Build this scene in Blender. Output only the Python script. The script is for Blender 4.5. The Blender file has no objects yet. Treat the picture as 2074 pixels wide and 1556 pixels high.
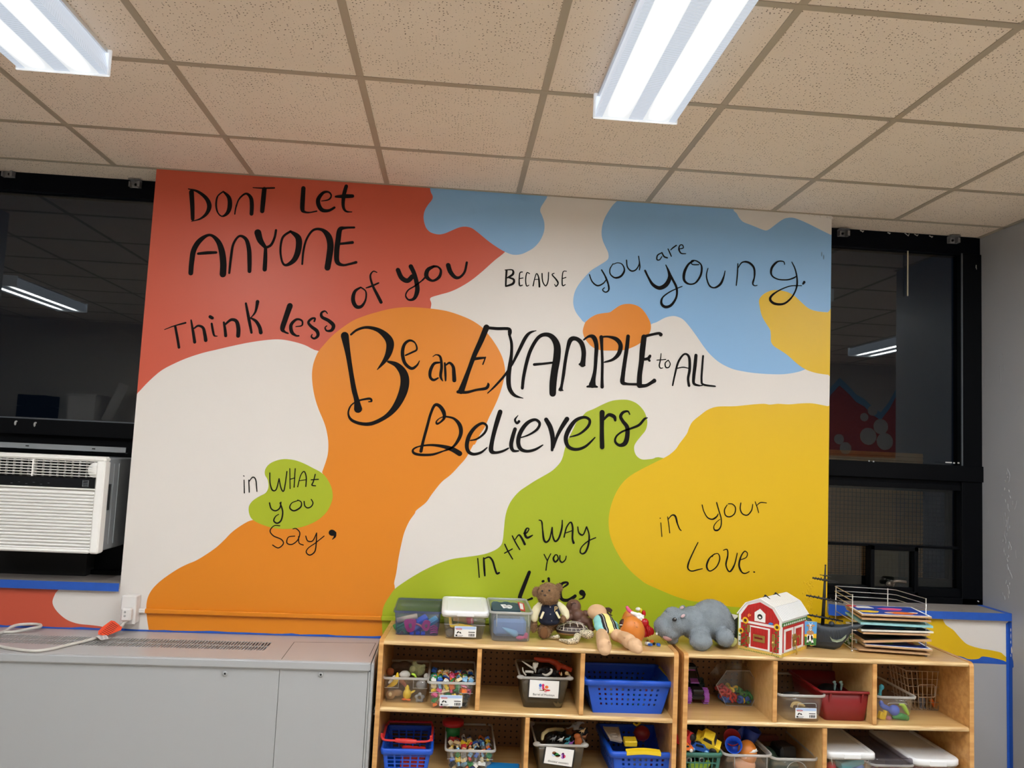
import bpy, bmesh, math, random
from mathutils import Vector, Matrix, Euler
from mathutils.geometry import tessellate_polygon
R = random.Random(7)
sc = bpy.context.scene
COL = sc.collection
PI = math.pi
H = 2.83                      # ceiling height in metres
# ------------------------------------------------------------------ camera, world, exposure
IW, IH = 2074, 1556
FPX = 1605.46
YAW, PIT, ROL = 0.0701118, 0.0855264, 0.0467509
CAM = Vector((-0.2418, -3.60774, H - 1.20404))
cy_, sy_ = math.cos(YAW), math.sin(YAW); cp_, sp_ = math.cos(PIT), math.sin(PIT); cr_, sr_ = math.cos(ROL), math.sin(ROL)
FW = Vector((sy_ * cp_, cy_ * cp_, sp_)); r0 = Vector((cy_, -sy_, 0)); u0 = r0.cross(FW)
RT = r0 * cr_ + u0 * sr_; UP = u0 * cr_ - r0 * sr_
cam = bpy.data.objects.new('camera', bpy.data.cameras.new('camera')); COL.objects.link(cam)
M = Matrix((RT, UP, -FW)).transposed().to_4x4(); M.translation = CAM
cam.matrix_world = M
cam.data.sensor_width = 36; cam.data.lens = FPX / IW * 36; cam.data.clip_start = .02
sc.camera = cam
w = bpy.data.worlds.new('night_sky'); sc.world = w; w.use_nodes = True
w.node_tree.nodes['Background'].inputs[0].default_value = (.004, .006, .012, 1)
w.node_tree.nodes['Background'].inputs[1].default_value = 1
sc.view_settings.view_transform = 'Standard'; sc.view_settings.look = 'None'
sc.view_settings.gamma = 1; sc.view_settings.use_curve_mapping = False
sc.view_settings.exposure = 0.0
sc.cycles.transparent_max_bounces = 40
sc.cycles.max_bounces = 8
LAMP = 6.3                   # radiance of the tubes behind the lenses

# ------------------------------------------------------------------ helpers
def ray(px, py): return FW + RT * ((px - IW / 2) / FPX) + UP * ((IH / 2 - py) / FPX)
def aty(px, py, y): d = ray(px, py); return CAM + d * ((y - CAM.y) / d.y)
def atz(px, py, z): d = ray(px, py); return CAM + d * ((z - CAM.z) / d.z)
def atx(px, py, x): d = ray(px, py); return CAM + d * ((x - CAM.x) / d.x)
def mpp(p): return (Vector(p) - CAM).dot(FW) / FPX          # metres per photo pixel at a point
CROP = {'A': (760, 1160, .31823), 'B': (1340, 1130, .35391), 'C': (770, 1310, .15810), 'D': (1040, 1310, .16876),
        'E': (1370, 1320, .15429), 'F': (1660, 1320, .16393), 'G': (780, 1180, .15429), 'H': (1310, 1180, .16876),
        'I': (1600, 1130, .15429), 'K': (1060, 1170, .17358), 'L': (0, 850, .30848), 'T': (0, 1240, .19286),
        'M1': (280, 340, .24108), 'M2': (700, 370, .24108), 'M3': (1150, 390, .26519), 'M4': (620, 620, .24108),
        'M5': (1000, 620, .24108), 'M6': (240, 880, .28930), 'M7': (800, 900, .24108), 'M8': (1200, 800, .24108),
        'P': (0, 0, 1), 'W': (1660, 930, .19286), 'R': (1840, 1240, .1131)}
def pp(k, a, b): o = CROP[k]; return o[0] + a * o[2], o[1] + b * o[2]
def cy(k, a, b, y): return aty(*pp(k, a, b), y)
def cz(k, a, b, z): return atz(*pp(k, a, b), z)

def lin(h):
    h = h.lstrip('#'); o = []
    for i in (0, 2, 4):
        v = int(h[i:i + 2], 16) / 255
        o.append(v / 12.92 if v <= .04045 else ((v + .055) / 1.055) ** 2.4)
    return (*o, 1)
MATS = {}
def nodes(m): return m.node_tree.nodes, m.node_tree.links
def mat(name, col, rough=.5, metal=0, spec=.5, bump=0, bscale=60, var=0, vscale=8, coat=0, sub=0):
    if name in MATS: return MATS[name]
    m = bpy.data.materials.new(name); m.use_nodes = True; N, L = nodes(m)
    b = N['Principled BSDF']; c = lin(col) if isinstance(col, str) else col
    b.inputs['Base Color'].default_value = c; b.inputs['Roughness'].default_value = rough
    b.inputs['Metallic'].default_value = metal; b.inputs['Specular IOR Level'].default_value = spec
    b.inputs['Coat Weight'].default_value = coat
    m.diffuse_color = c
    if bump or var:
        tc = N.new('ShaderNodeTexCoord')
    if var:
        n = N.new('ShaderNodeTexNoise'); n.inputs['Scale'].default_value = vscale; n.inputs['Detail'].default_value = 5
        L.new(tc.outputs['Object'], n.inputs['Vector'])
        rp = N.new('ShaderNodeValToRGB'); L.new(n.outputs['Fac'], rp.inputs[0])
        rp.color_ramp.elements[0].position = .3; rp.color_ramp.elements[1].position = .7
        rp.color_ramp.elements[0].color = tuple(x * (1 - var) for x in c[:3]) + (1,)
        rp.color_ramp.elements[1].color = tuple(min(1, x * (1 + var)) for x in c[:3]) + (1,)
        L.new(rp.outputs[0], b.inputs['Base Color'])
    if bump:
        n2 = N.new('ShaderNodeTexNoise'); n2.inputs['Scale'].default_value = bscale; n2.inputs['Detail'].default_value = 4
        L.new(tc.outputs['Object'], n2.inputs['Vector'])
        bp = N.new('ShaderNodeBump'); bp.inputs['Strength'].default_value = bump; bp.inputs['Distance'].default_value = .004
        L.new(n2.outputs['Fac'], bp.inputs['Height']); L.new(bp.outputs[0], b.inputs['Normal'])
    MATS[name] = m; return m
def clear(name, tint='#ffffff', dens=.12, body='#d8d8d8', rough=.12, gloss=.07, edge=.25):
    """see-through plastic or glass: transparent, a little milky body, fresnel gloss"""
    if name in MATS: return MATS[name]
    m = bpy.data.materials.new(name); m.use_nodes = True; N, L = nodes(m)
    N.remove(N['Principled BSDF']); out = N['Material Output']
    t = N.new('ShaderNodeBsdfTransparent'); t.inputs[0].default_value = lin(tint)
    d = N.new('ShaderNodeBsdfDiffuse'); d.inputs[0].default_value = lin(body)
    g = N.new('ShaderNodeBsdfGlossy'); g.inputs['Roughness'].default_value = rough
    m1 = N.new('ShaderNodeMixShader'); m1.inputs[0].default_value = dens
    tl = N.new('ShaderNodeBsdfTranslucent'); tl.inputs[0].default_value = lin(body); dt = N.new('ShaderNodeMixShader'); L.new(d.outputs[0], dt.inputs[1]); L.new(tl.outputs[0], dt.inputs[2])
    L.new(t.outputs[0], m1.inputs[1]); L.new(dt.outputs[0], m1.inputs[2])
    lw = N.new('ShaderNodeLayerWeight'); lw.inputs[0].default_value = .25
    mr = N.new('ShaderNodeMapRange'); mr.inputs[3].default_value = gloss; mr.inputs[4].default_value = edge
    L.new(lw.outputs['Fresnel'], mr.inputs[0])
    m2 = N.new('ShaderNodeMixShader'); L.new(mr.outputs[0], m2.inputs[0])
    L.new(m1.outputs[0], m2.inputs[1]); L.new(g.outputs[0], m2.inputs[2]); L.new(m2.outputs[0], out.inputs[0])
    m.diffuse_color = lin(body); MATS[name] = m; return m

class MB:
    """collects faces of many shapes; build() links them as ONE mesh object"""
    def __init__(s): s.v = []; s.f = []; s.m = []; s.sm = []
    def add(s, vs, fs, mi=0, smooth=False):
        o = len(s.v); s.v += [tuple(v) for v in vs]
        for f in fs: s.f.append([i + o for i in f]); s.m.append(mi); s.sm.append(smooth)
        return s
    def box(s, c, d, mi=0, rot=None, bev=0):
        c = Vector(c); Rm = Euler(rot).to_matrix() if rot and not isinstance(rot, Matrix) else (rot or Matrix.Identity(3))
        hx, hy, hz = d[0] / 2, d[1] / 2, d[2] / 2
        if bev:
            b = min(bev, hx * .95, hy * .95, hz * .95); vs = []; idx = {}
            for sx in (-1, 1):
                for sy in (-1, 1):
                    for sz in (-1, 1):
                        for ax in range(3):
                            p = [sx * (hx - b), sy * (hy - b), sz * (hz - b)]; p[ax] = (sx * hx, sy * hy, sz * hz)[ax]
                            idx[(sx, sy, sz, ax)] = len(vs); vs.append(c + Rm @ Vector(p))
            fs = []
            for ax in range(3):
                a1, a2 = (ax + 1) % 3, (ax + 2) % 3
                for sg in (-1, 1):
                    q = []
                    for u, v in ((-1, -1), (1, -1), (1, 1), (-1, 1)):
                        k = [0, 0, 0]; k[ax] = sg; k[a1] = u; k[a2] = v; q.append(idx[(*k, ax)])
                    fs.append(q if sg > 0 else q[::-1])
            for ax in range(3):
                a1, a2 = (ax + 1) % 3, (ax + 2) % 3
                for u in (-1, 1):
                    for v in (-1, 1):
                        def kk(e, w):
                            k = [0, 0, 0]; k[ax] = e; k[a1] = u; k[a2] = v; return idx[(*k, w)]
                        q = [kk(-1, a1), kk(1, a1), kk(1, a2), kk(-1, a2)]
                        fs.append(q if u * v < 0 else q[::-1])
            for sx in (-1, 1):
                for sy in (-1, 1):
                    for sz in (-1, 1):
                        q = [idx[(sx, sy, sz, 0)], idx[(sx, sy, sz, 1)], idx[(sx, sy, sz, 2)]]
                        fs.append(q if sx * sy * sz > 0 else q[::-1])
            return s.add(vs, fs, mi)
        vs = [c + Rm @ Vector((x, y, z)) for x in (-hx, hx) for y in (-hy, hy) for z in (-hz, hz)]
        return s.add(vs, [(0, 1, 3, 2), (4, 6, 7, 5), (0, 4, 5, 1), (2, 3, 7, 6), (0, 2, 6, 4), (1, 5, 7, 3)], mi)
    def bx(s, x0, x1, y0, y1, z0, z1, mi=0, bev=0):
        return s.box(((x0 + x1) / 2, (y0 + y1) / 2, (z0 + z1) / 2), (abs(x1 - x0), abs(y1 - y0), abs(z1 - z0)), mi, None, bev)
    def quad(s, a, b, c, d, mi=0): return s.add([a, b, c, d], [(0, 1, 2, 3)], mi)
    def tube(s, pts, r, n=8, mi=0, caps=True, closed=False):
        pts = [Vector(p) for p in pts]; k = len(pts); rs = r if isinstance(r, (list, tuple)) else [r] * k
        vs = []; fs = []; prev = None
        for i, p in enumerate(pts):
            if closed: t = (pts[(i + 1) % k] - pts[i - 1])
            else: t = (pts[min(i + 1, k - 1)] - pts[max(i - 1, 0)])
            if t.length < 1e-9: t = Vector((0, 0, 1))
            t.normalize()
            if prev is None:
                a = Vector((0, 0, 1)) if abs(t.z) < .9 else Vector((1, 0, 0)); nx = t.cross(a).normalized()
            else:
                nx = prev - t * prev.dot(t); nx = nx.normalized() if nx.length > 1e-6 else t.orthogonal().normalized()
            prev = nx; ny = t.cross(nx)
            for j in range(n):
                a = 2 * PI * j / n; vs.append(p + (nx * math.cos(a) + ny * math.sin(a)) * rs[i])
        for i in range(k if closed else k - 1):
            i2 = (i + 1) % k
            for j in range(n):
                j2 = (j + 1) % n; fs.append((i * n + j, i * n + j2, i2 * n + j2, i2 * n + j))
        if caps and not closed: fs.append(tuple(range(n))[::-1]); fs.append(tuple((k - 1) * n + j for j in range(n)))
        return s.add(vs, fs, mi, True)
    def cyl(s, c, r, h, n=20, mi=0, axis='z', r2=None):
        d = {'x': Vector((1, 0, 0)), 'y': Vector((0, 1, 0)), 'z': Vector((0, 0, 1))}[axis] if isinstance(axis, str) else Vector(axis).normalized()
        c = Vector(c); return s.tube([c - d * h / 2, c + d * h / 2], [r, r if r2 is None else r2], n, mi)
    def lathe(s, c, prof, n=24, mi=0, Rm=None):
        """profile [(r,z)] revolved about z at c"""
        c = Vector(c); Rm = Rm or Matrix.Identity(3); vs = []; fs = []; k = len(prof)
        for r, z in prof:
            for j in range(n): a = 2 * PI * j / n; vs.append(c + Rm @ Vector((r * math.cos(a), r * math.sin(a), z)))
        for i in range(k - 1):
            for j in range(n): j2 = (j + 1) % n; fs.append((i * n + j, i * n + j2, (i + 1) * n + j2, (i + 1) * n + j))
        return s.add(vs, fs, mi, True)
    def ell(s, c, r, n=14, m=9, mi=0, Rm=None):
        c = Vector(c); r = (r, r, r) if not isinstance(r, (tuple, list, Vector)) else r; Rm = Rm or Matrix.Identity(3)
        if not isinstance(Rm, Matrix): Rm = Euler(Rm).to_matrix()
        vs = [c + Rm @ Vector((0, 0, r[2]))]; fs = []
        for i in range(1, m):
            t = PI * i / m
            for j in range(n): a = 2 * PI * j / n; vs.append(c + Rm @ Vector((r[0] * math.sin(t) * math.cos(a), r[1] * math.sin(t) * math.sin(a), r[2] * math.cos(t))))
        vs.append(c + Rm @ Vector((0, 0, -r[2]))); e = len(vs) - 1
        for j in range(n):
            j2 = (j + 1) % n; fs.append((0, 1 + j, 1 + j2)); fs.append((e, 1 + (m - 2) * n + j2, 1 + (m - 2) * n + j))
            for i in range(m - 2): fs.append((1 + i * n + j, 1 + (i + 1) * n + j, 1 + (i + 1) * n + j2, 1 + i * n + j2))
        return s.add(vs, fs, mi, True)
    def loft(s, loops, mi=0, cap0=True, cap1=True, smooth=False, closed=True):
        n = len(loops[0]); vs = [p for l in loops for p in l]; fs = []
        for i in range(len(loops) - 1):
            for j in range(n if closed else n - 1):
                j2 = (j + 1) % n; fs.append((i * n + j, i * n + j2, (i + 1) * n + j2, (i + 1) * n + j))
        s.add(vs, fs, mi, smooth)
        if cap0: s.add(loops[0], [tuple(range(n))[::-1]], mi)
        if cap1: s.add(loops[-1], [tuple(range(n))], mi)
        return s
    def poly(s, pts3, mi=0):
        """flat polygon, any outline"""
        pts3 = [Vector(p) for p in pts3]; tris = tessellate_polygon([pts3])
        return s.add(pts3, [tuple(t) for t in tris], mi)
    def prism(s, pts3, d, mi=0):
        """outline given thickness along vector d"""
        pts3 = [Vector(p) for p in pts3]; d = Vector(d); n = len(pts3); tris = tessellate_polygon([pts3])
        s.add(pts3 + [p + d for p in pts3], [tuple(t) for t in tris] + [tuple(i + n for i in t[::-1]) for t in tris] + [(i, (i + 1) % n, (i + 1) % n + n, i + n) for i in range(n)], mi)
        return s
    def panel(s, q, us, vs_, hole, t, mi=0):
        """quad q (4 corners: 00,10,11,01) cut in cells at us x vs_; hole(i,j) leaves a real opening; thickness vector t"""
        q = [Vector(p) for p in q]; t = Vector(t)
        P = lambda u, v: (q[0] * (1 - u) + q[1] * u) * (1 - v) + (q[3] * (1 - u) + q[2] * u) * v
        nu, nv = len(us) - 1, len(vs_) - 1
        ok = lambda i, j: 0 <= i < nu and 0 <= j < nv and not hole(i, j)
        for i in range(nu):
            for j in range(nv):
                if not ok(i, j): continue
                a, b, c, d = P(us[i], vs_[j]), P(us[i + 1], vs_[j]), P(us[i + 1], vs_[j + 1]), P(us[i], vs_[j + 1])
                s.add([a, b, c, d, a + t, b + t, c + t, d + t], [(0, 1, 2, 3), (7, 6, 5, 4)], mi)
                for (di, dj), e in (((0, -1), (a, b)), ((1, 0), (b, c)), ((0, 1), (c, d)), ((-1, 0), (d, a))):
                    if not ok(i + di, j + dj): s.add([e[0], e[1], e[1] + t, e[0] + t], [(0, 3, 2, 1)], mi)
        return s
    def build(s, name, mats, parent=None, smooth=None, loc=None):
        me = bpy.data.meshes.new(name); off = Vector(loc) if loc is not None else Vector((0, 0, 0))
        me.from_pydata([tuple(Vector(v) - off) for v in s.v], [], s.f); mats = mats if isinstance(mats, (list, tuple)) else [mats]
        for m in mats: me.materials.append(m)
        me.polygons.foreach_set('material_index', s.m)
        me.polygons.foreach_set('use_smooth', [bool(x) if smooth is None else smooth for x in s.sm])
        me.update()
        o = bpy.data.objects.new(name, me); COL.objects.link(o)
        if loc is not None: o.location = off
        if parent is not None: attach(o, parent)
        return o
def attach(o, p):
    """parent keeping world coordinates as they were built"""
    o.parent = p; o.matrix_parent_inverse = world(p).inverted()
def world(p):
    m = Matrix.LocRotScale(p.location, p.rotation_euler, p.scale)
    return world(p.parent) @ p.matrix_parent_inverse @ m if p.parent else m
def thing(name, label, cat, loc=(0, 0, 0), rz=0, group=None):
    o = bpy.data.objects.new(name, None); COL.objects.link(o); o.location = loc; o.rotation_euler = (0, 0, rz)
    o.empty_display_size = .05
    return tag(o, label, cat, group)
def tag(o, label, cat, group=None):
    o['label'] = label; o['category'] = cat
    if group: o['group'] = group
    return o
def struct(o): o['kind'] = 'structure'; return o
def spline(pts, n=6, closed=False):
    """Catmull-Rom through points of any dimension"""
    k = len(pts); out = []
    for i in range(k if closed else k - 1):
        p0 = pts[(i - 1) % k] if closed or i > 0 else pts[0]; p1 = pts[i]; p2 = pts[(i + 1) % k]; p3 = pts[(i + 2) % k] if closed or i + 2 < k else pts[-1]
        for j in range(n):
            t = j / n
            out.append(tuple(.5 * (2 * b + (c - a) * t + (2 * a - 5 * b + 4 * c - d) * t * t + (3 * b - a - 3 * c + d) * t ** 3) for a, b, c, d in zip(p0, p1, p2, p3)))
    if not closed: out.append(tuple(pts[-1]))
    return out
def rr(hw, hd, r, z, c=(0, 0), n=4, Rm=None):
    """rounded rectangle loop"""
    r = min(r, hw * .99, hd * .99); o = []
    for sx, sy, a0 in ((1, 1, 0), (-1, 1, 90), (-1, -1, 180), (1, -1, 270)):
        for i in range(n + 1):
            a = math.radians(a0 + 90 * i / n); x, y = sx * (hw - r) + r * math.cos(a), sy * (hd - r) + r * math.sin(a)
            o.append(Vector((c[0] + x, c[1] + y, z)))
    return o
def remesh(name, parts, vox, m, parent=None, it=4, extra=None):
    """one continuous surface grown round ellipsoids [(centre, radii, rotation)] / tubes ('t', pts, radii)"""
    b = MB()
    for p in parts:
        if p[0] == 't': b.tube(p[1], p[2], 10); [b.ell(q, rr_, 10, 7) for q, rr_ in ((p[1][0], p[2][0]), (p[1][-1], p[2][-1]))]
        else: b.ell(p[0], p[1], 16, 10, 0, p[2] if len(p) > 2 else None)
    o = b.build(name + '_src', m)
    md = o.modifiers.new('r', 'REMESH'); md.mode = 'VOXEL'; md.voxel_size = vox; md.use_smooth_shade = True
    if it: s = o.modifiers.new('s', 'SMOOTH'); s.factor = .5; s.iterations = it
    dg = bpy.context.evaluated_depsgraph_get(); me = bpy.data.meshes.new_from_object(o.evaluated_get(dg))
    bpy.data.objects.remove(o); me.name = name
    if not me.materials: me.materials.append(m)
    if extra: extra(me)
    for p in me.polygons: p.use_smooth = True
    q = bpy.data.objects.new(name, me); COL.objects.link(q)
    if parent is not None: attach(q, parent)
    return q
def tufts(n, ln, wd, seed=1, droop=.25, skip=None):
    """adds fur tufts to a mesh in place (in the same mesh)"""
    def f(me):
        rg = random.Random(seed); bm = bmesh.new(); bm.from_mesh(me); bm.normal_update()
        fs = list(bm.faces); ar = [q.calc_area() for q in fs]; pick = rg.choices(fs, ar, k=n)
        data = []
        for q in pick:
            vs = [v.co for v in q.verts]; ws = [rg.random() for _ in vs]; t = sum(ws); p = sum((v * (w_ / t) for v, w_ in zip(vs, ws)), Vector())
            nn = q.normal.copy(); d = Vector((rg.gauss(0, 1), rg.gauss(0, 1), rg.gauss(0, 1))); d = (d - nn * d.dot(nn)).normalized()
            data.append((p, nn, d, ln * rg.uniform(.6, 1.25)))
        for p, nn, d, l in data:
            sd = nn.cross(d); tip = p + nn * l + d * l * .6 - Vector((0, 0, l * droop))
            a, b_, c = bm.verts.new(p + sd * wd - nn * .001), bm.verts.new(p - sd * wd - nn * .001), bm.verts.new(tip)
            bm.faces.new((a, b_, c))
        bm.to_mesh(me); bm.free()
    return f
def text_mesh(s, size, ext=.0005):
    cu = bpy.data.curves.new('t', 'FONT'); cu.body = s; cu.size = size; cu.extrude = ext; cu.align_x = 'CENTER'; cu.align_y = 'CENTER'
    o = bpy.data.objects.new('t', cu); COL.objects.link(o)
    dg = bpy.context.evaluated_depsgraph_get(); me = bpy.data.meshes.new_from_object(o.evaluated_get(dg))
    bpy.data.objects.remove(o); vs = [v.co.copy() for v in me.vertices]; fs = [tuple(p.vertices) for p in me.polygons]
    return vs, fs
def put_text(b, s, size, Mx, mi, ext=.0004, squeeze=1):
    """text added to an MB, Mx maps text plane (x right, y up, z out) to the world"""
    vs, fs = text_mesh(s, size, ext); b.add([Mx @ Vector((v.x * squeeze, v.y, v.z)) for v in vs], fs, mi)
def frame(o, x, z):
    """4x4 from origin, x axis, up axis; third axis faces out of the sheet"""
    x = Vector(x).normalized(); z = Vector(z); z = (z - x * z.dot(x)).normalized(); n = x.cross(z)
    m = Matrix((x, z, n)).transposed().to_4x4(); m.translation = Vector(o); return m
# ------------------------------------------------------------------ the mural: blobs and brush strokes, traced on the wall plane y=0
def wp(k, a, b): p = cy(k, a, b, 0); return (p.x, p.z)
BLOBS = []   # (material index, outline in wall metres)
def blob2(mi, *runs, sm=True):
    pts = []
    for k, l in runs: pts += [wp(k, a, b) for a, b in l]
    BLOBS.append((mi, spline(pts, 4, True) if sm else pts))
# 1 red, 2 orange, 3 blue, 4 green, 5 yellow, 6 black
blob2(1, ('P', [(290, 330), (310, 325), (420, 330), (560, 338), (700, 347), (820, 355), (890, 362), (888, 385), (905, 420), (980, 450), (1030, 495)]),
      ('M2', [(1338, 583), (1250, 655), (1150, 745), (1050, 825), (950, 885), (870, 920), (780, 945), (712, 970), (720, 1015), (714, 1058), (700, 1120)]),
      ('M1', [(1700, 1540), (1515, 1540), (1400, 1490), (1300, 1460), (1200, 1443), (1100, 1445), (950, 1465), (800, 1495), (650, 1530), (545, 1555)]),
      ('P', [(380, 725), (350, 738), (325, 752), (300, 774), (279, 796), (270, 800), (268, 790), (285, 600)]))
blob2(3, ('M2', [(709, 40), (716, 80), (732, 115), (725, 145), (690, 190), (665, 235), (655, 285), (662, 340), (680, 385), (715, 418), (775, 435), (830, 428), (890, 403), (950, 378), (1000, 370), (1055, 380), (1110, 418), (1200, 492), (1280, 548), (1340, 582), (1390, 602), (1430, 607), (1480, 600), (1530, 578), (1580, 548), (1625, 500), (1655, 445), (1670, 390), (1668, 330), (1650, 275), (1635, 240), (1642, 205), (1670, 160), (1692, 120), (1690, 60), (1500, 20), (1100, -10), (760, -30), (712, 0)]))
blob2(3, ('M3', [(400, 20), (380, 60), (345, 95), (310, 145), (280, 200), (262, 260), (258, 320), (268, 370), (290, 420), (308, 460), (310, 500), (290, 525), (235, 560), (180, 595), (130, 645), (85, 700), (55, 755), (42, 815), (45, 870), (65, 920), (100, 965), (132, 995), (300, 1080), (600, 1050), (635, 1008), (680, 990), (740, 958), (790, 945), (830, 947), (880, 970), (930, 1025), (985, 1100), (1040, 1180), (1090, 1240), (1160, 1300), (1250, 1345), (1330, 1365), (1430, 1380), (1550, 1388), (1650, 1388), (1740, 1375), (1810, 1352), (1900, 1300), (2015, 1200), (2030, 900), (2022, 500), (2018, 331), (2008, 324), (1970, 305), (1900, 270), (1830, 235), (1760, 205), (1710, 192), (1660, 198), (1620, 220), (1580, 250), (1540, 280), (1515, 290), (1490, 285), (1440, 265), (1390, 245), (1340, 225), (1310, 195), (1290, 160), (1268, 140), (1240, 100), (1000, 60), (700, 30)]))
blob2(2, ('M4', [(105, 380), (80, 430), (60, 490), (50, 560), (52, 640), (65, 730), (85, 810), (110, 880), (140, 950), (165, 1020), (180, 1090), (187, 1160), (183, 1240), (165, 1310), (135, 1395)]),
      ('M6', [(1420, 290), (1300, 480), (1050, 590), (940, 600), (880, 625), (800, 680), (740, 740), (680, 795), (600, 850), (540, 885), (480, 910), (420, 940), (350, 985), (290, 1030), (240, 1080), (210, 1130), (197, 1180), (195, 1230), (200, 1290), (212, 1370), (216, 1400), (600, 1405), (1200, 1425), (1700, 1440), (1900, 1445), (1935, 1300), (1935, 1085), (1930, 1040), (1945, 970), (1960, 870), (1980, 770), (2000, 690), (2035, 610), (2074, 555)]),
      ('M7', [(180, 555), (260, 490), (310, 420), (390, 320), (470, 255), (540, 180), (600, 110), (655, 10)]),
      ('M4', [(1420, 1160), (1460, 1080), (1500, 1020), (1540, 930), (1580, 850), (1615, 770), (1645, 680), (1665, 600), (1672, 540), (1655, 450), (1620, 370), (1570, 290), (1520, 225), (1480, 180), (1400, 125), (1300, 80), (1180, 42), (1050, 22), (900, 10), (800, 12), (700, 25), (600, 50), (500, 80), (400, 120), (300, 185), (220, 250), (150, 325)]))
blob2(2, ('M3', [(132, 995), (115, 1050), (120, 1090), (140, 1130), (180, 1175), (230, 1200), (290, 1208), (420, 1205), (500, 1180), (560, 1145), (610, 1095), (633, 1050), (632, 1000), (610, 950), (580, 905), (540, 870), (490, 853), (440, 852), (395, 865), (350, 895), (320, 915), (270, 922), (220, 932), (175, 955), (145, 980)]))
blob2(4, ('M5', [(1090, 787), (1000, 795), (920, 825), (840, 865), (780, 890), (745, 925), (700, 970), (660, 1050), (630, 1110), (600, 1190), (585, 1250)]),
      ('M7', [(1415, 90), (1390, 150), (1330, 215), (1260, 260), (1180, 305), (1110, 350), (1040, 400), (980, 470), (945, 540), (925, 620), (915, 720), (905, 810), (885, 855), (840, 890), (770, 918), (690, 935), (600, 948), (480, 965), (370, 1000), (260, 1050), (170, 1100), (90, 1150), (0, 1215)]),
      ('M6', [(1900, 1130), (1868, 1180), (1850, 1230), (1845, 1300), (1848, 1400), (1850, 1450)]),
      ('P', [(790, 1330), (1000, 1345), (1300, 1345), (1500, 1345), (1540, 1300), (1560, 1235), (1520, 1100), (1430, 960)]),
      ('M5', [(1425, 1278), (1330, 1285), (1250, 1290), (1205, 1265), (1183, 1225), (1180, 1180), (1200, 1140), (1240, 1090), (1275, 1045), (1290, 990), (1285, 940), (1260, 880), (1210, 825), (1150, 795)]))
blob2(4, ('M6', [(1165, 173), (1110, 182), (1060, 205), (1030, 240), (1025, 280), (1045, 320), (1050, 370), (1030, 410), (985, 435), (940, 465), (915, 500), (912, 540), (925, 580), (950, 605), (1000, 630), (1080, 655), (1170, 663), (1270, 652), (1350, 625), (1410, 590), (1460, 540), (1490, 480), (1500, 430), (1490, 370), (1460, 310), (1420, 268), (1360, 235), (1290, 200), (1230, 180)]))
blob2(5, ('M3', [(2030, 915), (1985, 915), (1940, 912), (1880, 902), (1830, 880), (1780, 835), (1730, 790), (1680, 762), (1620, 748), (1570, 746), (1520, 762), (1480, 790), (1460, 825), (1465, 870), (1475, 920), (1490, 960), (1520, 1010), (1545, 1050), (1550, 1090), (1552, 1140), (1575, 1175), (1630, 1210), (1680, 1245), (1730, 1290), (1780, 1330), (1830, 1358), (1900, 1380), (1990, 1393), (2030, 1395)]))
blob2(5, ('M8', [(600, 530), (650, 500), (700, 455), (730, 410), (790, 330), (810, 280), (840, 225), (900, 175), (960, 130), (1020, 105), (1080, 97), (1200, 95), (1350, 80), (1440, 75), (1490, 82), (1560, 75), (1650, 80), (1750, 72), (1850, 72), (1975, 95), (2010, 100)]),
      ('P', [(1688, 900), (1686, 1190), (1700, 1235), (1850, 1243)]),
      ('R', [(560, 85), (620, 150), (670, 230), (800, 320), (880, 410), (960, 500), (1040, 570), (1150, 615), (1300, 655), (1450, 680), (1640, 720), (1700, 765), (1810, 870), (1822, 930), (1700, 870), (1550, 830), (1330, 795), (1250, 838), (1080, 845), (960, 800), (820, 780), (600, 800)]),
      ('P', [(1800, 1345), (1600, 1340), (1560, 1290), (1550, 1240)]),
      ('H', [(1000, 290), (900, 270), (640, 235), (520, 220), (350, 170), (180, 100), (0, 20)]),
      ('M8', [(400, 1550), (330, 1490), (260, 1410), (210, 1330), (170, 1250), (145, 1170), (135, 1080), (140, 1000), (165, 900), (210, 800), (270, 720), (340, 665), (440, 610), (540, 560)]))
blob2(1, ('L', [(395, 1085), (365, 1140), (345, 1195), (360, 1240), (400, 1285), (450, 1320), (520, 1342), (600, 1350), (680, 1362), (740, 1385), (700, 1420), (200, 1400), (-150, 1390), (-500, 1370), (-500, 1060), (-100, 1055), (200, 1065)]))
STR = []
def S(k, *strokes): STR.extend((k, s) for s in strokes)
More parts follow.
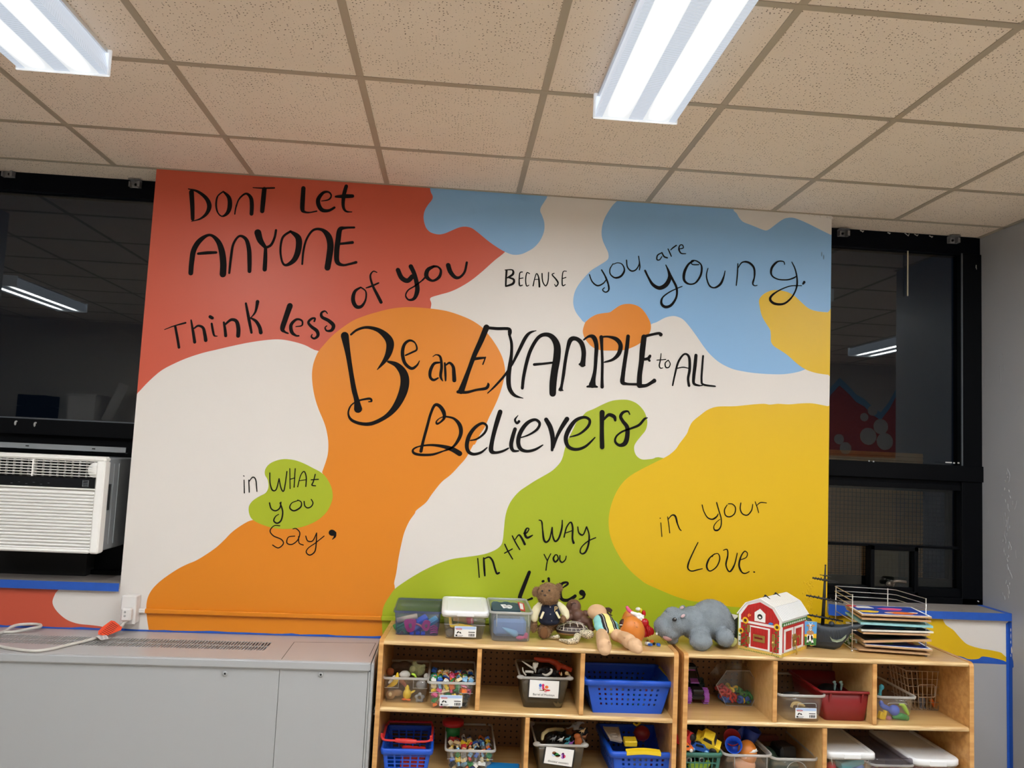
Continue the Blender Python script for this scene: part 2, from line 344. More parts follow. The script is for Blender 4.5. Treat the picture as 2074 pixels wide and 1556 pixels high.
S('M1', [(448, 205, 40), (455, 320, 36), (458, 430, 30)], [(422, 178, 10), (500, 200, 22), (570, 255, 32), (598, 320, 38), (575, 385, 28), (520, 430, 16), (448, 450, 8)],
  [(715, 200, 14), (668, 240, 14), (655, 310, 16), (668, 375, 14), (705, 408, 14), (750, 380, 30), (770, 320, 38), (762, 250, 32), (715, 200, 14)],
  [(812, 390, 12), (822, 330, 14), (850, 260, 14), (905, 218, 18), (945, 250, 30), (955, 310, 34), (952, 388, 32)],
  [(965, 168, 8), (1050, 172, 14), (1145, 170, 14)], [(1060, 180, 38), (1050, 280, 40), (1042, 365, 36)],
  [(1388, 172, 36), (1382, 270, 38), (1380, 350, 36), (1400, 372, 20), (1440, 376, 14), (1500, 365, 14)],
  [(1540, 280, 8), (1600, 268, 14), (1622, 235, 14), (1600, 205, 16), (1555, 210, 24), (1515, 260, 34), (1515, 310, 36), (1545, 355, 34), (1600, 360, 24), (1648, 335, 20)],
  [(1748, 155, 30), (1728, 230, 32), (1722, 320, 26), (1745, 365, 18), (1795, 372, 10)], [(1660, 243, 18), (1730, 240, 34), (1800, 238, 30)],
  [(442, 885, 40), (450, 790, 42), (468, 690, 44), (520, 610, 40), (600, 565, 22), (665, 610, 38), (700, 690, 50), (715, 800, 54), (712, 895, 54)], [(505, 722, 22), (580, 715, 28), (655, 712, 22)],
  [(765, 885, 18), (780, 750, 22), (800, 640, 20), (850, 575, 20), (905, 600, 30), (930, 680, 36), (935, 780, 36), (935, 870, 32)],
  [(1005, 545, 58), (1025, 610, 50), (1065, 665, 30)], [(1158, 525, 20), (1145, 590, 20), (1115, 650, 22), (1070, 672, 22)], [(1070, 670, 26), (1068, 760, 34), (1063, 855, 36)],
  [(1280, 535, 20), (1215, 585, 20), (1195, 690, 18), (1210, 790, 18), (1245, 818, 24), (1310, 775, 42), (1345, 690, 50), (1345, 590, 50), (1280, 535, 20)],
  [(1378, 810, 16), (1388, 700, 18), (1415, 600, 18), (1470, 525, 20), (1540, 520, 26), (1595, 570, 50), (1615, 650, 54), (1605, 750, 52), (1590, 840, 50)],
  [(1815, 502, 18), (1740, 505, 22), (1695, 520, 40), (1680, 600, 44), (1668, 700, 44), (1672, 790, 40), (1720, 818, 22), (1780, 808, 20), (1830, 795, 24)], [(1690, 640, 20), (1740, 635, 22), (1800, 628, 26)],
  [(222, 1360, 8), (300, 1330, 12), (398, 1303, 16)], [(312, 1335, 20), (328, 1420, 22), (343, 1510, 22)],
  [(445, 1280, 14), (460, 1370, 22), (475, 1465, 26)], [(470, 1350, 14), (505, 1328, 18), (545, 1345, 24), (560, 1400, 28), (568, 1450, 30)],
  [(618, 1310, 18), (628, 1370, 20), (640, 1410, 16), (665, 1415, 8)], [(605, 1252, 28), (622, 1262, 28)],
  [(720, 1300, 18), (730, 1360, 24), (735, 1412, 26)], [(728, 1320, 16), (780, 1278, 24), (825, 1290, 30), (842, 1350, 34), (840, 1412, 34)],
  [(905, 1140, 18), (930, 1270, 26), (952, 1385, 20)], [(1003, 1125, 30), (985, 1210, 18), (945, 1262, 10)], [(945, 1262, 14), (990, 1290, 26), (1020, 1340, 30), (1030, 1385, 32)],
  [(1275, 1160, 48), (1240, 1260, 44), (1212, 1350, 40), (1230, 1378, 20), (1260, 1392, 14)],
  [(1325, 1335, 10), (1375, 1325, 14), (1375, 1285, 16), (1330, 1275, 20), (1285, 1320, 28), (1290, 1380, 30), (1325, 1410, 18), (1350, 1412, 14)],
  [(1480, 1290, 16), (1485, 1265, 16), (1455, 1270, 20), (1430, 1300, 22), (1455, 1335, 26), (1500, 1370, 30), (1510, 1410, 26), (1480, 1435, 18), (1455, 1420, 14), (1462, 1400, 10)],
  [(1590, 1225, 10), (1570, 1205, 14), (1540, 1220, 20), (1545, 1255, 26), (1600, 1285, 30), (1640, 1325, 32), (1625, 1365, 26), (1585, 1370, 16), (1570, 1345, 14), (1585, 1328, 10)],
  [(1870, 1005, 14), (1820, 1040, 26), (1805, 1110, 34), (1830, 1165, 32), (1875, 1165, 26), (1910, 1110, 16), (1912, 1040, 14), (1870, 1005, 14)],
  [(2005, 880, 10), (1975, 870, 12), (1950, 910, 16), (1970, 990, 20), (2010, 1070, 26), (2040, 1130, 28)], [(1915, 1010, 12), (1960, 995, 16), (2020, 968, 14)])
S('M2', [(440, 735, 38), (470, 800, 40), (520, 825, 40), (560, 790, 40)], [(548, 705, 38), (578, 770, 36), (600, 860, 38), (600, 920, 38), (575, 975, 28), (530, 985, 16), (505, 950, 14), (525, 905, 14), (580, 870, 14), (640, 825, 14), (665, 800, 16)],
  [(740, 705, 22), (690, 735, 34), (680, 790, 36), (730, 825, 20), (785, 795, 26), (800, 740, 20), (775, 708, 16), (740, 705, 22)],
  [(862, 695, 40), (880, 750, 38), (920, 795, 30), (960, 795, 22), (1000, 750, 20), (1018, 672, 20)],
  [(1352, 740, 18), (1348, 800, 16), (1345, 868, 14)], [(1340, 735, 10), (1400, 735, 14), (1405, 770, 20), (1360, 800, 14)], [(1370, 798, 14), (1412, 815, 18), (1405, 850, 20), (1345, 872, 14)],
  [(1485, 752, 10), (1462, 765, 12), (1460, 860, 14), (1485, 862, 10)], [(1458, 808, 10), (1490, 802, 10)],
  [(1545, 765, 10), (1522, 760, 12), (1512, 820, 12), (1520, 868, 12), (1540, 862, 8)],
  [(1575, 868, 12), (1590, 800, 10), (1605, 765, 10), (1622, 800, 14), (1628, 875, 16)], [(1585, 815, 8), (1622, 812, 8)],
  [(1650, 765, 12), (1655, 830, 12), (1680, 868, 12), (1700, 830, 12), (1705, 755, 10)],
  [(1752, 762, 8), (1735, 775, 12), (1765, 810, 14), (1785, 845, 14), (1768, 872, 12), (1755, 855, 8)],
  [(1855, 745, 8), (1825, 755, 10), (1820, 860, 14), (1845, 858, 10)], [(1820, 808, 10), (1850, 797, 10)])
S('M3', [(165, 628, 10), (185, 680, 12), (225, 712, 14), (270, 695, 12), (297, 660, 10)], [(258, 592, 12), (285, 640, 14), (308, 700, 14), (312, 745, 14), (288, 762, 12), (265, 745, 10), (280, 728, 8)],
  [(345, 545, 8), (322, 585, 10), (325, 625, 12), (360, 652, 14), (405, 640, 16), (432, 595, 14), (415, 550, 10), (380, 538, 8), (350, 548, 8)],
  [(448, 518, 12), (455, 570, 12), (485, 600, 14), (520, 590, 12), (545, 545, 10), (540, 488, 10)], [(542, 500, 8), (550, 560, 12), (546, 592, 10)],
  [(715, 462, 10), (685, 480, 12), (680, 512, 12), (700, 515, 10), (718, 490, 8)], [(718, 460, 12), (735, 490, 14), (760, 500, 12)],
  [(765, 432, 10), (780, 465, 12), (790, 488, 10)], [(785, 440, 8), (800, 425, 12), (828, 405, 12)],
  [(845, 432, 8), (880, 425, 10), (875, 402, 10), (855, 405, 10), (848, 435, 14), (865, 465, 12), (900, 468, 8)],
  [(590, 598, 16), (615, 650, 16), (650, 705, 24), (700, 730, 30), (750, 705, 34), (778, 650, 30), (768, 600, 18), (748, 555, 10)],
  [(770, 605, 14), (800, 665, 18), (830, 730, 18), (828, 800, 16), (790, 860, 20), (745, 875, 22), (715, 850, 20), (722, 805, 14), (770, 765, 12), (830, 735, 10), (872, 718, 8)],
  [(960, 522, 14), (920, 550, 16), (890, 610, 22), (888, 670, 20), (925, 700, 14), (975, 690, 14), (1015, 630, 16), (1020, 560, 14), (985, 525, 12), (945, 522, 10), (950, 550, 10), (1000, 552, 10)],
  [(1070, 580, 8), (1058, 640, 12), (1080, 710, 14), (1120, 728, 14), (1165, 700, 18), (1190, 645, 14), (1200, 600, 8)],
  [(1298, 545, 10), (1295, 620, 12), (1286, 710, 10)], [(1298, 580, 8), (1330, 535, 12), (1380, 535, 16), (1420, 575, 16), (1425, 640, 14), (1412, 695, 14), (1425, 712, 10), (1445, 710, 8)],
  [(1655, 550, 8), (1645, 528, 10), (1600, 530, 14), (1558, 575, 18), (1555, 630, 14), (1600, 662, 12), (1670, 668, 12), (1720, 655, 14), (1745, 640, 10)],
  [(1710, 532, 8), (1735, 585, 12), (1750, 660, 14), (1745, 730, 14), (1710, 800, 14), (1650, 850, 16), (1580, 850, 20), (1545, 820, 20), (1560, 785, 16), (1620, 745, 12), (1700, 715, 10), (1785, 712, 8)], [(1805, 685, 20), (1795, 700, 14)])
S('M4', [(325, 250, 66), (352, 400, 44), (378, 560, 38), (402, 700, 42), (425, 790, 44), (437, 865, 68)],
  [(378, 240, 18), (430, 200, 20), (510, 180, 24), (600, 200, 36), (670, 250, 56), (705, 310, 66), (695, 390, 54), (660, 460, 36), (598, 535, 8)],
  [(690, 468, 20), (760, 495, 44), (815, 560, 66), (830, 640, 74), (808, 740, 70), (750, 850, 54), (670, 930, 36), (560, 985, 32), (470, 990, 28), (385, 960, 24), (355, 905, 16), (375, 840, 14), (430, 800, 14), (500, 782, 18), (540, 780, 20), (550, 800, 16), (525, 805, 10)],
  [(835, 415, 14), (890, 390, 16), (930, 365, 16), (915, 310, 14), (870, 290, 20), (825, 325, 26), (810, 400, 30), (830, 480, 28), (885, 525, 26), (930, 500, 18), (952, 462, 10)],
  [(1065, 425, 8), (1095, 410, 12), (1128, 430, 20), (1138, 510, 24), (1130, 590, 24), (1148, 630, 10)], [(1120, 475, 16), (1075, 485, 24), (1045, 540, 28), (1042, 595, 24), (1070, 622, 22), (1110, 605, 14)],
  [(1165, 480, 16), (1170, 560, 20), (1172, 628, 14)], [(1172, 500, 12), (1205, 478, 20), (1235, 510, 26), (1242, 570, 32), (1245, 625, 34)],
  [(1500, 180, 24), (1600, 190, 26), (1700, 192, 26), (1712, 222, 34), (1718, 243, 10)], [(1515, 180, 50), (1470, 290, 46), (1415, 410, 40), (1370, 530, 36), (1330, 640, 44), (1302, 715, 52)], [(1275, 722, 26), (1350, 725, 24), (1430, 705, 20), (1510, 692, 26), (1530, 665, 24), (1528, 650, 14)], [(1390, 450, 22), (1450, 440, 24), (1500, 435, 16)], [(1508, 430, 12), (1485, 490, 14)],
  [(1705, 235, 20), (1725, 310, 24), (1725, 400, 26), (1712, 500, 34), (1700, 600, 40), (1708, 690, 36), (1750, 750, 26), (1822, 775, 8)], [(1525, 733, 10), (1590, 670, 18), (1670, 580, 20), (1730, 490, 20), (1790, 370, 28), (1840, 270, 30), (1880, 225, 22), (1932, 208, 8)],
  [(965, 1220, 28), (985, 1130, 24), (1015, 1020, 24), (1045, 910, 22), (1080, 835, 24), (1120, 840, 30), (1155, 890, 34), (1160, 940, 24), (1130, 975, 16), (1100, 990, 18), (1095, 970, 14), (1120, 945, 10), (1165, 925, 12)],
  [(1165, 928, 14), (1240, 945, 20), (1290, 1000, 34), (1300, 1070, 32), (1270, 1140, 26), (1225, 1190, 18), (1150, 1220, 14), (1060, 1248, 20), (960, 1250, 22), (905, 1235, 22), (900, 1205, 16), (950, 1180, 14), (1050, 1168, 18), (1150, 1180, 28), (1230, 1205, 40), (1290, 1240, 44)],
  [(1380, 1130, 12), (1440, 1115, 16), (1500, 1065, 20), (1518, 1010, 20), (1480, 985, 22), (1420, 1020, 28), (1370, 1090, 34), (1350, 1170, 34), (1365, 1225, 30), (1410, 1245, 24), (1470, 1230, 20), (1520, 1190, 12)],
  [(1630, 890, 40), (1605, 970, 40), (1580, 1060, 36), (1560, 1150, 36), (1555, 1215, 40), (1590, 1232, 24), (1650, 1220, 20), (1700, 1195, 14)],
  [(1755, 1035, 32), (1735, 1100, 34), (1722, 1170, 34), (1740, 1215, 26), (1785, 1218, 14)], [(1780, 920, 8), (1755, 955, 18), (1770, 985, 20), (1788, 970, 24)])
S('M5', [(240, 690, 26), (250, 600, 28), (275, 480, 30), (310, 370, 30), (370, 270, 30), (430, 240, 34), (490, 260, 44), (530, 330, 58), (530, 430, 62), (510, 550, 60), (498, 650, 60), (495, 735, 56)], [(340, 492, 24), (420, 485, 20), (500, 475, 18)],
  [(562, 700, 36), (570, 670, 24), (585, 580, 28), (600, 470, 28), (620, 360, 30), (645, 285, 40), (690, 275, 36), (735, 310, 40), (755, 380, 40), (752, 450, 40), (745, 490, 50)], [(722, 490, 20), (765, 500, 14)], [(548, 707, 14), (580, 709, 14)],
  [(755, 285, 14), (800, 255, 22), (840, 265, 40), (862, 330, 36), (858, 430, 32), (850, 540, 30), (835, 620, 40), (828, 660, 60)], [(785, 678, 16), (830, 672, 30), (868, 680, 16)],
  [(903, 262, 34), (908, 360, 24), (912, 480, 24), (910, 600, 24), (910, 680, 30)], [(895, 262, 16), (960, 258, 18), (1030, 280, 36), (1065, 330, 38), (1050, 400, 36), (1000, 450, 24), (930, 472, 14)],
  [(1128, 255, 32), (1118, 350, 34), (1100, 470, 34), (1085, 580, 36), (1082, 640, 40), (1120, 655, 22), (1210, 658, 22)],
  [(1402, 240, 34), (1385, 230, 24), (1330, 240, 22), (1270, 255, 24)], [(1262, 262, 46), (1250, 360, 48), (1240, 470, 44), (1225, 580, 42), (1222, 665, 46)], [(1222, 672, 36), (1280, 668, 28), (1330, 640, 30), (1348, 628, 36)], [(1255, 450, 22), (1295, 442, 26), (1312, 420, 24)], [(1295, 445, 22), (1308, 460, 20)],
  [(1405, 400, 8), (1400, 450, 12), (1390, 500, 14), (1400, 522, 12), (1420, 520, 8)], [(1370, 455, 10), (1445, 450, 10)], [(1465, 455, 10), (1440, 480, 12), (1445, 515, 14), (1470, 515, 12), (1482, 485, 10), (1465, 455, 10)],
  [(1502, 668, 14), (1520, 580, 16), (1550, 470, 18), (1600, 405, 16), (1640, 430, 22), (1645, 530, 24), (1632, 610, 22), (1640, 670, 22)], [(1535, 525, 12), (1590, 515, 12), (1640, 525, 10)],
  [(1698, 415, 28), (1690, 500, 30), (1680, 590, 28), (1680, 650, 24), (1720, 668, 16), (1750, 668, 10)], [(1758, 420, 16), (1750, 520, 18), (1745, 620, 18), (1760, 660, 18), (1860, 675, 14)],
  [(230, 1105, 12), (300, 1080, 16), (365, 1035, 22), (385, 985, 24), (345, 955, 24), (280, 985, 32), (225, 1060, 36), (205, 1140, 36), (225, 1200, 32), (280, 1220, 24), (350, 1205, 22), (412, 1168, 12)],
  [(440, 955, 36), (475, 1020, 40), (495, 1110, 38), (490, 1210, 24)], [(615, 950, 40), (570, 1020, 34), (530, 1100, 26), (500, 1190, 20)],
  [(640, 1100, 12), (720, 1075, 18), (790, 1015, 24), (805, 960, 24), (760, 935, 24), (690, 960, 30), (635, 1030, 38), (605, 1110, 36), (625, 1180, 32), (690, 1205, 26), (770, 1180, 22), (850, 1105, 12)],
  [(910, 895, 44), (908, 1000, 36), (908, 1100, 38), (910, 1185, 40)], [(925, 955, 16), (965, 915, 28), (1010, 930, 32), (1020, 960, 22)],
  [(1142, 910, 12), (1125, 885, 16), (1085, 895, 24), (1065, 930, 28), (1085, 970, 30), (1120, 1020, 36), (1120, 1100, 40), (1100, 1155, 40), (1055, 1170, 26), (1020, 1140, 20), (1030, 1095, 16), (1080, 1055, 16), (1150, 1030, 18), (1220, 1000, 22), (1265, 950, 20), (1290, 940, 10)])
S('M6', [(880, 320, 8), (882, 410, 10)], [(876, 290, 7), (881, 293, 7)], [(913, 320, 9), (916, 405, 9)], [(912, 335, 7), (940, 300, 9), (962, 320, 10), (970, 400, 8)],
  [(1060, 270, 9), (1062, 340, 10), (1078, 390, 12), (1105, 385, 10), (1125, 310, 9)], [(1125, 310, 9), (1140, 380, 10), (1160, 390, 10), (1180, 260, 9)], [(1200, 240, 8), (1202, 380, 8)], [(1238, 240, 8), (1230, 370, 9)], [(1200, 315, 8), (1235, 305, 8)],
  [(1255, 368, 8), (1275, 290, 8), (1300, 260, 9), (1315, 300, 10), (1312, 365, 9)], [(1265, 325, 7), (1312, 318, 7)], [(1378, 280, 9), (1365, 330, 10), (1355, 355, 11), (1380, 360, 9)], [(1350, 318, 9), (1400, 315, 9)],
  [(1058, 480, 11), (1070, 520, 11), (1100, 535, 11), (1130, 515, 11), (1138, 475, 10)], [(1132, 480, 11), (1150, 540, 12), (1140, 600, 13), (1112, 622, 13), (1088, 605, 12), (1100, 575, 9), (1122, 560, 7)],
  [(1262, 462, 8), (1215, 480, 8), (1200, 515, 11), (1230, 535, 12), (1275, 510, 12), (1280, 475, 9), (1255, 460, 8)], [(1300, 470, 10), (1305, 500, 10), (1325, 515, 10), (1350, 505, 10), (1362, 480, 10), (1350, 455, 8)],
  [(1130, 640, 8), (1090, 640, 8), (1062, 675, 9), (1085, 710, 9), (1140, 735, 9), (1155, 765, 9), (1120, 795, 9), (1080, 775, 9)],
  [(1235, 712, 7), (1190, 720, 8), (1180, 760, 9), (1215, 770, 9), (1255, 740, 9), (1270, 690, 9), (1245, 660, 8), (1222, 662, 7)], [(1262, 715, 8), (1265, 760, 8), (1295, 775, 8)],
  [(1312, 712, 8), (1325, 745, 9), (1360, 745, 9), (1388, 690, 8)], [(1388, 692, 8), (1385, 760, 9), (1375, 820, 10), (1340, 845, 10), (1315, 825, 9), (1330, 795, 8), (1380, 760, 8), (1440, 712, 8)],
  [(1493, 688, 42), (1500, 690, 42)], [(1515, 690, 22), (1515, 715, 16), (1498, 735, 6)])
S('M7', [(695, 960, 12), (702, 1040, 12), (708, 1118, 12)], [(745, 955, 14), (750, 1040, 18), (755, 1105, 14)], [(745, 965, 12), (790, 948, 14), (820, 980, 16), (838, 1040, 16), (855, 1085, 16), (875, 1080, 16)],
  [(922, 840, 12), (950, 900, 14), (988, 965, 12)], [(920, 915, 12), (985, 880, 12)], [(985, 770, 12), (1015, 830, 14), (1048, 885, 12)], [(1010, 800, 10), (1040, 762, 14), (1065, 790, 18), (1090, 840, 20)],
  [(1080, 748, 10), (1105, 745, 14), (1125, 712, 12), (1105, 708, 14), (1090, 750, 20), (1110, 785, 20), (1155, 765, 12)],
  [(1210, 637, 10), (1232, 650, 14), (1240, 720, 14), (1250, 800, 18), (1272, 822, 16), (1300, 790, 14), (1320, 700, 14)], [(1320, 700, 14), (1325, 770, 14), (1345, 815, 16), (1375, 790, 16), (1400, 710, 16), (1405, 640, 12)],
  [(1420, 780, 14), (1440, 700, 14), (1475, 655, 14), (1492, 700, 16), (1490, 790, 16), (1500, 828, 20)], [(1435, 745, 10), (1490, 725, 10)], [(1535, 695, 12), (1545, 745, 14), (1580, 760, 14), (1608, 695, 14)],
  [(1610, 695, 14), (1630, 760, 14), (1625, 840, 16), (1600, 905, 16), (1570, 920, 14), (1555, 900, 14), (1570, 860, 12), (1620, 815, 12), (1685, 785, 12)],
  [(1252, 925, 10), (1280, 980, 12)], [(1308, 920, 10), (1280, 980, 12), (1268, 1058, 12)], [(1345, 930, 12), (1330, 960, 16), (1345, 988, 16), (1370, 965, 14), (1362, 932, 12), (1345, 930, 12)], [(1385, 935, 12), (1385, 975, 14), (1405, 992, 14), (1430, 970, 12), (1438, 940, 10)],
  [(1128, 1075, 28), (1095, 1160, 32), (1060, 1250, 34), (1048, 1285, 34)], [(1048, 1295, 26), (1100, 1310, 14), (1150, 1295, 20)], [(1240, 1152, 20), (1247, 1150, 20)], [(1290, 1128, 22), (1294, 1150, 18)], [(1290, 1200, 26), (1280, 1290, 28)], [(1330, 1200, 24), (1345, 1300, 24), (1385, 1170, 16)],
  [(1410, 1205, 12), (1450, 1175, 18), (1440, 1160, 18), (1400, 1175, 24), (1385, 1240, 30), (1400, 1300, 28), (1450, 1310, 26), (1500, 1285, 28), (1512, 1275, 28)], [(1568, 1245, 46), (1575, 1250, 46)], [(1590, 1260, 26), (1580, 1290, 16), (1545, 1302, 8)])
S('M8', [(566, 1036, 9), (570, 1036, 9)], [(573, 1075, 9), (582, 1190, 9)], [(630, 1025, 9), (640, 1090, 10), (648, 1160, 9)], [(632, 1050, 8), (665, 1012, 12), (695, 1020, 16), (712, 1080, 14), (730, 1125, 12), (745, 1140, 8)],
  [(920, 925, 10), (935, 980, 10), (965, 1030, 12), (1005, 1045, 14), (1040, 1025, 14), (1055, 1000, 8)], [(1042, 905, 12), (1060, 970, 12), (1080, 1040, 12), (1078, 1100, 12), (1055, 1135, 14), (1025, 1135, 14), (1018, 1105, 10), (1040, 1070, 8), (1070, 1045, 7)],
  [(1130, 925, 9), (1108, 965, 12), (1115, 1010, 12), (1150, 1025, 12), (1190, 1000, 12), (1200, 950, 12), (1175, 918, 10), (1140, 915, 9)], [(1245, 908, 10), (1240, 960, 12), (1260, 1000, 12), (1300, 1010, 12), (1335, 970, 12), (1345, 920, 9)],
  [(1365, 898, 8), (1382, 945, 10), (1395, 990, 8)], [(1378, 930, 8), (1410, 905, 10), (1460, 908, 8)],
  [(885, 1240, 10), (850, 1310, 12), (810, 1400, 14), (800, 1455, 14), (830, 1480, 12), (880, 1470, 12), (922, 1460, 9)], [(1025, 1335, 9), (980, 1375, 14), (958, 1440, 16), (985, 1480, 12), (1040, 1445, 12), (1068, 1380, 12), (1055, 1335, 9), (1020, 1340, 9), (1005, 1360, 8)],
  [(1098, 1305, 8), (1130, 1300, 12), (1135, 1350, 14), (1120, 1430, 14), (1150, 1485, 14), (1190, 1430, 14), (1215, 1330, 9)], [(1245, 1385, 9), (1290, 1365, 10), (1300, 1330, 10), (1275, 1315, 12), (1245, 1360, 14), (1230, 1430, 16), (1250, 1485, 14), (1280, 1500, 12), (1315, 1485, 10)], [(1354, 1488, 13), (1360, 1489, 13)])
def ribbon(b, pts, y, mi):
    """brush stroke of changing width on the wall: pts (x, z, half width)"""
    n = len(pts); vs = []; fs = []
    for i, (x, z, h) in enumerate(pts):
        a, c = pts[max(i - 1, 0)], pts[min(i + 1, n - 1)]; tx, tz = c[0] - a[0], c[1] - a[1]; l = math.hypot(tx, tz) or 1
        vs += [(x - tz / l * h, y, z + tx / l * h), (x + tz / l * h, y, z - tx / l * h)]
    fs = [(2 * i, 2 * i + 2, 2 * i + 3, 2 * i + 1) for i in range(n - 1)]
    for e, sg in ((0, -1), (n - 1, 1)):
        x, z, h = pts[e]; a, c = pts[max(e - 1, 0)], pts[min(e + 1, n - 1)]; th = math.atan2(c[1] - a[1], c[0] - a[0]) + (PI if sg < 0 else 0)
        k = len(vs); vs.append((x, y, z))
        for j in range(7): q = th - PI / 2 + PI * j / 6; vs.append((x + h * math.cos(q), y, z + h * math.sin(q)))
        fs += [(k, k + 1 + j, k + 2 + j) for j in range(6)]
    b.add(vs, fs, mi)
def clipz(pts, x0, x1, z0, z1):
    """keep a traced outline inside the wall face"""
    return [(min(max(x, x0), x1), min(max(z, z0), z1)) for x, z in pts]
# ------------------------------------------------------------------ materials of the room
T = .6096
PXL, PXR, CX = -1.646, 1.513, 2.392           # pier edges, right column face
LXC = -2.80                                    # left column face
SZ = H - 1.846                                 # sill height
WY = .20                                       # window plane
m_white = mat('white wall paint', '#dcd6d0', .45, bump=.05, bscale=90)
m_red = mat('red mural paint', '#c6543c', .45); m_orange = mat('orange mural paint', '#da810f', .45)
m_blue = mat('blue mural paint', '#86b3de', .45); m_green = mat('green mural paint', '#a3b11a', .45)
m_yellow = mat('yellow mural paint', '#dcb306', .42); m_black = mat('black mural paint', '#161414', .75, spec=.12)
m_grey = mat('grey wall paint', '#a2a3a7', .4, bump=.12, bscale=14)
m_tape = mat('blue masking tape', '#1f55b4', .55, var=.06, vscale=30)
m_frame = mat('black window frame', '#040508', .5, spec=.1); m_navy = mat('dark navy head paint', '#02040b', .5, spec=.1)
m_steel = mat('bare steel', '#9a9a9c', .35, metal=.8); m_chip = mat('chipped white paint', '#b0b0ae', .7)
m_glass = clear('window glass', '#c9d2d2', .0, '#000000', .0, .058, .5)
m_sill = mat('grey stone sill', '#8f8781', .45, var=.1, vscale=40)
m_dark = mat('dark cavity', '#0b0a0a', .9)
def ceiling_mat():
    m = mat('mineral fibre ceiling tile', '#c9b299', .9); N, L = nodes(m); b = N['Principled BSDF']
    tc = N.new('ShaderNodeTexCoord'); vo = N.new('ShaderNodeTexVoronoi'); vo.inputs['Scale'].default_value = 88; vo.voronoi_dimensions = '2D'
    L.new(tc.outputs['Object'], vo.inputs['Vector'])
    sp = N.new('ShaderNodeSeparateColor'); L.new(vo.outputs['Color'], sp.inputs[0])
    n = N.new('ShaderNodeTexNoise'); n.inputs['Scale'].default_value = 14; n.inputs['Detail'].default_value = 2; L.new(tc.outputs['Object'], n.inputs['Vector'])
    ad = N.new('ShaderNodeMath'); ad.operation = 'MULTIPLY'; L.new(sp.outputs[0], ad.inputs[0]); L.new(n.outputs['Fac'], ad.inputs[1])
    rad = N.new('ShaderNodeMapRange'); rad.inputs[1].default_value = .10; rad.inputs[2].default_value = .45; rad.inputs[3].default_value = .0; rad.inputs[4].default_value = .175; L.new(ad.outputs[0], rad.inputs[0])
    lt = N.new('ShaderNodeMath'); lt.operation = 'LESS_THAN'; L.new(vo.outputs['Distance'], lt.inputs[0]); L.new(rad.outputs[0], lt.inputs[1])
    n2 = N.new('ShaderNodeTexNoise'); n2.inputs['Scale'].default_value = 2.2; L.new(tc.outputs['Object'], n2.inputs['Vector'])
    mx0 = N.new('ShaderNodeMix'); mx0.data_type = 'RGBA'; L.new(n2.outputs['Fac'], mx0.inputs[0]); mx0.inputs[6].default_value = lin('#e2d2c0'); mx0.inputs[7].default_value = lin('#eadbcb')
    mx = N.new('ShaderNodeMix'); mx.data_type = 'RGBA'; L.new(lt.outputs[0], mx.inputs[0]); L.new(mx0.outputs[2], mx.inputs[6]); mx.inputs[7].default_value = lin('#64543f')
    L.new(mx.outputs[2], b.inputs['Base Color'])
    n3 = N.new('ShaderNodeTexNoise'); n3.inputs['Scale'].default_value = 220; L.new(tc.outputs['Object'], n3.inputs['Vector'])
    bp = N.new('ShaderNodeBump'); bp.inputs['Strength'].default_value = .25; bp.inputs['Distance'].default_value = .002; L.new(n3.outputs['Fac'], bp.inputs['Height']); L.new(bp.outputs[0], b.inputs['Normal'])
    return m
m_tile = ceiling_mat(); m_tbar = mat('painted ceiling grid', '#a89b88', .5)
m_floor = mat('beige floor tile', '#c2b9ab', .4, var=.08, vscale=3)
# ------------------------------------------------------------------ shell
XL, XR, YB = -5.6, 5.6, -4.85
fl = struct(MB().bx(XL - .1, XR + .1, YB - .1, .3, -.1, 0).build('floor', m_floor))
ce = struct(MB().bx(XL - .1, XR + .1, YB - .1, WY + .1, H, H + .1).build('ceiling', m_tile))
g = MB()
for i in range(-9, 10):
    if XL < i * T < XR: g.bx(i * T - .012, i * T + .012, YB, -.0, H - .002, H)
for j in range(8):
    y = -.4511 - j * T; g.bx(XL, XR, y - .012, y + .012, H - .0026, H)
g.bx(LXC, CX, -.012, .008, H - .003, H); g.bx(CX - .02, CX, -.53, WY, H - .003, H)
gr = struct(g.build('ceiling_grid', m_tbar, ce))
wb = MB()
wb.bx(PXL, PXR, 0, .3, 0, H, 0); wb.bx(LXC, PXL, 0, .3, 0, SZ - .02, 0); wb.bx(PXR, CX, 0, .3, 0, SZ - .02, 0)
for i, (mi, o) in enumerate(BLOBS):
    low = i == len(BLOBS) - 1
    x0, x1 = (LXC, -1.2) if low else (PXL, CX)
    o2 = clipz(o, x0, x1, .3, SZ - .02 if low else H - .001)
    if mi == 5 and i == len(BLOBS) - 2:         # yellow runs from the pier on to the low wall under the sill
        o2 = [(min(x, PXR) if z > SZ - .02 else x, z) for x, z in o2]
    if mi in (3, 5) and not low: o2 = [(min(x, PXR) if z > SZ else x, z) for x, z in o2]
    wb.poly([(x, -.0001 - .00009 * i, z) for x, z in o2], mi)
GZ = aty(2000, 1344.5, 0).z
wb.quad((PXR, -.0002, .0), (CX, -.0002, .0), (CX, -.0002, GZ), (PXR, -.0002, GZ), 7)
for si, (k, s) in enumerate(STR):
    q = CROP[k][2]; l = []
    for a, b_, wd in spline(s, 6):
        p = cy(k, a, b_, 0); l.append((p.x, p.z, max(wd * (1 if wd > 14 else .86), 4) * q * mpp(p) / 2))
    ribbon(wb, l, -.0014 - .000006 * si, 6)
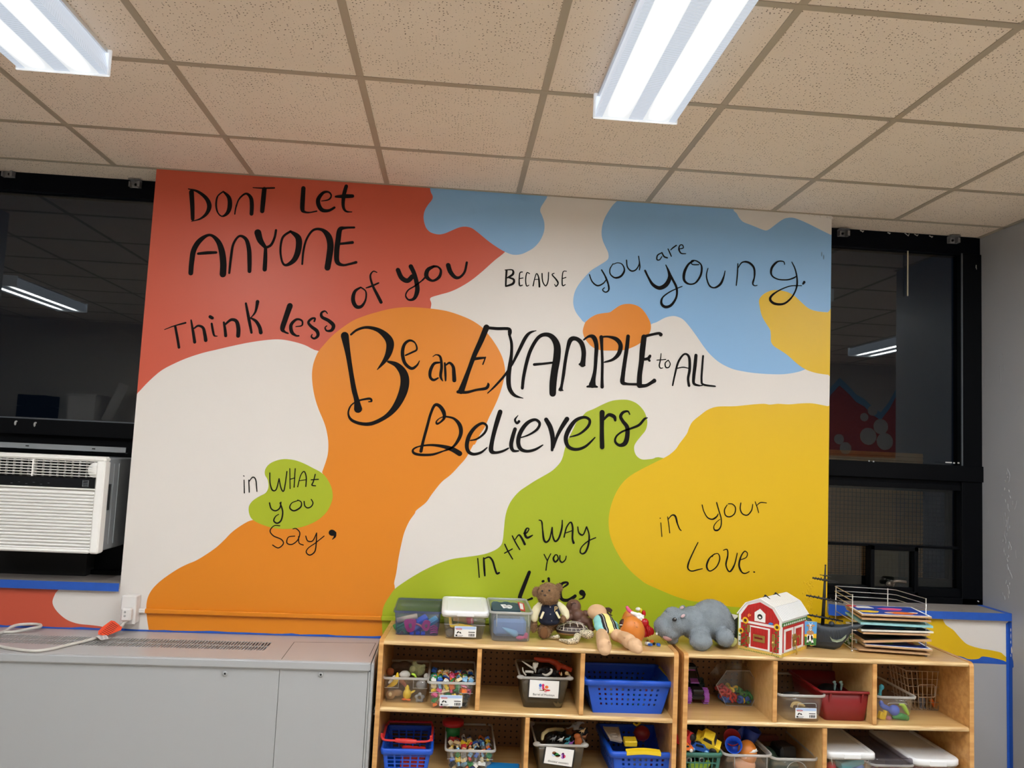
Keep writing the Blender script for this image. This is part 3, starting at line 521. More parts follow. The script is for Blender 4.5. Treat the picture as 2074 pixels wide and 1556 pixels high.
# chips of bare plaster along the top right corner and rough patch low on the yellow paint
for px, py, r in ((1683, 442, 4), (1676, 440, 3), (1662, 439, 3), (1650, 437, 2), (1640, 436, 2)):
    p = aty(px, py, 0); wb.ell((p.x, -.004, p.z), (r * .0024, .003, r * .0018), 8, 6, 0)
for _ in range(60):
    px, py = R.gauss(1639, 5), R.uniform(1176, 1242); p = aty(px, py, 0); s = R.uniform(.002, .006)
    wb.ell((p.x, -.0012, p.z), (s * .8, .0018, s * 1.3), 7, 5, 5)
for px, py in ((1664, 515), (1668, 521)): p = aty(px, py, 0); wb.ell((p.x, -.0014, p.z), (.003, .0006, .012), 7, 5, 8)
m_smudge = mat('blue grey smudge', '#6f8aa6', .5)
struct(wb.build('wall_back', [m_white, m_red, m_orange, m_blue, m_green, m_yellow, m_black, m_grey, m_smudge], smooth=False))
# right column with blistered paint
wr = MB(); wr.bx(CX, XR, -.53, .3, 0, H)
for px, py, r, e in [(2000, 1052, 1, 1)] + [(R.gauss(2040, 4), y_, R.uniform(.8, 2.2), R.uniform(1.5, 4)) for y_ in range(955, 1215, 4) if R.random() < .75] + [(R.uniform(1990, 2070), R.uniform(600, 1200), R.uniform(.8, 1.6), R.uniform(4, 12)) for _ in range(14)]:
    p = atx(px, py, CX); s = r * .0022; wr.ell((CX, p.y, p.z), (.0014 if 2025 < px < 2056 and e < 4 else .0006, s * R.uniform(.8, 1.6), s * e), 9, 6, 0, (R.uniform(-.5, .5), 0, 0))
struct(wr.build('wall_right', m_grey)); struct(MB().bx(XL, LXC, -.53, .3, 0, H).build('wall_left', m_grey))
wre = MB().bx(XL, XR, YB - .1, YB, 0, H)
wv = [(2.6 + i * .1, 2.38 + .16 * math.sin(i * .8 + 1) + .05 * math.sin(i * 1.7)) for i in range(31)]
wre.poly([(x, YB + .001, z + .09) for x, z in wv] + [(5.6, YB + .001, 1.9), (2.6, YB + .001, 1.9)], 1)
wre.poly([(x, YB + .002, z) for x, z in wv] + [(5.6, YB + .002, 1.76), (2.6, YB + .002, 1.76)], 2)
for x, z, r in ((4.6, 2.3, .06), (4.68, 2.38, .05), (4.5, 2.22, .05), (4.7, 2.12, .09), (4.55, 2.0, .1), (4.2, 1.95, .06), (4.28, 1.85, .07), (4.75, 1.95, .1)):
    wre.poly([(x + r * math.cos(t / 16 * 2 * PI), YB + .003, z + r * math.sin(t / 16 * 2 * PI)) for t in range(16)], 0)
struct(wre.build('wall_rear', [mat('cream wall paint', '#cfc6ba', .6), m_blue, m_red]))
struct(MB().bx(XL - .1, XL, YB, -.53, 0, H).build('wall_far_left', m_grey)); struct(MB().bx(XR, XR + .1, YB, -.53, 0, H).build('wall_far_right', m_grey))
# ------------------------------------------------------------------ windows
def win(n):
    o = bpy.data.objects.new('window_%d' % n, None); COL.objects.link(o); return struct(o)
def bar(b, x0, x1, z0, z1, y0=WY - .02, y1=WY + .05, mi=0, bev=.002): b.bx(x0, x1, y0, y1, z0, z1, mi, bev)
W2 = win(2)
zr1, zr0 = aty(1830, 938, WY).z, aty(1830, 970, WY).z          # meeting rail
xs = aty(1943, 800, WY).x
hz = aty(1830, 508, WY).z
f = MB(); bar(f, PXR - .05, CX, hz, H, WY - .01, WY + .08, 1); bar(f, xs, CX, SZ, hz); bar(f, PXR - .05, PXR + .03, SZ, hz)
bar(f, PXR, CX, zr0, zr1, WY - .03); bar(f, PXR, CX, SZ - .03, SZ + .03, WY - .02); bar(f, PXR, CX, zr0 - .03, zr0, WY - .005)
for px, py, a, b_ in ((1745, 468, 8, 3), (1800, 472, 6, 3), (1836, 475, 12, 2), (1855, 476, 9, 2), (1885, 479, 8, 3), (1977, 540, 1.5, 10), (1981, 1218, 3, 3)):
    p = aty(px, py, WY - .022); f.box(p, (a * .0021, .002, b_ * .0016), 2, (0, .05 * a, 0)); f.box(p + Vector((a * .001, 0, -b_ * .0008)), (a * .0012, .0018, b_ * .0014), 2, (0, -.1 * a, 0))
for px, py, a in ((1921, 937, 7), (1932, 938, 2), (1941, 938, 2), (1760, 934, 1.5), (1769, 935, 1.5)):
    p = aty(px, py, WY - .03); f.bx(p.x - a * .0023, p.x + a * .0023, p.y - .002, p.y, p.z - .003, p.z + .003, 2)
f.build('window_frame', [m_frame, m_navy, m_chip], W2)
MB().bx(PXR - .04, xs + .01, WY + .015, WY + .018, zr1 - .01, hz + .01).build('upper_pane', m_glass, W2)
p = aty(1948, 600, WY - .024); MB().bx(p.x - .003, p.x + .004, WY - .026, WY - .02, zr1, hz).build('edge_trim', mat('grey edge strip', '#5b6066', .4, metal=.5), W2)
p = aty(1838, 500, WY); q = aty(1838, 600, WY); MB().bx(p.x - .0022, p.x + .0022, WY - .005, WY, q.z, p.z).build('pull_wand', mat('pale wand', '#b7b09a', .4), W2)
# lower sash: frame, pane, horizontal bar, hinged vent with handle, security screen outside
a0, a1 = aty(1690, 975, WY), aty(1962, 1195, WY)
x1, zt_, zb_ = aty(1955, 1080, WY).x, aty(1830, 977, WY).z, SZ + .03
s = MB(); bar(s, x1 - .03, x1 + .01, zb_, zt_, WY - .01, WY + .04); bar(s, PXR, x1, zt_ - .03, zt_, WY - .01, WY + .04); bar(s, PXR, x1, zb_, zb_ + .04, WY - .01, WY + .04)
zh = aty(1760, 1104, WY).z; bar(s, PXR, x1, zh - .006, zh + .006, WY + .0, WY + .04)
xi = aty(1916, 1080, WY + .12).x
s.bx(xi, xi + .02, WY + .1, WY + .13, zb_, zt_); ziu = aty(1800, 992, WY + .12).z; s.bx(PXR, xi, WY + .1, WY + .13, ziu, zt_); zid = aty(1800, 1168, WY + .12).z; s.bx(PXR, xi + .1, WY + .1, WY + .13, zb_, zid)
s.build('lower_sash', m_frame, W2)
MB().bx(PXR, x1, WY + .02, WY + .023, zb_, zt_).build('lower_pane', m_glass, W2)
v0, v1 = aty(1761, 1104, WY - .01), aty(1857, 1203, WY - .01)
v = MB(); X0, X1, Z1, Z0 = v0.x, aty(1857, 1115, WY - .01).x, v0.z, zb_ + .0
for q in ((X0, X0 + .02, Z0, Z1), (X1 - .02, X1, Z0, Z1), (X0, X1, Z1 - .022, Z1), (X0, X1, Z0, Z0 + .022)): bar(v, *q, WY - .025, WY + .03)
vo = v.build('vent_sash', m_frame, W2)
MB().bx(X0 + .01, X1 - .01, WY, WY + .003, Z0 + .01, Z1 - .01).build('vent_pane', m_glass, vo)
hp = aty(1817, 1178, WY - .04); hb = MB()
hb.tube(spline([(hp.x - .025, WY - .03, hp.z - .02), (hp.x - .02, WY - .05, hp.z), (hp.x, WY - .055, hp.z + .004), (hp.x + .035, WY - .055, hp.z)], 4), [.008] * 13, 8); hb.ell((hp.x - .035, WY - .03, hp.z - .014), (.014, .012, .012)); hb.ell((hp.x - .02, WY - .03, hp.z - .012), (.009, .02, .016))
hb.build('vent_handle', mat('worn bronze', '#6b6258', .4, metal=.7), vo)
s = MB(); ys = WY + .16
for i in range(42): x = PXR - .02 + i * .0215; s.bx(x - .0009, x + .0009, ys, ys + .002, SZ, zr0)
for i in range(26): z = SZ + i * .0215; s.bx(PXR - .02, CX + .02, ys, ys + .002, z - .0009, z + .0009)
s.build('security_screen', mat('black screen wire', '#08080a', .5), W2)
# what stands outside: slatted wall, and the closed shaft sides
e = MB(); XE = aty(1868, 1080, .52).x
for i in range(40): z = .85 + i * .022; e.box(((1.3 + XE) / 2, .52, z), (XE - 1.3, .010, .020), 0, (-.30, 0, 0))
e.build('exterior_wall', [mat('brown slat cladding', '#b5794a', .7, var=.2, vscale=9)]); bpy.data.objects['exterior_wall']['kind'] = 'structure'
t = thing('added_slat_light', 'added warm light outside, hidden behind the mural pier to brighten the slats', 'added light', (1.40, .42, 1.25))  # added unseen light source, put in only to brighten the slats
m_ext = mat('added warm glow', '#ffd9a0', .4); m_ext.node_tree.nodes['Principled BSDF'].inputs['Emission Color'].default_value = (1, .74, .45, 1); m_ext.node_tree.nodes['Principled BSDF'].inputs['Emission Strength'].default_value = 26
MB().ell((1.40, .42, 1.25), (.03, .03, .05)).build('glow_ball', m_ext, t); MB().bx(1.385, 1.415, .3, .42, 1.3, 1.315).build('glow_arm', m_frame, t)
# left window
W1 = win(1)
rz1, rz0 = aty(150, 853, WY).z, aty(150, 884, WY).z
hz1 = aty(150, 395, WY).z
f = MB(); bar(f, LXC, PXL + .05, hz1, H, WY - .01, WY + .08, 1); bar(f, PXL - .02, PXL + .05, SZ, hz1); bar(f, LXC, LXC + .08, SZ, hz1)
bar(f, LXC, PXL, rz0, rz1, WY - .03); bar(f, LXC, PXL, SZ - .03, SZ + .02, WY - .02)
for px, py in ((31, 857), (70, 860)):
    p = aty(px, py, WY - .03); f.ell(p, (.005, .003, .011), 7, 5, 2); f.ell(p + Vector((.004, 0, .008)), (.005, .003, .004), 7, 5, 2)
f.build('window_frame', [m_frame, m_navy, m_chip], W1)
MB().bx(LXC + .05, PXL + .03, WY + .015, WY + .018, rz1 - .01, hz1 + .01).build('upper_pane', m_glass, W1)
MB().bx(LXC + .02, PXL + .03, WY + .01, WY + .02, SZ, rz0).build('filler_panel', mat('black filler panel', '#040508', .5, spec=.1), W1)
MB().bx(LXC, PXL, WY - .012, WY - .006, rz1 + .0, rz1 + .006).build('edge_trim', MATS['grey edge strip'], W1)
# sills
struct(MB().bx(LXC, PXL - .001, -.022, WY, SZ - .03, SZ, 0, .004).build('trim_1', m_sill)); struct(MB().bx(PXR + .001, CX, -.022, WY, SZ - .03, SZ, 0, .004).build('trim_2', m_sill))
# blind brackets screwed to the window heads
def bracket(px, py, lab):
    p = aty(px, py, WY - .012); t = thing('blind_bracket', lab, 'bracket', p)
    b = MB(); b.box(p, (.052, .004, .034), 0, None, .001); b.box(p + Vector((0, -.016, .016)), (.052, .034, .003)); b.box(p + Vector((-.022, -.012, -.006)), (.006, .026, .024)); b.box(p + Vector((.02, -.014, -.004)), (.012, .03, .026))
    b.build('bracket_plate', mat('galvanised bracket', '#8b8b8e', .45, metal=.5), t)
    MB().cyl(p + Vector((0, -.005, -.002)), .006, .006, 10, 0, 'y').build('screw', m_dark, t)
bracket(20, 353, 'small galvanised blind bracket on the left window head, nearer the frame edge')
bracket(276, 374, 'small galvanised blind bracket on the left window head, beside the red mural')
bracket(1706, 473, 'small galvanised blind bracket on the right window head, beside the blue mural')
bracket(1928, 487, 'small galvanised blind bracket on the right window head, beside the grey wall')
# masking tape
def tape(name, lab, b): tag(b.build(name, [m_tape, m_white, m_yellow]), lab, 'tape')
def strip(b, pts, y, wob=0):
    """a band given as upper and lower photo outlines on plane y"""
    up, dn = pts; b.prism([aty(*q, y) for q in up] + [aty(*q, y) for q in dn[::-1]], (0, -.0006, 0))
tape('masking_tape', 'blue masking tape along the front edge of the left window sill', MB().bx(LXC, PXL + .004, -.0232, -.0222, SZ - .034, SZ + .0005))
b = MB(); b.bx(PXR - .0, CX - .001, -.0232, -.0222, SZ - .034, SZ + .0005)
pl = aty(1680, 1232, -.03); b.prism([pl + Vector(q) for q in ((-.005, 0, .02), (.07, 0, .012), (.085, 0, -.028), (.03, 0, -.034), (-.005, 0, -.03))], (0, -.003, 0))
tape('masking_tape', 'blue masking tape along the front edge of the right window sill', b)
b = MB(); b.bx(CX - .03, CX - .001, -.022, WY - .02, SZ + .0002, SZ + .0012); tape('masking_tape', 'blue masking tape on the right sill top against the grey wall', b)
b = MB(); strip(b, ([(1925, 1326), (1945, 1325), (1965, 1330), (1985, 1329), (2010, 1332), (2030, 1337), (2041, 1341)], [(1925, 1343), (1945, 1343), (1966, 1343.5), (1985, 1344), (2010, 1345), (2030, 1346), (2041, 1346)]), -.0001)
tape('masking_tape', 'blue masking tape under the yellow paint on the low right wall', b)
b = MB(); ya = -.0
b.prism([(CX - .0006, q[0], q[1]) for q in ((-.001, SZ - .04), (-.022, SZ - .037), (-.024, SZ - .2), (-.03, SZ - .215), (-.032, SZ - .24), (-.024, SZ - .245), (-.024, .02), (-.001, .02))], (-.0006, 0, 0))
b.prism([(q[0], -.0008, q[1]) for q in ((CX - .001, SZ - .04), (CX - .014, SZ - .05), (CX - .012, .02), (CX - .001, .02))], (0, -.0006, 0))
rg = random.Random(6)
for py, hh, ww in ((1278, 9, 3), (1290, 14, 2), (1303, 8, 3), (1318, 16, 5), (1330, 8, 3)):
    q = atx(2053, py, CX); y0 = -.018 + rg.uniform(-.003, .004); s_ = .0022
    b.prism([(CX - .0013, y0 + ww * s_ * math.cos(a) * rg.uniform(.5, 1) * .5, q.z + hh * s_ * math.sin(a) * rg.uniform(.6, 1) * .5) for a in [i * .63 for i in range(10)]], (-.0003, 0, 0), 1)
tape('masking_tape', 'long vertical blue masking tape down the right wall corner', b)
b = MB(); up = []; dn = []
for i in range(60):
    x = LXC + (PXL - LXC + 1.13) * i / 59; up.append((x, -.0012, .781 + .009 + R.uniform(-.003, .002))); dn.append((x, -.0012, .7815))
b.prism(up + dn[::-1], (0, -.0006, 0)); tape('masking_tape', 'thin blue masking tape along the wall behind the grey heating cabinet', b)
# ------------------------------------------------------------------ ceiling lights
def lamp_mats():
    m = mat('prismatic lens', '#5b6068', .3); N, L = nodes(m); b = N['Principled BSDF']; tc = N.new('ShaderNodeTexCoord')
    wv = N.new('ShaderNodeTexWave'); wv.bands_direction = 'Y'; wv.inputs['Scale'].default_value = 55; L.new(tc.outputs['Object'], wv.inputs['Vector'])
    mr = N.new('ShaderNodeMapRange'); mr.inputs[3].default_value = .40; mr.inputs[4].default_value = .92; L.new(wv.outputs['Fac'], mr.inputs[0])
    b.inputs['Emission Color'].default_value = (.80, .88, 1, 1); L.new(mr.outputs[0], b.inputs['Emission Strength'])
    g_ = mat('lens over the tube', '#5b6068', .3); N, L = nodes(g_); b = N['Principled BSDF']; tc = N.new('ShaderNodeTexCoord')
    sp = N.new('ShaderNodeSeparateXYZ'); L.new(tc.outputs['Object'], sp.inputs[0])
    def mth(op, *a):
        q = N.new('ShaderNodeMath'); q.operation = op
        for i, x in enumerate(a):
            if isinstance(x, (int, float)): q.inputs[i].default_value = x
            else: L.new(x, q.inputs[i])
        return q.outputs[0]
    d = mth('SUBTRACT', mth('ABSOLUTE', sp.outputs[0]), .068); d2 = mth('MULTIPLY', mth('MULTIPLY', d, d), -1 / (2 * .011 ** 2))
    yy = mth('SUBTRACT', mth('ABSOLUTE', sp.outputs[1]), .55); fade = N.new('ShaderNodeMapRange'); fade.inputs[1].default_value = .05; fade.inputs[2].default_value = -.12; fade.inputs[3].default_value = .004; L.new(yy, fade.inputs[0])
    e = mth('ADD', mth('MULTIPLY', mth('MULTIPLY', mth('EXPONENT', d2), LAMP * 24), mth('MULTIPLY', fade.outputs[0], fade.outputs[0])), .8)
    b.inputs['Emission Color'].default_value = (.945, .98, 1, 1); L.new(e, b.inputs['Emission Strength'])
    return m, g_
m_lens, m_tube = lamp_mats(); m_lw = mat('white lamp plastic', '#e9eef5', .4)
m_cap = mat('lit white end cap', '#f2f5fa', .35); m_cap.node_tree.nodes['Principled BSDF'].inputs['Emission Color'].default_value = (.85, .92, 1, 1); m_cap.node_tree.nodes['Principled BSDF'].inputs['Emission Strength'].default_value = .30
def light_fixture(x0, y1, lab, grp=None):
    cx, cyy = x0 + .143, y1 - .61
    t = thing('ceiling_light', lab, 'light', (cx, cyy, H), 0, grp)
    hw, hl = .135, .602; z0, z1 = -.082, -.012
    MB().bx(-.13, .13, -hl, hl, -.012, 0).build('housing', m_lw, None)
    o = bpy.context.scene.objects[-1] if False else COL.objects[-1]; o.parent = t
    b = MB(); xs_ = [-hw, -.112, -.024, .024, .112, hw]
    for i in range(5): b.quad((xs_[i], -hl, z0), (xs_[i], hl, z0), (xs_[i + 1], hl, z0), (xs_[i + 1], -hl, z0), 1 if i in (1, 3) else 0)
    for sg in (-1, 1):
        b.quad((sg * hw, -hl, z0), (sg * hw, hl, z0), (sg * hw, hl, z0 + .02), (sg * hw, -hl, z0 + .02), 0); b.quad((sg * hw, -hl, z0 + .02), (sg * hw, hl, z0 + .02), (sg * (hw - .012), hl, z1), (sg * (hw - .012), -hl, z1), 0)
        b.quad((sg * hw, sg * hl, z0), (-sg * hw, sg * hl, z0), (-sg * hw, sg * hl, z1), (sg * hw, sg * hl, z1), 0)
    o = b.build('diffuser', [m_lens, m_tube]); o.parent = t
    for sg in (-1, 1):
        o = MB().bx(-.143, .143, sg * hl, sg * .61, -.088, 0, 0, .003).build('end_cap', m_cap); o.parent = t
    return t
light_fixture(.163, -1.078, 'bright white wraparound ceiling light above the centre of the mural')
light_fixture(-1.665, -1.11, 'bright white wraparound ceiling light at the top left near the dark window')
light_fixture(1.99, -1.09, 'white wraparound ceiling light out to the right beside the grey column')
for x0 in (-4.02, -1.665, .163, 1.99, 3.66):
    light_fixture(x0, -2.39, 'white wraparound ceiling light in the rear row over the room', 'rear ceiling lights')

# rear of the room, seen only as reflections in the dark panes
t = thing('storage_cabinet', 'tall grey cabinet against the rear wall, mirrored in the left window', 'cabinet', (-4.3, -4.6, 0))
MB().bx(-5.3, -3.4, -4.84, -4.35, 0, 1.72).build('cabinet_body', m_grey, t); MB().bx(-5.32, -3.38, -4.84, -4.33, 1.72, 1.75).build('cabinet_top', m_white, t)
for x in (-5.28, -4.34): d_ = MB().bx(x, x + .92, -4.35, -4.33, .05, 1.7, 0, .004).build('door', m_grey, t); MB().bx(x + .8, x + .82, -4.31, -4.33, .9, 1.1).build('handle', m_steel, d_)
t = thing('paper_box', 'white box standing on the rear cabinet, mirrored in the left window', 'box', (-4.1, -4.6, 1.75)); MB().bx(-4.25, -3.98, -4.78, -4.5, 1.75, 2.0, 0, .004).build('box_body', m_white, t); MB().bx(-4.26, -3.97, -4.79, -4.49, 2.0, 2.02).build('box_lid', m_white, t)
t = thing('paper_roll', 'white paper roll leaning beside the box on the rear cabinet', 'paper roll', (-3.9, -4.6, 1.75)); MB().cyl((-3.82, -4.6, 1.95), .05, .42, 18, 0, (.35, 0, .9)).build('roll', m_white, t)
for i, (x, h_) in enumerate(((-4.62, .12), (-4.62, .24))): tag(MB().bx(x - .14, x + .14, -4.8, -4.5, 1.75 + i * .12, 1.75 + h_ - .004, 0, .004).build('storage_box', m_navy), ('lower' if i == 0 else 'upper') + ' dark box of the pair stacked on the rear cabinet', 'box')
# ------------------------------------------------------------------ heating cabinet under the left window
m_hu = mat('grey enamel', '#a6a8aa', .38, spec=.45); m_hut = mat('warm grey enamel top', '#adaaa9', .32)
HUX, HUY, HUZ = -.505, -.402, .781
t = thing('heating_cabinet', 'long grey metal heating cabinet with a slotted top under the left window', 'heater', (-1.65, -.2, 0))
b = MB(); xsm = aty(566, 1354, HUY).x
b.bx(LXC, xsm - .001, HUY + .008, -.004, .05, HUZ - .035); b.bx(xsm + .001, HUX - .022, HUY + .008, -.004, .05, HUZ - .035)
b.bx(HUX - .012, HUX, HUY, -.004, .0, HUZ - .003, 0, .004); b.bx(HUX - .02, HUX - .013, HUY + .006, -.01, .0, HUZ - .036); b.bx(LXC, HUX - .02, HUY + .03, -.01, 0, .05)
b.build('front_panel', m_hu, t)
gy0, gy1 = atz(547.5, 1301, HUZ).y, atz(531, 1317.5, HUZ).y; gx1 = atz(540, 1309, HUZ).x
us = [0]; x = LXC + .1; Wt = (HUX - .012) - LXC
sl = []
while x < gx1: sl.append((x, x + .0082)); x += .0122
for a, c in sl: us += [(a - LXC) / Wt, (c - LXC) / Wt]
us.append(1); D = .398
vv = [0, (gy1 + .402) / D, ((gy0 + gy1) / 2 - .0025 + .402) / D, ((gy0 + gy1) / 2 + .0025 + .402) / D, (gy0 + .402) / D, 1]
b = MB(); b.panel([(LXC, -.402, HUZ), (HUX - .012, -.402, HUZ), (HUX - .012, -.004, HUZ), (LXC, -.004, HUZ)], us, vv, lambda i, j: i % 2 == 1 and j in (1, 3), (0, 0, -.004))
b.build('top_panel', m_hut, t)
MB().bx(LXC, HUX - .013, HUY - .004, HUY + .012, HUZ - .036, HUZ + .0006, 0, .007).build('front_lip', m_hu, t)
MB().bx(LXC, HUX - .03, HUY + .05, -.03, HUZ - .09, HUZ - .08).build('cavity_floor', mat('dark slot backing', '#2b2622', .9), t)  # dark sheet under the slots, coloured so the openings look deep and unlit
b = MB(); pL = atz(570, 1336, HUZ); pB = atz(596, 1301, HUZ)
b.prism([pL + Vector((-.001, 0, .0003)), pL + Vector((.001, 0, .0003)), pB + Vector((.001, 0, .0003)), pB + Vector((-.001, 0, .0003))], (0, 0, .0002))
p2 = atz(761, 1303, HUZ); p3 = atz(748, 1330, HUZ); b.prism([pB + Vector((0, -.001, .0003)), pB + Vector((0, .001, .0003)), p2 + Vector((0, .001, .0003)), p2 + Vector((0, -.001, .0003))], (0, 0, .0002))
b.prism([p2 + Vector((-.001, 0, .0003)), p2 + Vector((.001, 0, .0003)), p3 + Vector((.001, 0, .0003)), p3 + Vector((-.001, 0, .0003))], (0, 0, .0002))
b.build('panel_seam', m_dark, t)
for px, py in ((456, 1364.5), (650, 1366.5)):
    p = aty(px, py, HUY + .006); MB().lathe(p, [(.004, -.001), (.009, -.001), (.009, .004), (.004, .004)], 16, 0, Euler((PI / 2, 0, 0)).to_matrix()).build('lock_bolt', m_hu, t)
    MB().cyl(p, .0045, .004, 12, 0, 'y').build('bolt_hole', m_dark, t)
# ------------------------------------------------------------------ air conditioner in the left window
m_ac = mat('off white appliance plastic', '#f0efeb', .45); m_acs = mat('pale grey painted metal', '#8d9194', .45)
AF, AB = -.10, WY + .02                                    # front and back planes
A1, A0 = aty(214, 926, AF), aty(198, 1123, AF)
ax1 = (A1.x + A0.x) / 2; az1 = A1.z; az0 = A0.z; ax0 = ax1 - .56
t = thing('air_conditioner', 'off white window air conditioner with louvred front below the left window', 'air conditioner', ((ax0 + ax1) / 2, 0, az0))
MB().bx(ax0 + .01, ax1 - .004, AF + .05, AB, az0 + .006, az1 - .006, 0, .006).build('body', m_acs, t)
b = MB()
for dy in (.1, .15): b.bx(ax1 - .006, ax1 - .001, AF + dy, AF + dy + .004, az0 + .03, az1 - .03, 0)
b.build('side_rib', m_acs, t)
gz = lambda py: aty(60, py, AF).z
gr1, gr0 = gz(930), gz(964); cp1, cp0 = gz(965), gz(985); lv1, lv0 = gz(990), gz(1110)
gxr = aty(195, 945, AF).x
b = MB(); b.bx(ax0, ax1, AF, AF + .055, gr1, az1, 0, .008); b.bx(gxr, ax1, AF, AF + .055, az0, gr1 + .004, 0, .006); b.bx(ax0, gxr, AF, AF + .055, az0, lv0, 0, .006); b.bx(ax0, gxr, AF + .022, AF + .055, az0, lv1 + .004); b.bx(ax0, ax0 + .02, AF, AF + .055, az0, az1, 0, .006)
b.bx(ax0, gxr + .003, AF + .001, AF + .03, cp0 - .006, cp0 + .0)
b.build('front_panel', m_ac, t)
b = MB(); n = 18
for i in range(n):
    z = lv0 + (lv1 - lv0) * (i + .5) / n; b.box(((ax0 + gxr) / 2, AF + .012, z), (gxr - ax0, .024, .0062), 0, (.62, 0, 0))
b.build('intake_louver', m_ac, t)
MB().bx(ax0 + .01, gxr, AF + .04, AF + .05, gr0, gr1).build('outlet_back', m_dark, t)
b = MB()
for i in range(6):
    z = gr0 + (gr1 - gr0) * (i + .5) / 6; b.box(((ax0 + gxr) / 2, AF + .012, z), (gxr - ax0, .016, .0022), 0, (-.2, 0, 0))
for px in (65, -60):
    x = aty(px, 945, AF).x; b.bx(x - .003, x + .003, AF + .004, AF + .03, gr0, gr1)
for i in range(14): x = gxr - .02 - i * .03; b.bx(x - .0008, x + .0008, AF + .022, AF + .038, gr0, gr1)
b.cyl((gxr - .004, AF + .015, (gr0 + gr1) / 2), (gr1 - gr0) * .46, .02, 16, 0, 'y')
b.build('outlet_vane', m_ac, t)
b = MB(); b.bx(ax0 + .005, gxr, AF - .001, AF + .02, cp0, cp1, 0, .002)
cpo = b.build('control_panel', mat('gloss black panel', '#08090b', .12), t)
lx = gxr - .03; m_dim = mat('dim grey print', '#5f6468', .5); zq = lambda v: cp0 + (cp1 - cp0) * v
MB().panel([(lx - .02, AF - .001, zq(.18)), (lx + .006, AF - .001, zq(.18)), (lx + .006, AF - .001, zq(.85)), (lx - .02, AF - .001, zq(.85))], [0, .1, .9, 1], [0, .07, .2, .3, .45, .55, .7, .78, .93, 1], lambda i, j: i == 1 and j in (1, 3, 5, 7), (0, -.0006, 0)).build('energy_mark', m_dim, cpo)
for i in range(6): x = aty(22 + i * 15, 975, AF).x; MB().bx(x, x + .008, AF - .0016, AF - .001, cp0 + .01 + .006 * (i % 2), cp0 + .0115 + .006 * (i % 2)).build('button_mark', m_dim, cpo)
p = aty(211, 1005, AF); MB().bx(ax1 - .003, ax1 + .001, AF + .06, AF + .075, gz(1030), gz(976)).build('side_label', mat('dark strip', '#25272a', .4), t)
b = MB(); rz = aty(200, 905, AB - .09).z; b.bx(ax0 - .02, aty(256, 915, WY - .06).x, WY - .07, WY - .045, az1 + .012, az1 + .016, 0); b.bx(ax0 - .02, aty(256, 915, WY - .06).x, WY - .07, WY - .066, az1 + .012, az1 + .04, 0)
b.build('mounting_rail', m_acs, t)
for px in (55, 190):
    p = aty(px, 908, WY - .07); MB().box((p.x, WY - .0705, az1 + .028), (.014, .003, .005)).build('rail_slot', m_dark, t)
MB().bx(ax0 + .02, ax1 - .14, WY - .07, AB, SZ, az0 + .006).build('dark_void_block', m_dark, t)  # near-black and set back, so it passes for the shaded void below
# ------------------------------------------------------------------ raceway, outlet and cord
m_wp = mat('white electrical plastic', '#dedbd8', .4)
cz1 = aty(500, 1243, 0).z
xg = aty(773, 1250, 0).x; x0 = aty(288, 1237, 0).x; xo = aty(296, 1237, 0).x
t = thing('cable_raceway', 'thin surface cable raceway painted orange and green along the low wall', 'cable raceway', (x0, 0, cz1))
MB().bx(xo, xg, -.018, -.0045, cz1 - .010, cz1 + .010, 0, .003).build('raceway_cover', m_orange, t)
c_ = MB().bx(xg, .60, -.018, -.0045, cz1 - .010, cz1 + .010, 0, .003).build('raceway_cover', m_green, t); c_['label'] = 'green painted raceway length'
c_ = MB().bx(x0 - .012, xo, -.018, -.0045, cz1 - .009, cz1 + .009, 0, .003).build('raceway_end', m_wp, t); c_['label'] = 'white unpainted end'
ob0, ob1 = aty(242.5, 1263, -.055), aty(277, 1208, -.055)
ox0, ox1, oz0, oz1 = ob0.x, ob1.x, ob0.z - .002, ob1.z
t = thing('wall_outlet', 'white surface mounted outlet box at the lower left of the mural', 'outlet', ((ox0 + ox1) / 2, 0, oz0))
MB().bx(ox0, ox1, -.05, -.0042, oz0, oz1, 0, .003).build('outlet_box', m_wp, t)
MB().bx(ox0 - .001, ox1 + .001, -.057, -.05, oz0 - .001, oz1 + .001, 0, .003).build('cover_plate', m_wp, t)
m_cord = mat('grey white cord', '#c9c5bd', .5)
t = thing('power_cord', 'grey power cord with a white plug and orange warning tag', 'cord', (-1.6, -.2, HUZ))
CZ = HUZ + .0065
pg = [(ox0 + .014, ox0 + .06, oz0 + .02, oz1 - .045)]
plx = aty(256, 1244, -.08)
b = MB(); b.bx(plx.x - .022, plx.x + .02, -.086, -.057, plx.z - .03, plx.z + .024, 0, .006)
po = b.build('plug', m_wp, t)
b = MB()
for dz in (.012, -.004): b.lathe((plx.x - .004, -.0865, plx.z + dz - .003), [(.002, 0), (.004, .0), (.004, .0008), (.002, .0008)], 10, 0, Euler((PI / 2, 0, 0)).to_matrix())
b.build('plug_button', mat('grey button print', '#8f9194', .5), po)
path = [Vector((plx.x + .008, -.07, plx.z - .028)), aty(251, 1262, -.075), aty(244, 1270, -.08)]
path += [cz('L', a, q, CZ) for a, q in ((720, 1395), (640, 1432), (560, 1455), (450, 1480), (330, 1508), (220, 1520), (100, 1508), (0, 1488), (-140, 1440), (-120, 1405), (0, 1398), (100, 1393), (200, 1392), (262, 1380), (255, 1365), (180, 1362), (90, 1374), (0, 1402), (-150, 1420), (-330, 1380), (-420, 1330))]
path[-2] = path[-2] + Vector((0, 0, .03)); path[-1] = Vector((path[-1].x, -.12, az0 + .02))
for i in range(15, 20): path[i].z += .012
MB().tube(spline([tuple(p) for p in path], 6), .0062, 8).build('cord', m_cord, t)
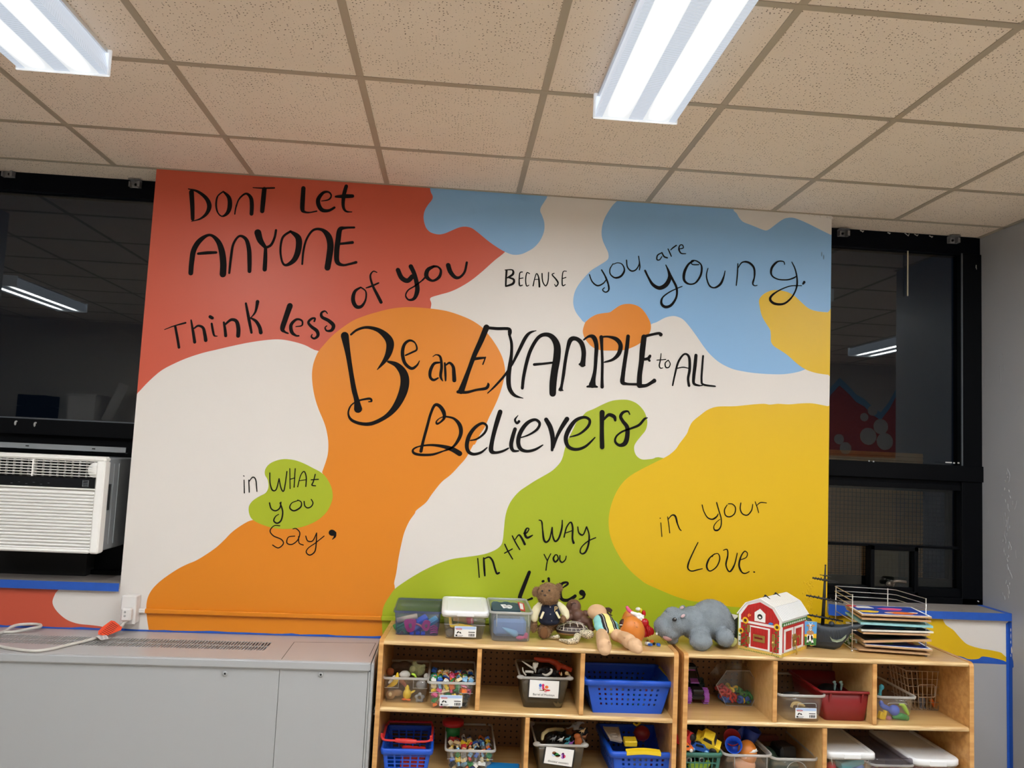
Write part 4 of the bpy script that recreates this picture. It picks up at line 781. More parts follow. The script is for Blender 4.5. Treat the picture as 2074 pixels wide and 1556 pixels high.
tg = [('T', 1168, 90), ('T', 1205, 96), ('T', 1283, 160), ('T', 1272, 190), ('T', 1115, 252), ('T', 1030, 236), ('T', 1035, 200), ('T', 1085, 150)]
lo = cz('T', 1080, 250, HUZ + .012).y; hi = -.045
def tagpt(a, q): f_ = min(max((q - 90) / 160, 0), 1); return cy('T', a, q, hi * (1 - f_) + lo * f_)
b = MB(); b.prism([tagpt(a, q) for _, a, q in tg], (0, -.0012, .0008), 0)
for i in range(9):
    f0 = i / 8; a0_, q0_ = 1165 - 120 * f0, 105 + 112 * f0
    for k in range(1):
        a1_, q1_ = a0_ + 88 - 18 * abs(f0 - .5), q0_ + 46
        pts = [tagpt(a0_ + 12, q0_ + 4), tagpt(a1_, q1_), tagpt(a1_ - 4, q1_ + 5), tagpt(a0_ + 8, q0_ + 9)]
        b.poly([p + Vector((0, -.0026, .0014)) for p in pts], 1)
b.build('warning_tag', [mat('bright orange tag', '#f0522c', .5), mat('dark red print', '#7b1d10', .6)], t)
b = MB(); b.prism([cz('T', a, q, HUZ + .014) for a, q in ((1008, 257), (1118, 244), (1142, 280), (1062, 297))], (0, 0, .001), 0)
for i in range(4):
    for j in range(2):
        a, q = 1050 + 40 * j + i * 3, 256 + i * 9 - j * 4; b.poly([cz('T', a + u, q + v, HUZ + .0156) for u, v in ((0, 0), (26, -3), (27, 0), (1, 3))], 1)
b.build('label_flag', [m_wp, mat('grey print', '#7b7f90', .6)], t)
# ------------------------------------------------------------------ storage shelves
def wood(name, c1, c2, c3=None, stripes=False):
    m = mat(name, c1, .32, coat=.25); N, L = nodes(m); b = N['Principled BSDF']; tc = N.new('ShaderNodeTexCoord'); mp = N.new('ShaderNodeMapping')
    L.new(tc.outputs['Object'], mp.inputs[0])
    if stripes: mp.inputs['Scale'].default_value = (.025, 1, 1); mp.inputs['Rotation'].default_value = (0, .02, 0)
    else: mp.inputs['Scale'].default_value = (1.2, 14, 14)
    n = N.new('ShaderNodeTexNoise'); n.inputs['Scale'].default_value = 260 if stripes else 3.2; n.inputs['Detail'].default_value = 3 if stripes else 5; L.new(mp.outputs[0], n.inputs[0])
    rp = N.new('ShaderNodeValToRGB'); rp.color_ramp.elements[0].color = lin(c1); rp.color_ramp.elements[1].color = lin(c2); rp.color_ramp.elements[0].position = .36; rp.color_ramp.elements[1].position = .64
    L.new(n.outputs['Fac'], rp.inputs[0]); L.new(rp.outputs[0], b.inputs['Base Color']); return m
m_birch = wood('varnished birch', '#cca368', '#d7b278'); m_ply = wood('plywood edge', '#b98f58', '#ecd09c', stripes=True); m_plyv = wood('plywood upright edge', '#c08a4c', '#d9a565')
def peg_mat():
    m = mat('brown pegboard', '#8f6a44', .7); N, L = nodes(m); b = N['Principled BSDF']; tc = N.new('ShaderNodeTexCoord'); mp = N.new('ShaderNodeMapping'); mp.inputs['Scale'].default_value = (39.4, 0, 39.4)
    L.new(tc.outputs['Object'], mp.inputs[0]); fr = N.new('ShaderNodeVectorMath'); fr.operation = 'FRACTION'; L.new(mp.outputs[0], fr.inputs[0])
    ds = N.new('ShaderNodeVectorMath'); ds.operation = 'DISTANCE'; L.new(fr.outputs[0], ds.inputs[0]); ds.inputs[1].default_value = (.5, 0, .5)
    lt = N.new('ShaderNodeMath'); lt.operation = 'LESS_THAN'; lt.inputs[1].default_value = .15; L.new(ds.outputs['Value'], lt.inputs[0])
    mx = N.new('ShaderNodeMix'); mx.data_type = 'RGBA'; L.new(lt.outputs[0], mx.inputs[0]); mx.inputs[6].default_value = lin('#7a5838'); mx.inputs[7].default_value = lin('#1a120c'); L.new(mx.outputs[2], b.inputs['Base Color']); return m
m_peg = peg_mat(); 
ZT, ZM, ZL = H - 1.966, .609, .354
SD, TH = .365, .018
class Shelf: pass
def shelf(fl_, fr_, lab, div1, div2, latch):
    fl_, fr_ = Vector(fl_), Vector(fr_); W = (fr_ - fl_).length; yaw = math.atan2((fr_ - fl_).y, (fr_ - fl_).x)
    t = thing('storage_shelf', lab, 'shelf', (fl_.x, fl_.y, 0), yaw)
    def put(b, n, m):
        o = b.build(n, m); o.parent = t; return o
    for x0 in (0, W - TH):
        b = MB(); pr = [(0, .02)] + [(.02 - .02 * math.cos(a), ZT - .018 + .02 * math.sin(a)) for a in [i * PI / 2 / 6 for i in range(7)]] + [(SD, ZT + .002), (SD, .0), (0, 0)]
        b.prism([(x0, y, z) for y, z in pr], (TH, 0, 0)); put(b, 'side_panel', [m_plyv])
    def board(n, z, y0=.004):
        b = MB(); b.bx(TH, W - TH, y0 + .008, SD - .008, z - TH, z, 0)
        l = [(y0 + .008, z), (y0 + .003, z - .0015), (y0, z - .006), (y0, z - .012), (y0 + .003, z - TH + .0015), (y0 + .008, z - TH)]
        b.loft([[Vector((x, y, q)) for y, q in l] for x in (TH, W - TH)], 1, False, False, True, False)
        return put(b, n, [m_birch, m_ply])
    tb = board('top_board', ZT); mb = board('shelf_board', ZM); board('shelf_board', ZL); board('base_board', .10)
    def lx(px, py): p = aty(px, py, (fl_.y + fr_.y) / 2); return (p.x - fl_.x) / math.cos(yaw)
    for q, z0, z1 in [(d_, ZM, ZT - TH) for d_ in div1] + [(d_, ZL, ZM - TH) for d_ in div2] + [(d_, .1, ZL - TH) for d_ in div2]:
        x = lx(*q); b = MB(); b.bx(x - .009, x + .009, .014, SD - .01, z0, z1, 0); b.bx(x - .009, x + .009, .006, .014, z0, z1, 1, .002); put(b, 'divider', [m_birch, m_plyv])
    o = MB().bx(TH, W - TH, SD - .008, SD - .002, .1, ZT - TH).build('back_panel', m_peg); o.parent = t
    x, z = latch; b = MB(); b.box((x, .06, z), (.008, .03, .03)); b.cyl((x, .045, z), .006, .02, 10, 0, 'x'); put(b, 'joiner_bolt', m_steel)
    s = Shelf(); s.t = t; s.W = W; s.yaw = yaw; s.o = fl_; return s
U1 = shelf((-.491, -.390, 0), (.691, -.454, 0), 'birch storage shelf standing between the grey cabinet and the second shelf, bear on top', [(968, 1400), (1177, 1420)], [(1067, 1500)], (-.006, .58))
U2 = shelf((.711, -.461, 0), (1.899, -.472, 0), 'birch storage shelf at the right, toy barn and puzzle rack on top', [(1572, 1400), (1773.5, 1410)], [(1672.7, 1500)], (1.20, .56))
# ------------------------------------------------------------------ containers
m_clear = clear('clear plastic', '#fdfdfd', .035, '#efeeea', .15, .02, .2); m_frost = clear('frosted plastic', '#f8fafc', .13, '#e2e8f0', .35, .02)
m_bluetr = clear('blue tinted plastic', '#e4e8fa', .07, '#8c9de0', .25, .02); m_smoke = clear('smoky plastic', '#dcd6c8', .17, '#a39a85', .2, .03)
m_rim = clear('clear plastic rim', '#f4f4f4', .5, '#f6f6f4', .2, .05); m_jar = clear('clear jar plastic', '#f2f2f0', .02, '#ffffff', .05, .05)
m_bb = mat('royal blue plastic', '#1350c2', .38); m_rp = mat('red plastic', '#c22a2a', .4); m_yp = mat('yellow plastic', '#e5c31c', .45); m_gp = mat('dark green plastic', '#2f6a5c', .45)
m_dkred = mat('deep red plastic', '#82191c', .42); m_lid = mat('white plastic lid', '#e6e8ea', .4); m_wire = mat('plated wire', '#cbb9a4', .3, metal=.6); m_paper = mat('white paper', '#e8e8e6', .6); m_ink = mat('black print', '#171717', .6)
m_lb = mat('pale blue print', '#a9bfe0', .6); m_rprint = mat('red print', '#c6433f', .6)
PAL = {'red': mat('red toy plastic', '#c62a2e', .4), 'blue': mat('blue toy plastic', '#2a62c0', .4), 'yellow': mat('yellow toy plastic', '#e8c62c', .4), 'green': mat('green toy plastic', '#2c8a48', .4), 'white': mat('white toy plastic', '#e3e3e0', .45),
       'pink': mat('pink toy plastic', '#e0588c', .4), 'orange': mat('orange toy plastic', '#e8742c', .4), 'black': mat('black toy plastic', '#151518', .4), 'tan': mat('tan toy plastic', '#d8bd8c', .5), 'teal': mat('teal toy plastic', '#3f97a6', .4), 'cream': mat('cream toy plastic', '#ead9b0', .5),
       'purple': mat('purple toy plastic', '#a35cc4', .35), 'grey': mat('grey toy plastic', '#8b8d90', .5), 'brown': mat('brown toy plastic', '#7a4a28', .5), 'light blue': mat('light blue toy plastic', '#7fb6dc', .45), 'lime': mat('lime toy plastic', '#a8cf3c', .45), 'magenta': mat('magenta toy plastic', '#d42f6c', .4)}
def fit(k, bl, br, tl, tr, z0, bk=None):
    L_, R_ = cz(k, *bl, z0), cz(k, *br, z0); yf = (L_.y + R_.y) / 2; A_, B_ = cy(k, *tl, yf - .008), cy(k, *tr, yf - .008)
    return dict(xb=(L_.x, R_.x), xt=(A_.x, B_.x), yf=yf, h=(A_.z + B_.z) / 2 - z0, z0=z0)
def fit2(k, tl, tr, yf, z0, inset=.015):
    A_, B_ = cy(k, *tl, yf), cy(k, *tr, yf); return dict(xb=(A_.x + inset, B_.x - inset), xt=(A_.x, B_.x), yf=yf + .008, h=(A_.z + B_.z) / 2 - z0, z0=z0)
def rect(x0, x1, y0, y1, r, z, n=4): return rr((x1 - x0) / 2, (y1 - y0) / 2, r, z, ((x0 + x1) / 2, (y0 + y1) / 2), n)
def levels(F, depth, fl=.006):
    """footprint at height fraction u: x0,x1,y0,y1"""
    def at(u):
        xb, xt = F['xb'], F['xt']; return (xb[0] * (1 - u) + xt[0] * u, xb[1] * (1 - u) + xt[1] * u, F['yf'] - .008 * u, F['yf'] + depth + fl * u)
    return at
def tub(name, lab, cat, F, depth, m, mrim, r=.015, t=.0016, lip=.005, group=None, rim=True, ribs=None, fl=.006):
    at = levels(F, depth, fl); z0, h = F['z0'], F['h']; c = ((F['xb'][0] + F['xb'][1]) / 2, F['yf'] + depth / 2, z0)
    T_ = thing(name, lab, cat, c, 0, group)
    b = MB(); lo = []
    for u, q in ((0, .004), (.02, 0), (.5, 0), (1, 0)): x0, x1, y0, y1 = at(u); lo.append(rect(x0 + q, x1 - q, y0 + q, y1 - q, r, z0 + h * u))
    for u in (1, .5, .02): x0, x1, y0, y1 = at(u); lo.append(rect(x0 + t, x1 - t, y0 + t, y1 - t, max(r - t, .002), z0 + h * u + (t if u < .1 else 0)))
    b.loft(lo, 0, True, True, True); b.build('body', m, T_)
    if rim:
        x0, x1, y0, y1 = at(1); z = z0 + h; b = MB()
        lo = [rect(x0 - q, x1 + q, y0 - q, y1 + q, r + q, zz) for q, zz in ((-.0002, z - .008), (lip, z - .008), (lip + .001, z - .003), (lip, z + .001), (-.001, z + .001), (-.0012, z - .007))]
        b.loft(lo + [lo[0]], 0, False, False, True); b.build('rim', mrim, T_)
    if ribs:
        b = MB(); x0, x1, y0, y1 = at(.62)
        for sg in (0, 1):
            xa = x0 + .004 if sg == 0 else x1 - .004; xi_ = xa + (.052 if sg == 0 else -.052)
            xA = at(.62)[0 if sg == 0 else 1]
            b.tube([(xA, at(.62)[2] - .001, z0 + h * .6), (xi_, at(.62)[2] - .001, z0 + h * .6), (xi_, at(.9)[2] - .001, z0 + h * .92)], .0011, 6)
        b.build('moulded_edge', mrim, T_)
    return T_, at
def sticker(T_, k, tl, br, y):
    """printed sticker on the front of a bin"""
    a, c = cy(k, *tl, y), cy(k, *br, y); w_, h_ = c.x - a.x, a.z - c.z
    b = MB(); Q = lambda u0, u1, v0_, v1_, mi, d: b.bx(a.x + w_ * u0, a.x + w_ * u1, y - d, y, a.z - h_ * v1_, a.z - h_ * v0_, mi)
    Q(0, 1, 0, 1, 0, .0008); Q(.02, .98, .02, .28, 1, .001)
    n = 14
    lo = [[Vector((a.x + w_ * (.2 + s_ * .145 * math.cos(q)), y - .0014, a.z - h_ * (.26 + s_ * .085 * math.sin(q)))) for q in [2 * PI * i / n for i in range(n)]] for s_ in (1, .72)]
    b.loft(lo, 2, False, False); Q(.12, .28, .24, .28, 2, .0014)
    b.poly([Vector((a.x + w_ * u, y - .0014, a.z - h_ * v)) for u, v in ((.08, .68), (.14, .5), (.19, .46), (.22, .55), (.26, .5), (.33, .66), (.26, .68), (.2, .56), (.16, .66))], 3)
    Q(.05, .14, .78, .92, 3, .0014); Q(.16, .4, .84, .87, 3, .0014); Q(.05, .36, .95, .97, 3, .0014)
    Q(.64, .94, .5, .57, 3, .0014)
    for i, (u, v) in enumerate(((0, .03), (.05, .02), (.09, .045), (.15, .02), (.19, .04), (.25, .025))): Q(.66 + u, .66 + u + v, .68, .92, 3, .0014)
    b.build('sticker', [m_paper, m_lb, m_rprint, m_ink], T_)
# building bricks: one mesh per colour and shape, every brick an object of its own
BR = {}
def brick_mesh(kind, colr):
    if (kind, colr) in BR: return BR[kind, colr]
    b = MB(); nx, ny, hh = {'square': (2, 2, .0096), 'long': (3, 2, .0096), 'plate': (3, 2, .004), 'small': (2, 1, .0096), 'window': (2, 1, .016)}[kind]
    u = .0075
    if kind == 'window':
        for q in ((-.007, -.004), (.004, .007)): b.bx(q[0], q[1], -.003, .003, -.008, .008)
        b.bx(-.007, .007, -.003, .003, -.008, -.005); b.bx(-.007, .007, -.003, .003, .005, .008)
    else:
        b.box((0, 0, 0), (nx * u, ny * u, hh), 0, None, .0006)
        for i in range(nx):
            for j in range(ny): b.cyl(((i - (nx - 1) / 2) * u, (j - (ny - 1) / 2) * u, hh / 2 + .0008), .0023, .0016, 8)
    o = b.build('toy_brick', PAL[colr]); COL.objects.unlink(o); me = o.data; bpy.data.objects.remove(o); BR[kind, colr] = me; return me
def brick(p, colr, kind, rot, where, sc_=1):
    o = bpy.data.objects.new('toy_brick', brick_mesh(kind, colr)); COL.objects.link(o); o.location = p; o.rotation_euler = rot; o.scale = (sc_,) * 3
    tag(o, 'small %s building brick piled %s' % (colr, where), 'toy brick', 'building bricks ' + where); return o
def fill_bricks(at, z0, h, depth, where, cols, top, cell=.0222):
    rg = random.Random(where)
    def drop(x, y, z): brick((x, y, z), rg.choice(cols), rg.choice(('square', 'square', 'long', 'small', 'plate', 'window')), (rg.uniform(-.9, .9), rg.uniform(-.9, .9), rg.uniform(0, 6)), where, rg.uniform(1.05, 1.4))
    z = z0 + .012; rows = []
    while z < z0 + h * top - .01:
        x0, x1, y0, y1 = at((z - z0) / h); n = int((x1 - x0 - .012) / cell)
        for i in range(n): drop(x0 + .006 + (x1 - x0 - .012) * (i + .5) / n, y0 + .012 + rg.uniform(0, .003), z + rg.uniform(-.002, .002))
        z += cell * .82
    x0, x1, y0, y1 = at(top); n = int((x1 - x0 - .012) / cell); m_ = min(int((depth - .02) / cell), 9)
    for j in range(1, m_):
        for i in range(n):
            if rg.random() < .93: drop(x0 + .006 + (x1 - x0 - .012) * (i + .5) / n, y0 + .012 + j * cell, z0 + h * top - .004 + rg.uniform(-.004, .006) - .0008 * j)
def one(name, lab, cat, m, b=None, group=None, **kw):
    o = (b or kw['mb']).build(name, m); return tag(o, lab, cat, group)
def blobtoy(name, lab, cat, m, parts, vox=.003, it=3, group=None, extra=None):
    o = remesh(name, parts, vox, m, None, it, extra); return tag(o, lab, cat, group)
def EL(k, a, b, y, ra, rb, rd=None, rot=0):
    p = cy(k, a, b, y); s = CROP[k][2] * mpp(p); rd = rd if rd is not None else min(ra, rb)
    return (p, (ra * s, rd * s, rb * s), Euler((0, rot, 0)).to_matrix())
def TB(k, pts, y, r):
    q = [cy(k, a, b, (y if isinstance(y, (int, float)) else y[i])) for i, (a, b) in enumerate(pts)]; s = CROP[k][2] * mpp(q[0])
    return ('t', q, [x * s for x in (r if isinstance(r, (list, tuple)) else [r] * len(q))])
def tubeof(b, k, pts, y, r, n=8, mi=0, sm=5):
    p = TB(k, pts, y, r); l = spline([(*q, rr_) for q, rr_ in zip(p[1], p[2])], sm); b.tube([x[:3] for x in l], [x[3] for x in l], n, mi); return b
def LIMBS(k, a0, a1, b0, b1, y, n, seed):
    rg = random.Random(seed); o = []
    for _ in range(n):
        a, q = rg.uniform(a0, a1), rg.uniform(b0, b1); d1, d2 = rg.uniform(-45, 45), rg.uniform(-45, 25)
        o.append(TB(k, [(a, q), (a + d1, q + d2), (a + d1 * 1.7, q + d2 * .6)], [y + rg.uniform(-.012, .012)] * 3, [rg.uniform(13, 20), rg.uniform(10, 14), rg.uniform(5, 9)]))
    return o
# --- on top of the first shelf
F = fit('G', (135, 695), (690, 703), (125, 375), (740, 385), ZT); d = .265
T_, at = tub('storage_bin', 'blue tinted plastic bin of shapes at the left end of the shelf top', 'bin', F, d, m_bluetr, m_bluetr, .012)
y = F['yf'] + .014
b = MB().cyl(cy('G', 290, 470, y + .05), .011, .085, 16, 0, cy('G', 425, 440, y + .05) - cy('G', 160, 500, y + .05)); one('wooden_rod', 'pale wooden rod lying on shapes in the blue tinted bin', 'rod', mat('pale wood', '#d3c08a', .6), b)
def ringtoy(k, out, inn, y, dep, m, name, lab):
    """flat moulded shape with a hole, seen from the front"""
    b = MB(); o_ = spline([tuple(cy(k, *q, y)) for q in out], 4, True); i_ = spline([tuple(cy(k, *q, y)) for q in inn], 4, True)
    n = 48; rs = lambda l: [Vector(l[int(i * len(l) / n)]) for i in range(n)]
    O, I = rs(o_), rs(i_); D = Vector((0, dep, 0)); b.loft([O, [p + D for p in O], [p + D for p in I], I, O], 0, False, False); one(name, lab, 'toy', m, b)
ringtoy('G', [(255, 500), (395, 490), (400, 560), (380, 630), (320, 655), (275, 620)], [(310, 545), (345, 540), (352, 575), (340, 605), (320, 605), (308, 575)], y, .012, PAL['magenta'], 'plastic_shape', 'pink ring shaped toy piece against the front of the blue tinted bin')
ringtoy('G', [(520, 505), (590, 520), (580, 600), (545, 640), (500, 620), (480, 570)], [(530, 550), (555, 555), (550, 590), (535, 600), (520, 590), (518, 570)], y + .004, .012, PAL['magenta'], 'plastic_shape', 'pink hooked toy piece to the right of the pink ring in the blue tinted bin')
b = MB()
for k_, r_ in enumerate((62, 44, 26)):
    tubeof(b, 'G', [(220 - r_, 660), (220 - r_ * .8, 660 - r_ * .75), (225, 652 - r_), (225 + r_ * .8, 660 - r_ * .6), (230 + r_, 675)], y + .004, 6)
one('rainbow_arch', 'green nested arch toy at the bottom left of the blue tinted bin', 'toy', PAL['green'], b)
for i, (a, q) in enumerate(((350, 665), (430, 668), (498, 666))):
    p = cy('G', a, q, y + .012); b = MB().box(p, (.017, .02, .013), 0, None, .001)
    for u in (-.004, .004): b.cyl(p + Vector((u, -.003, .0075)), .0025, .003, 8)
    one('toy_block', ('left', 'middle', 'right')[i] + ' one of three blue blocks on the floor of the blue tinted bin', 'toy block', PAL['blue'], b, 'blue blocks in the tinted bin')
b = MB(); tubeof(b, 'G', [(400, 545), (450, 560), (500, 600)], y + .03, [12, 14, 10]); one('toy_stick', 'coral pink stick lying between pink pieces in the blue tinted bin', 'toy', mat('coral plastic', '#e07a6a', .45), b)
b = MB()
for j in range(4): tubeof(b, 'G', [(590, 590 + j * 26), (640, 570 + j * 28), (690, 600 + j * 22)], y + .02, 9)
one('plastic_coil', 'pink rippled toy piece at the right end of the blue tinted bin', 'toy', PAL['pink'], b)
for a, q, w_, lab, m in ((480, 490, .05, 'blue flat toy plate behind the pink pieces in the tinted bin', 'blue'), (430, 600, .035, 'blue wedge toy under the coral stick in the tinted bin', 'blue'), (620, 510, .05, 'teal plate at the back right of the blue tinted bin', 'teal'), (190, 560, .05, 'green crumpled piece above the green arch in the blue tinted bin', 'green')):
    p = cy('G', a, q, y + .06); one('toy_plate', lab, 'toy', PAL[m], MB().box(p, (w_, .03, .018), 0, (.3, -.5, .3), .003))
# white lidded bin
F = fit('G', (790, 740), (1275, 750), (765, 425), (1345, 435), ZT); d = .30
T_, at = tub('storage_bin', 'clear bin with white lid and sticker between the two open bins on the shelf top', 'bin', F, d, m_clear, m_rim, .014, ribs=True)
def lid(T_, F, at, m, over=.008, hh=.016, name='lid', r=.02, pan=.012):
    x0, x1, y0, y1 = at(1); z = F['z0'] + F['h']; q = [(over - .002, -.002), (over, 0), (over, hh - .005), (over - .004, hh), (-pan, hh), (-pan - .004, hh - .004)]
    lo = [rect(x0 - e, x1 + e, y0 - e, y1 + e, max(r + e, .004), z + zz) for e, zz in q]; b = MB(); b.loft(lo, 0, True, True, True)
    xm = (x0 + x1) / 2; b.bx(xm - .035, xm + .035, y0 - over - .003, y0 - over + .004, z - .004, z + hh - .004, 0, .002); return b.build(name, m, T_)
lid(T_, F, at, m_lid); sticker(T_, 'G', (915, 572), (1192, 722), F['yf'] - .007)
y = F['yf'] + .02
b = MB(); tubeof(b, 'G', [(800, 440), (850, 450), (860, 530), (880, 570), (960, 560), (1080, 575), (1160, 590)], y, [16, 18, 20, 22, 20, 20, 18], 12); one('toy_pipe', 'yellow bent pipe behind the sticker of the white lidded bin', 'toy', PAL['yellow'], b)
b = MB(); tubeof(b, 'G', [(900, 460), (1000, 470), (1080, 490)], y + .05, 44, 14); one('cardboard_tube', 'tan tube at the back of the white lidded bin', 'tube', PAL['tan'], b)
p = cy('G', 1110, 490, y + .02); s = CROP['G'][2] * mpp(p)
ax = Euler((0, 1.35, .2)).to_matrix(); one('toy_cup', 'pink cup lying in the white lidded bin', 'cup', PAL['pink'], MB().lathe(p, [(0, -40 * s), (44 * s, -38 * s), (58 * s, 30 * s), (62 * s, 34 * s), (56 * s, 36 * s), (42 * s, -30 * s), (0, -32 * s)], 20, 0, ax))
b = MB(); tubeof(b, 'G', [(1170, 480), (1300, 510)], y + .02, 36, 12); one('clear_tube', 'see-through tube beside the pink cup in the lidded bin', 'tube', m_frost, b)
p = cy('G', 845, 660, y + .012); one('clear_cup', 'small see-through cup at the bottom left of the white lidded bin', 'cup', m_frost, MB().cyl(p, .015, .03, 18, 0, 'y'))
# frosted open bin
F = fit('G', (1400, 770), (1895, 790), (1390, 385), (1930, 395), ZT); d = .285
T_, at = tub('storage_bin', 'frosted open bin holding a dark green case, beside the teddy bear', 'bin', F, d, m_frost, m_rim, .02)
b = MB(); ys = F['yf'] - .007
for a in (1468, 1885): b.tube([cy('G', a, 405, ys), cy('G', a - 4, 580, ys + .004)], .0016, 6)
b.build('moulded_edge', m_rim, T_)
y = F['yf']; x0, x1, y0, y1 = at(.8)
p0, p1, p2, p3 = cz('G', 1335, 240, ZT + .135), cz('G', 1735, 260, ZT + .135), cz('G', 1770, 370, ZT + .115), cz('G', 1400, 362, ZT + .115)
p0.x = max(p0.x, x0 + .012); p3.x = max(p3.x, x0 + .006)
cmx = (p3 + p2) / 2; fx = frame((p0 + p1 + p2 + p3) / 4, p2 - p3, (p0 + p1) / 2 - cmx); wd, hg = (p2 - p3).length, ((p0 + p1) / 2 - cmx).length
T2 = thing('game_case', 'dark green moulded case with pale badges standing in the frosted bin', 'case', (p3 + p2) / 2 - Vector((0, 0, .09)))
m_case = mat('dark slate green plastic', '#2b4652', .5)
b = MB(); out = [(-.5, -.5), (.5, -.5), (.48, .3), (.3, .42), (.22, .38), (.1, .5), (-.02, .5), (-.1, .4), (-.2, .4), (-.28, .5), (-.42, .5), (-.5, .3)]
b.prism([fx @ Vector((u * wd, v * hg, 0)) for u, v in out], fx.to_3x3() @ Vector((0, 0, -.035))); b.build('case_shell', m_case, T2)
b = MB(); qd = lambda l, mi: b.prism([fx @ Vector((u * wd, v * hg, .0006)) for u, v in l], fx.to_3x3() @ Vector((0, 0, .0008)), mi)
qd([(-.18, .12), (.0, .14), (.1, -.22), (-.1, -.3)], 0); qd([(.12 + .12 * math.cos(i * .5), -.12 + .2 * math.sin(i * .5)) for i in range(12)], 0)
for u, v, w_, h_ in ((-.1, .02, .12, .05), (-.07, -.08, .12, .06), (-.04, -.18, .1, .05)): qd([(u, v), (u + w_, v), (u + w_ + .01, v - h_), (u + .01, v - h_)], 1)
for i in range(3): u = .05 + i * .04; qd([(u, -.02 - .05 * i), (u + .1, -.05 - .05 * i), (u + .1, -.09 - .05 * i), (u, -.06 - .05 * i)], 1)
b.build('case_badge', [m_paper, m_ink], T2)
b = MB(); c0 = cz('G', 1790, 320, ZT + .12); b.box(c0, (.028, .05, .003), 0, (.5, .25, .2)); b.box(c0 + Vector((0, -.002, .002)), (.014, .035, .002), 1, (.5, .25, .2)); one('playing_card', 'red and white card tucked at the right of the dark green case', 'card', [m_rprint, m_paper], b)
b = MB(); b.box(((x0 + x1) / 2, (y + y + d) / 2, ZT + .045), (x1 - x0 - .03, d - .08, .07), 0, None, .012); one('cloth_bag', 'dusty blue cloth bundle filling the frosted bin', 'bag', mat('dusty blue cloth', '#5f82b4', .8, bump=.3, bscale=30), b)
p = cy('G', 1660, 650, y + .016); b = MB(); a_, c_ = cy('G', 1535, 590, y + .014), cy('G', 1740, 690, y + .02); b.tube([a_, a_ * .6 + c_ * .4, a_ * .15 + c_ * .85, c_], [.001, .009, .014, .006], 12); one('toy_cone', 'pale blue cone toy against the front of the frosted bin', 'toy', PAL['light blue'], b)
blobtoy('toy_lump', 'pink and white rounded toy at the bottom right of the frosted bin', 'toy', PAL['pink'], [EL('G', 1770, 725, y + .02, 60, 26), EL('G', 1850, 700, y + .022, 30, 44)], .003)
# --- upper row of the first shelf
F = fit('C', (65, 715), (575, 735), (45, 390), (620, 405), ZM); d = .245
T_, at = tub('storage_bin', 'clear bin of soft animal toys in the upper left cubby', 'bin', F, d, m_clear, m_rim, .014, ribs=True)
y = F['yf'] + .03
T2 = thing('toy_duck', 'yellow rubber duck standing in the clear animal bin', 'toy', cy('C', 340, 690, y))
remesh('body', [EL('C', 345, 610, y, 55, 70, 50), EL('C', 345, 530, y, 30, 45, 28), EL('C', 415, 580, y, 42, 16, 16, -.5)], .0022, PAL['yellow'], T2); remesh('head', [EL('C', 325, 500, y, 26, 22, 22), TB('C', [(320, 490), (280, 440), (255, 425)], y, [22, 34, 24])], .0022, mat('red brown vinyl', '#8a4a38', .5), T2)
remesh('feet', [EL('C', 305, 675, y - .008, 32, 16, 24), EL('C', 365, 680, y - .008, 32, 16, 24)], .0022, PAL['orange'], T2)
b = MB(); tubeof(b, 'C', [(222, 335), (215, 400), (175, 470), (90, 520)], [y - .01, y - .02, y - .012, y], [10, 28, 34, 10], 10); T2 = thing('toy_banana', 'peeled toy banana at the left of the clear animal bin', 'toy', cy('C', 150, 500, y)); b.build('banana_peel', PAL['yellow'], T2)
b = MB(); tubeof(b, 'C', [(190, 370), (150, 420), (110, 470)], y - .026, [8, 22, 12], 8); b.build('banana_flesh', PAL['white'], T2)
b = MB(); pc = cy('C', 505, 655, y - .012); s = CROP['C'][2] * mpp(pc)
for i in range(5): a = i * 2 * PI / 5 + .3; b.ell(pc + Vector((math.cos(a) * 42 * s, 0, math.sin(a) * 42 * s)), (26 * s, 12 * s, 26 * s), 12, 8)
b.tube([pc + Vector((math.cos(q) * 36 * s, 0, math.sin(q) * 36 * s)) for q in [2 * PI * i / 20 for i in range(20)]], 15 * s, 8, 0, False, True); one('flower_ring', 'grey flower shaped ring at the bottom right of the animal bin', 'toy', PAL['grey'], b)
m_fur1 = mat('tan plush', '#b28c62', .95, bump=.6, bscale=400); m_fur2 = mat('moss grey plush', '#8f8c62', .95, bump=.6, bscale=400); m_fur3 = mat('dark brown plush', '#4a3524', .95, bump=.6, bscale=400); m_fur4 = mat('white plush', '#d5d3cd', .95, bump=.5, bscale=400)
T2 = thing('plush_lion', 'tan plush lion with a round face at the lower left of the animal bin', 'plush toy', cy('C', 130, 690, y + .01)); remesh('body', [EL('C', 130, 620, y + .012, 62, 60, 40), EL('C', 220, 590, y + .025, 70, 45, 40)], .003, m_fur1, T2); remesh('face', [EL('C', 128, 610, y - .012, 26, 30, 14)], .002, mat('pale plush', '#d9c193', .95), T2)
T2 = thing('plush_bear', 'moss grey plush animal with a lime bow on top of the animal bin', 'plush toy', cy('C', 480, 370, y + .02)); remesh('body', [EL('C', 490, 300, y + .03, 85, 70, 60), EL('C', 420, 290, y + .01, 45, 45, 40), EL('C', 440, 215, y + .03, 30, 30, 24), EL('C', 555, 250, y + .03, 26, 26, 20)], .003, m_fur2, T2, 3, tufts(900, .004, .0008, 3)); b = MB(); tubeof(b, 'C', [(400, 350), (440, 365), (470, 420)], y - .01, [12, 16, 8]); b.build('bow', PAL['lime'], T2)
blobtoy('plush_lump', 'white plush lump behind the banana in the animal bin', 'plush toy', m_fur4, [EL('C', 320, 355, y + .02, 70, 48, 50), EL('C', 280, 360, y + .01, 40, 34, 30), EL('C', 590, 380, y + .03, 34, 40, 30)], .003)
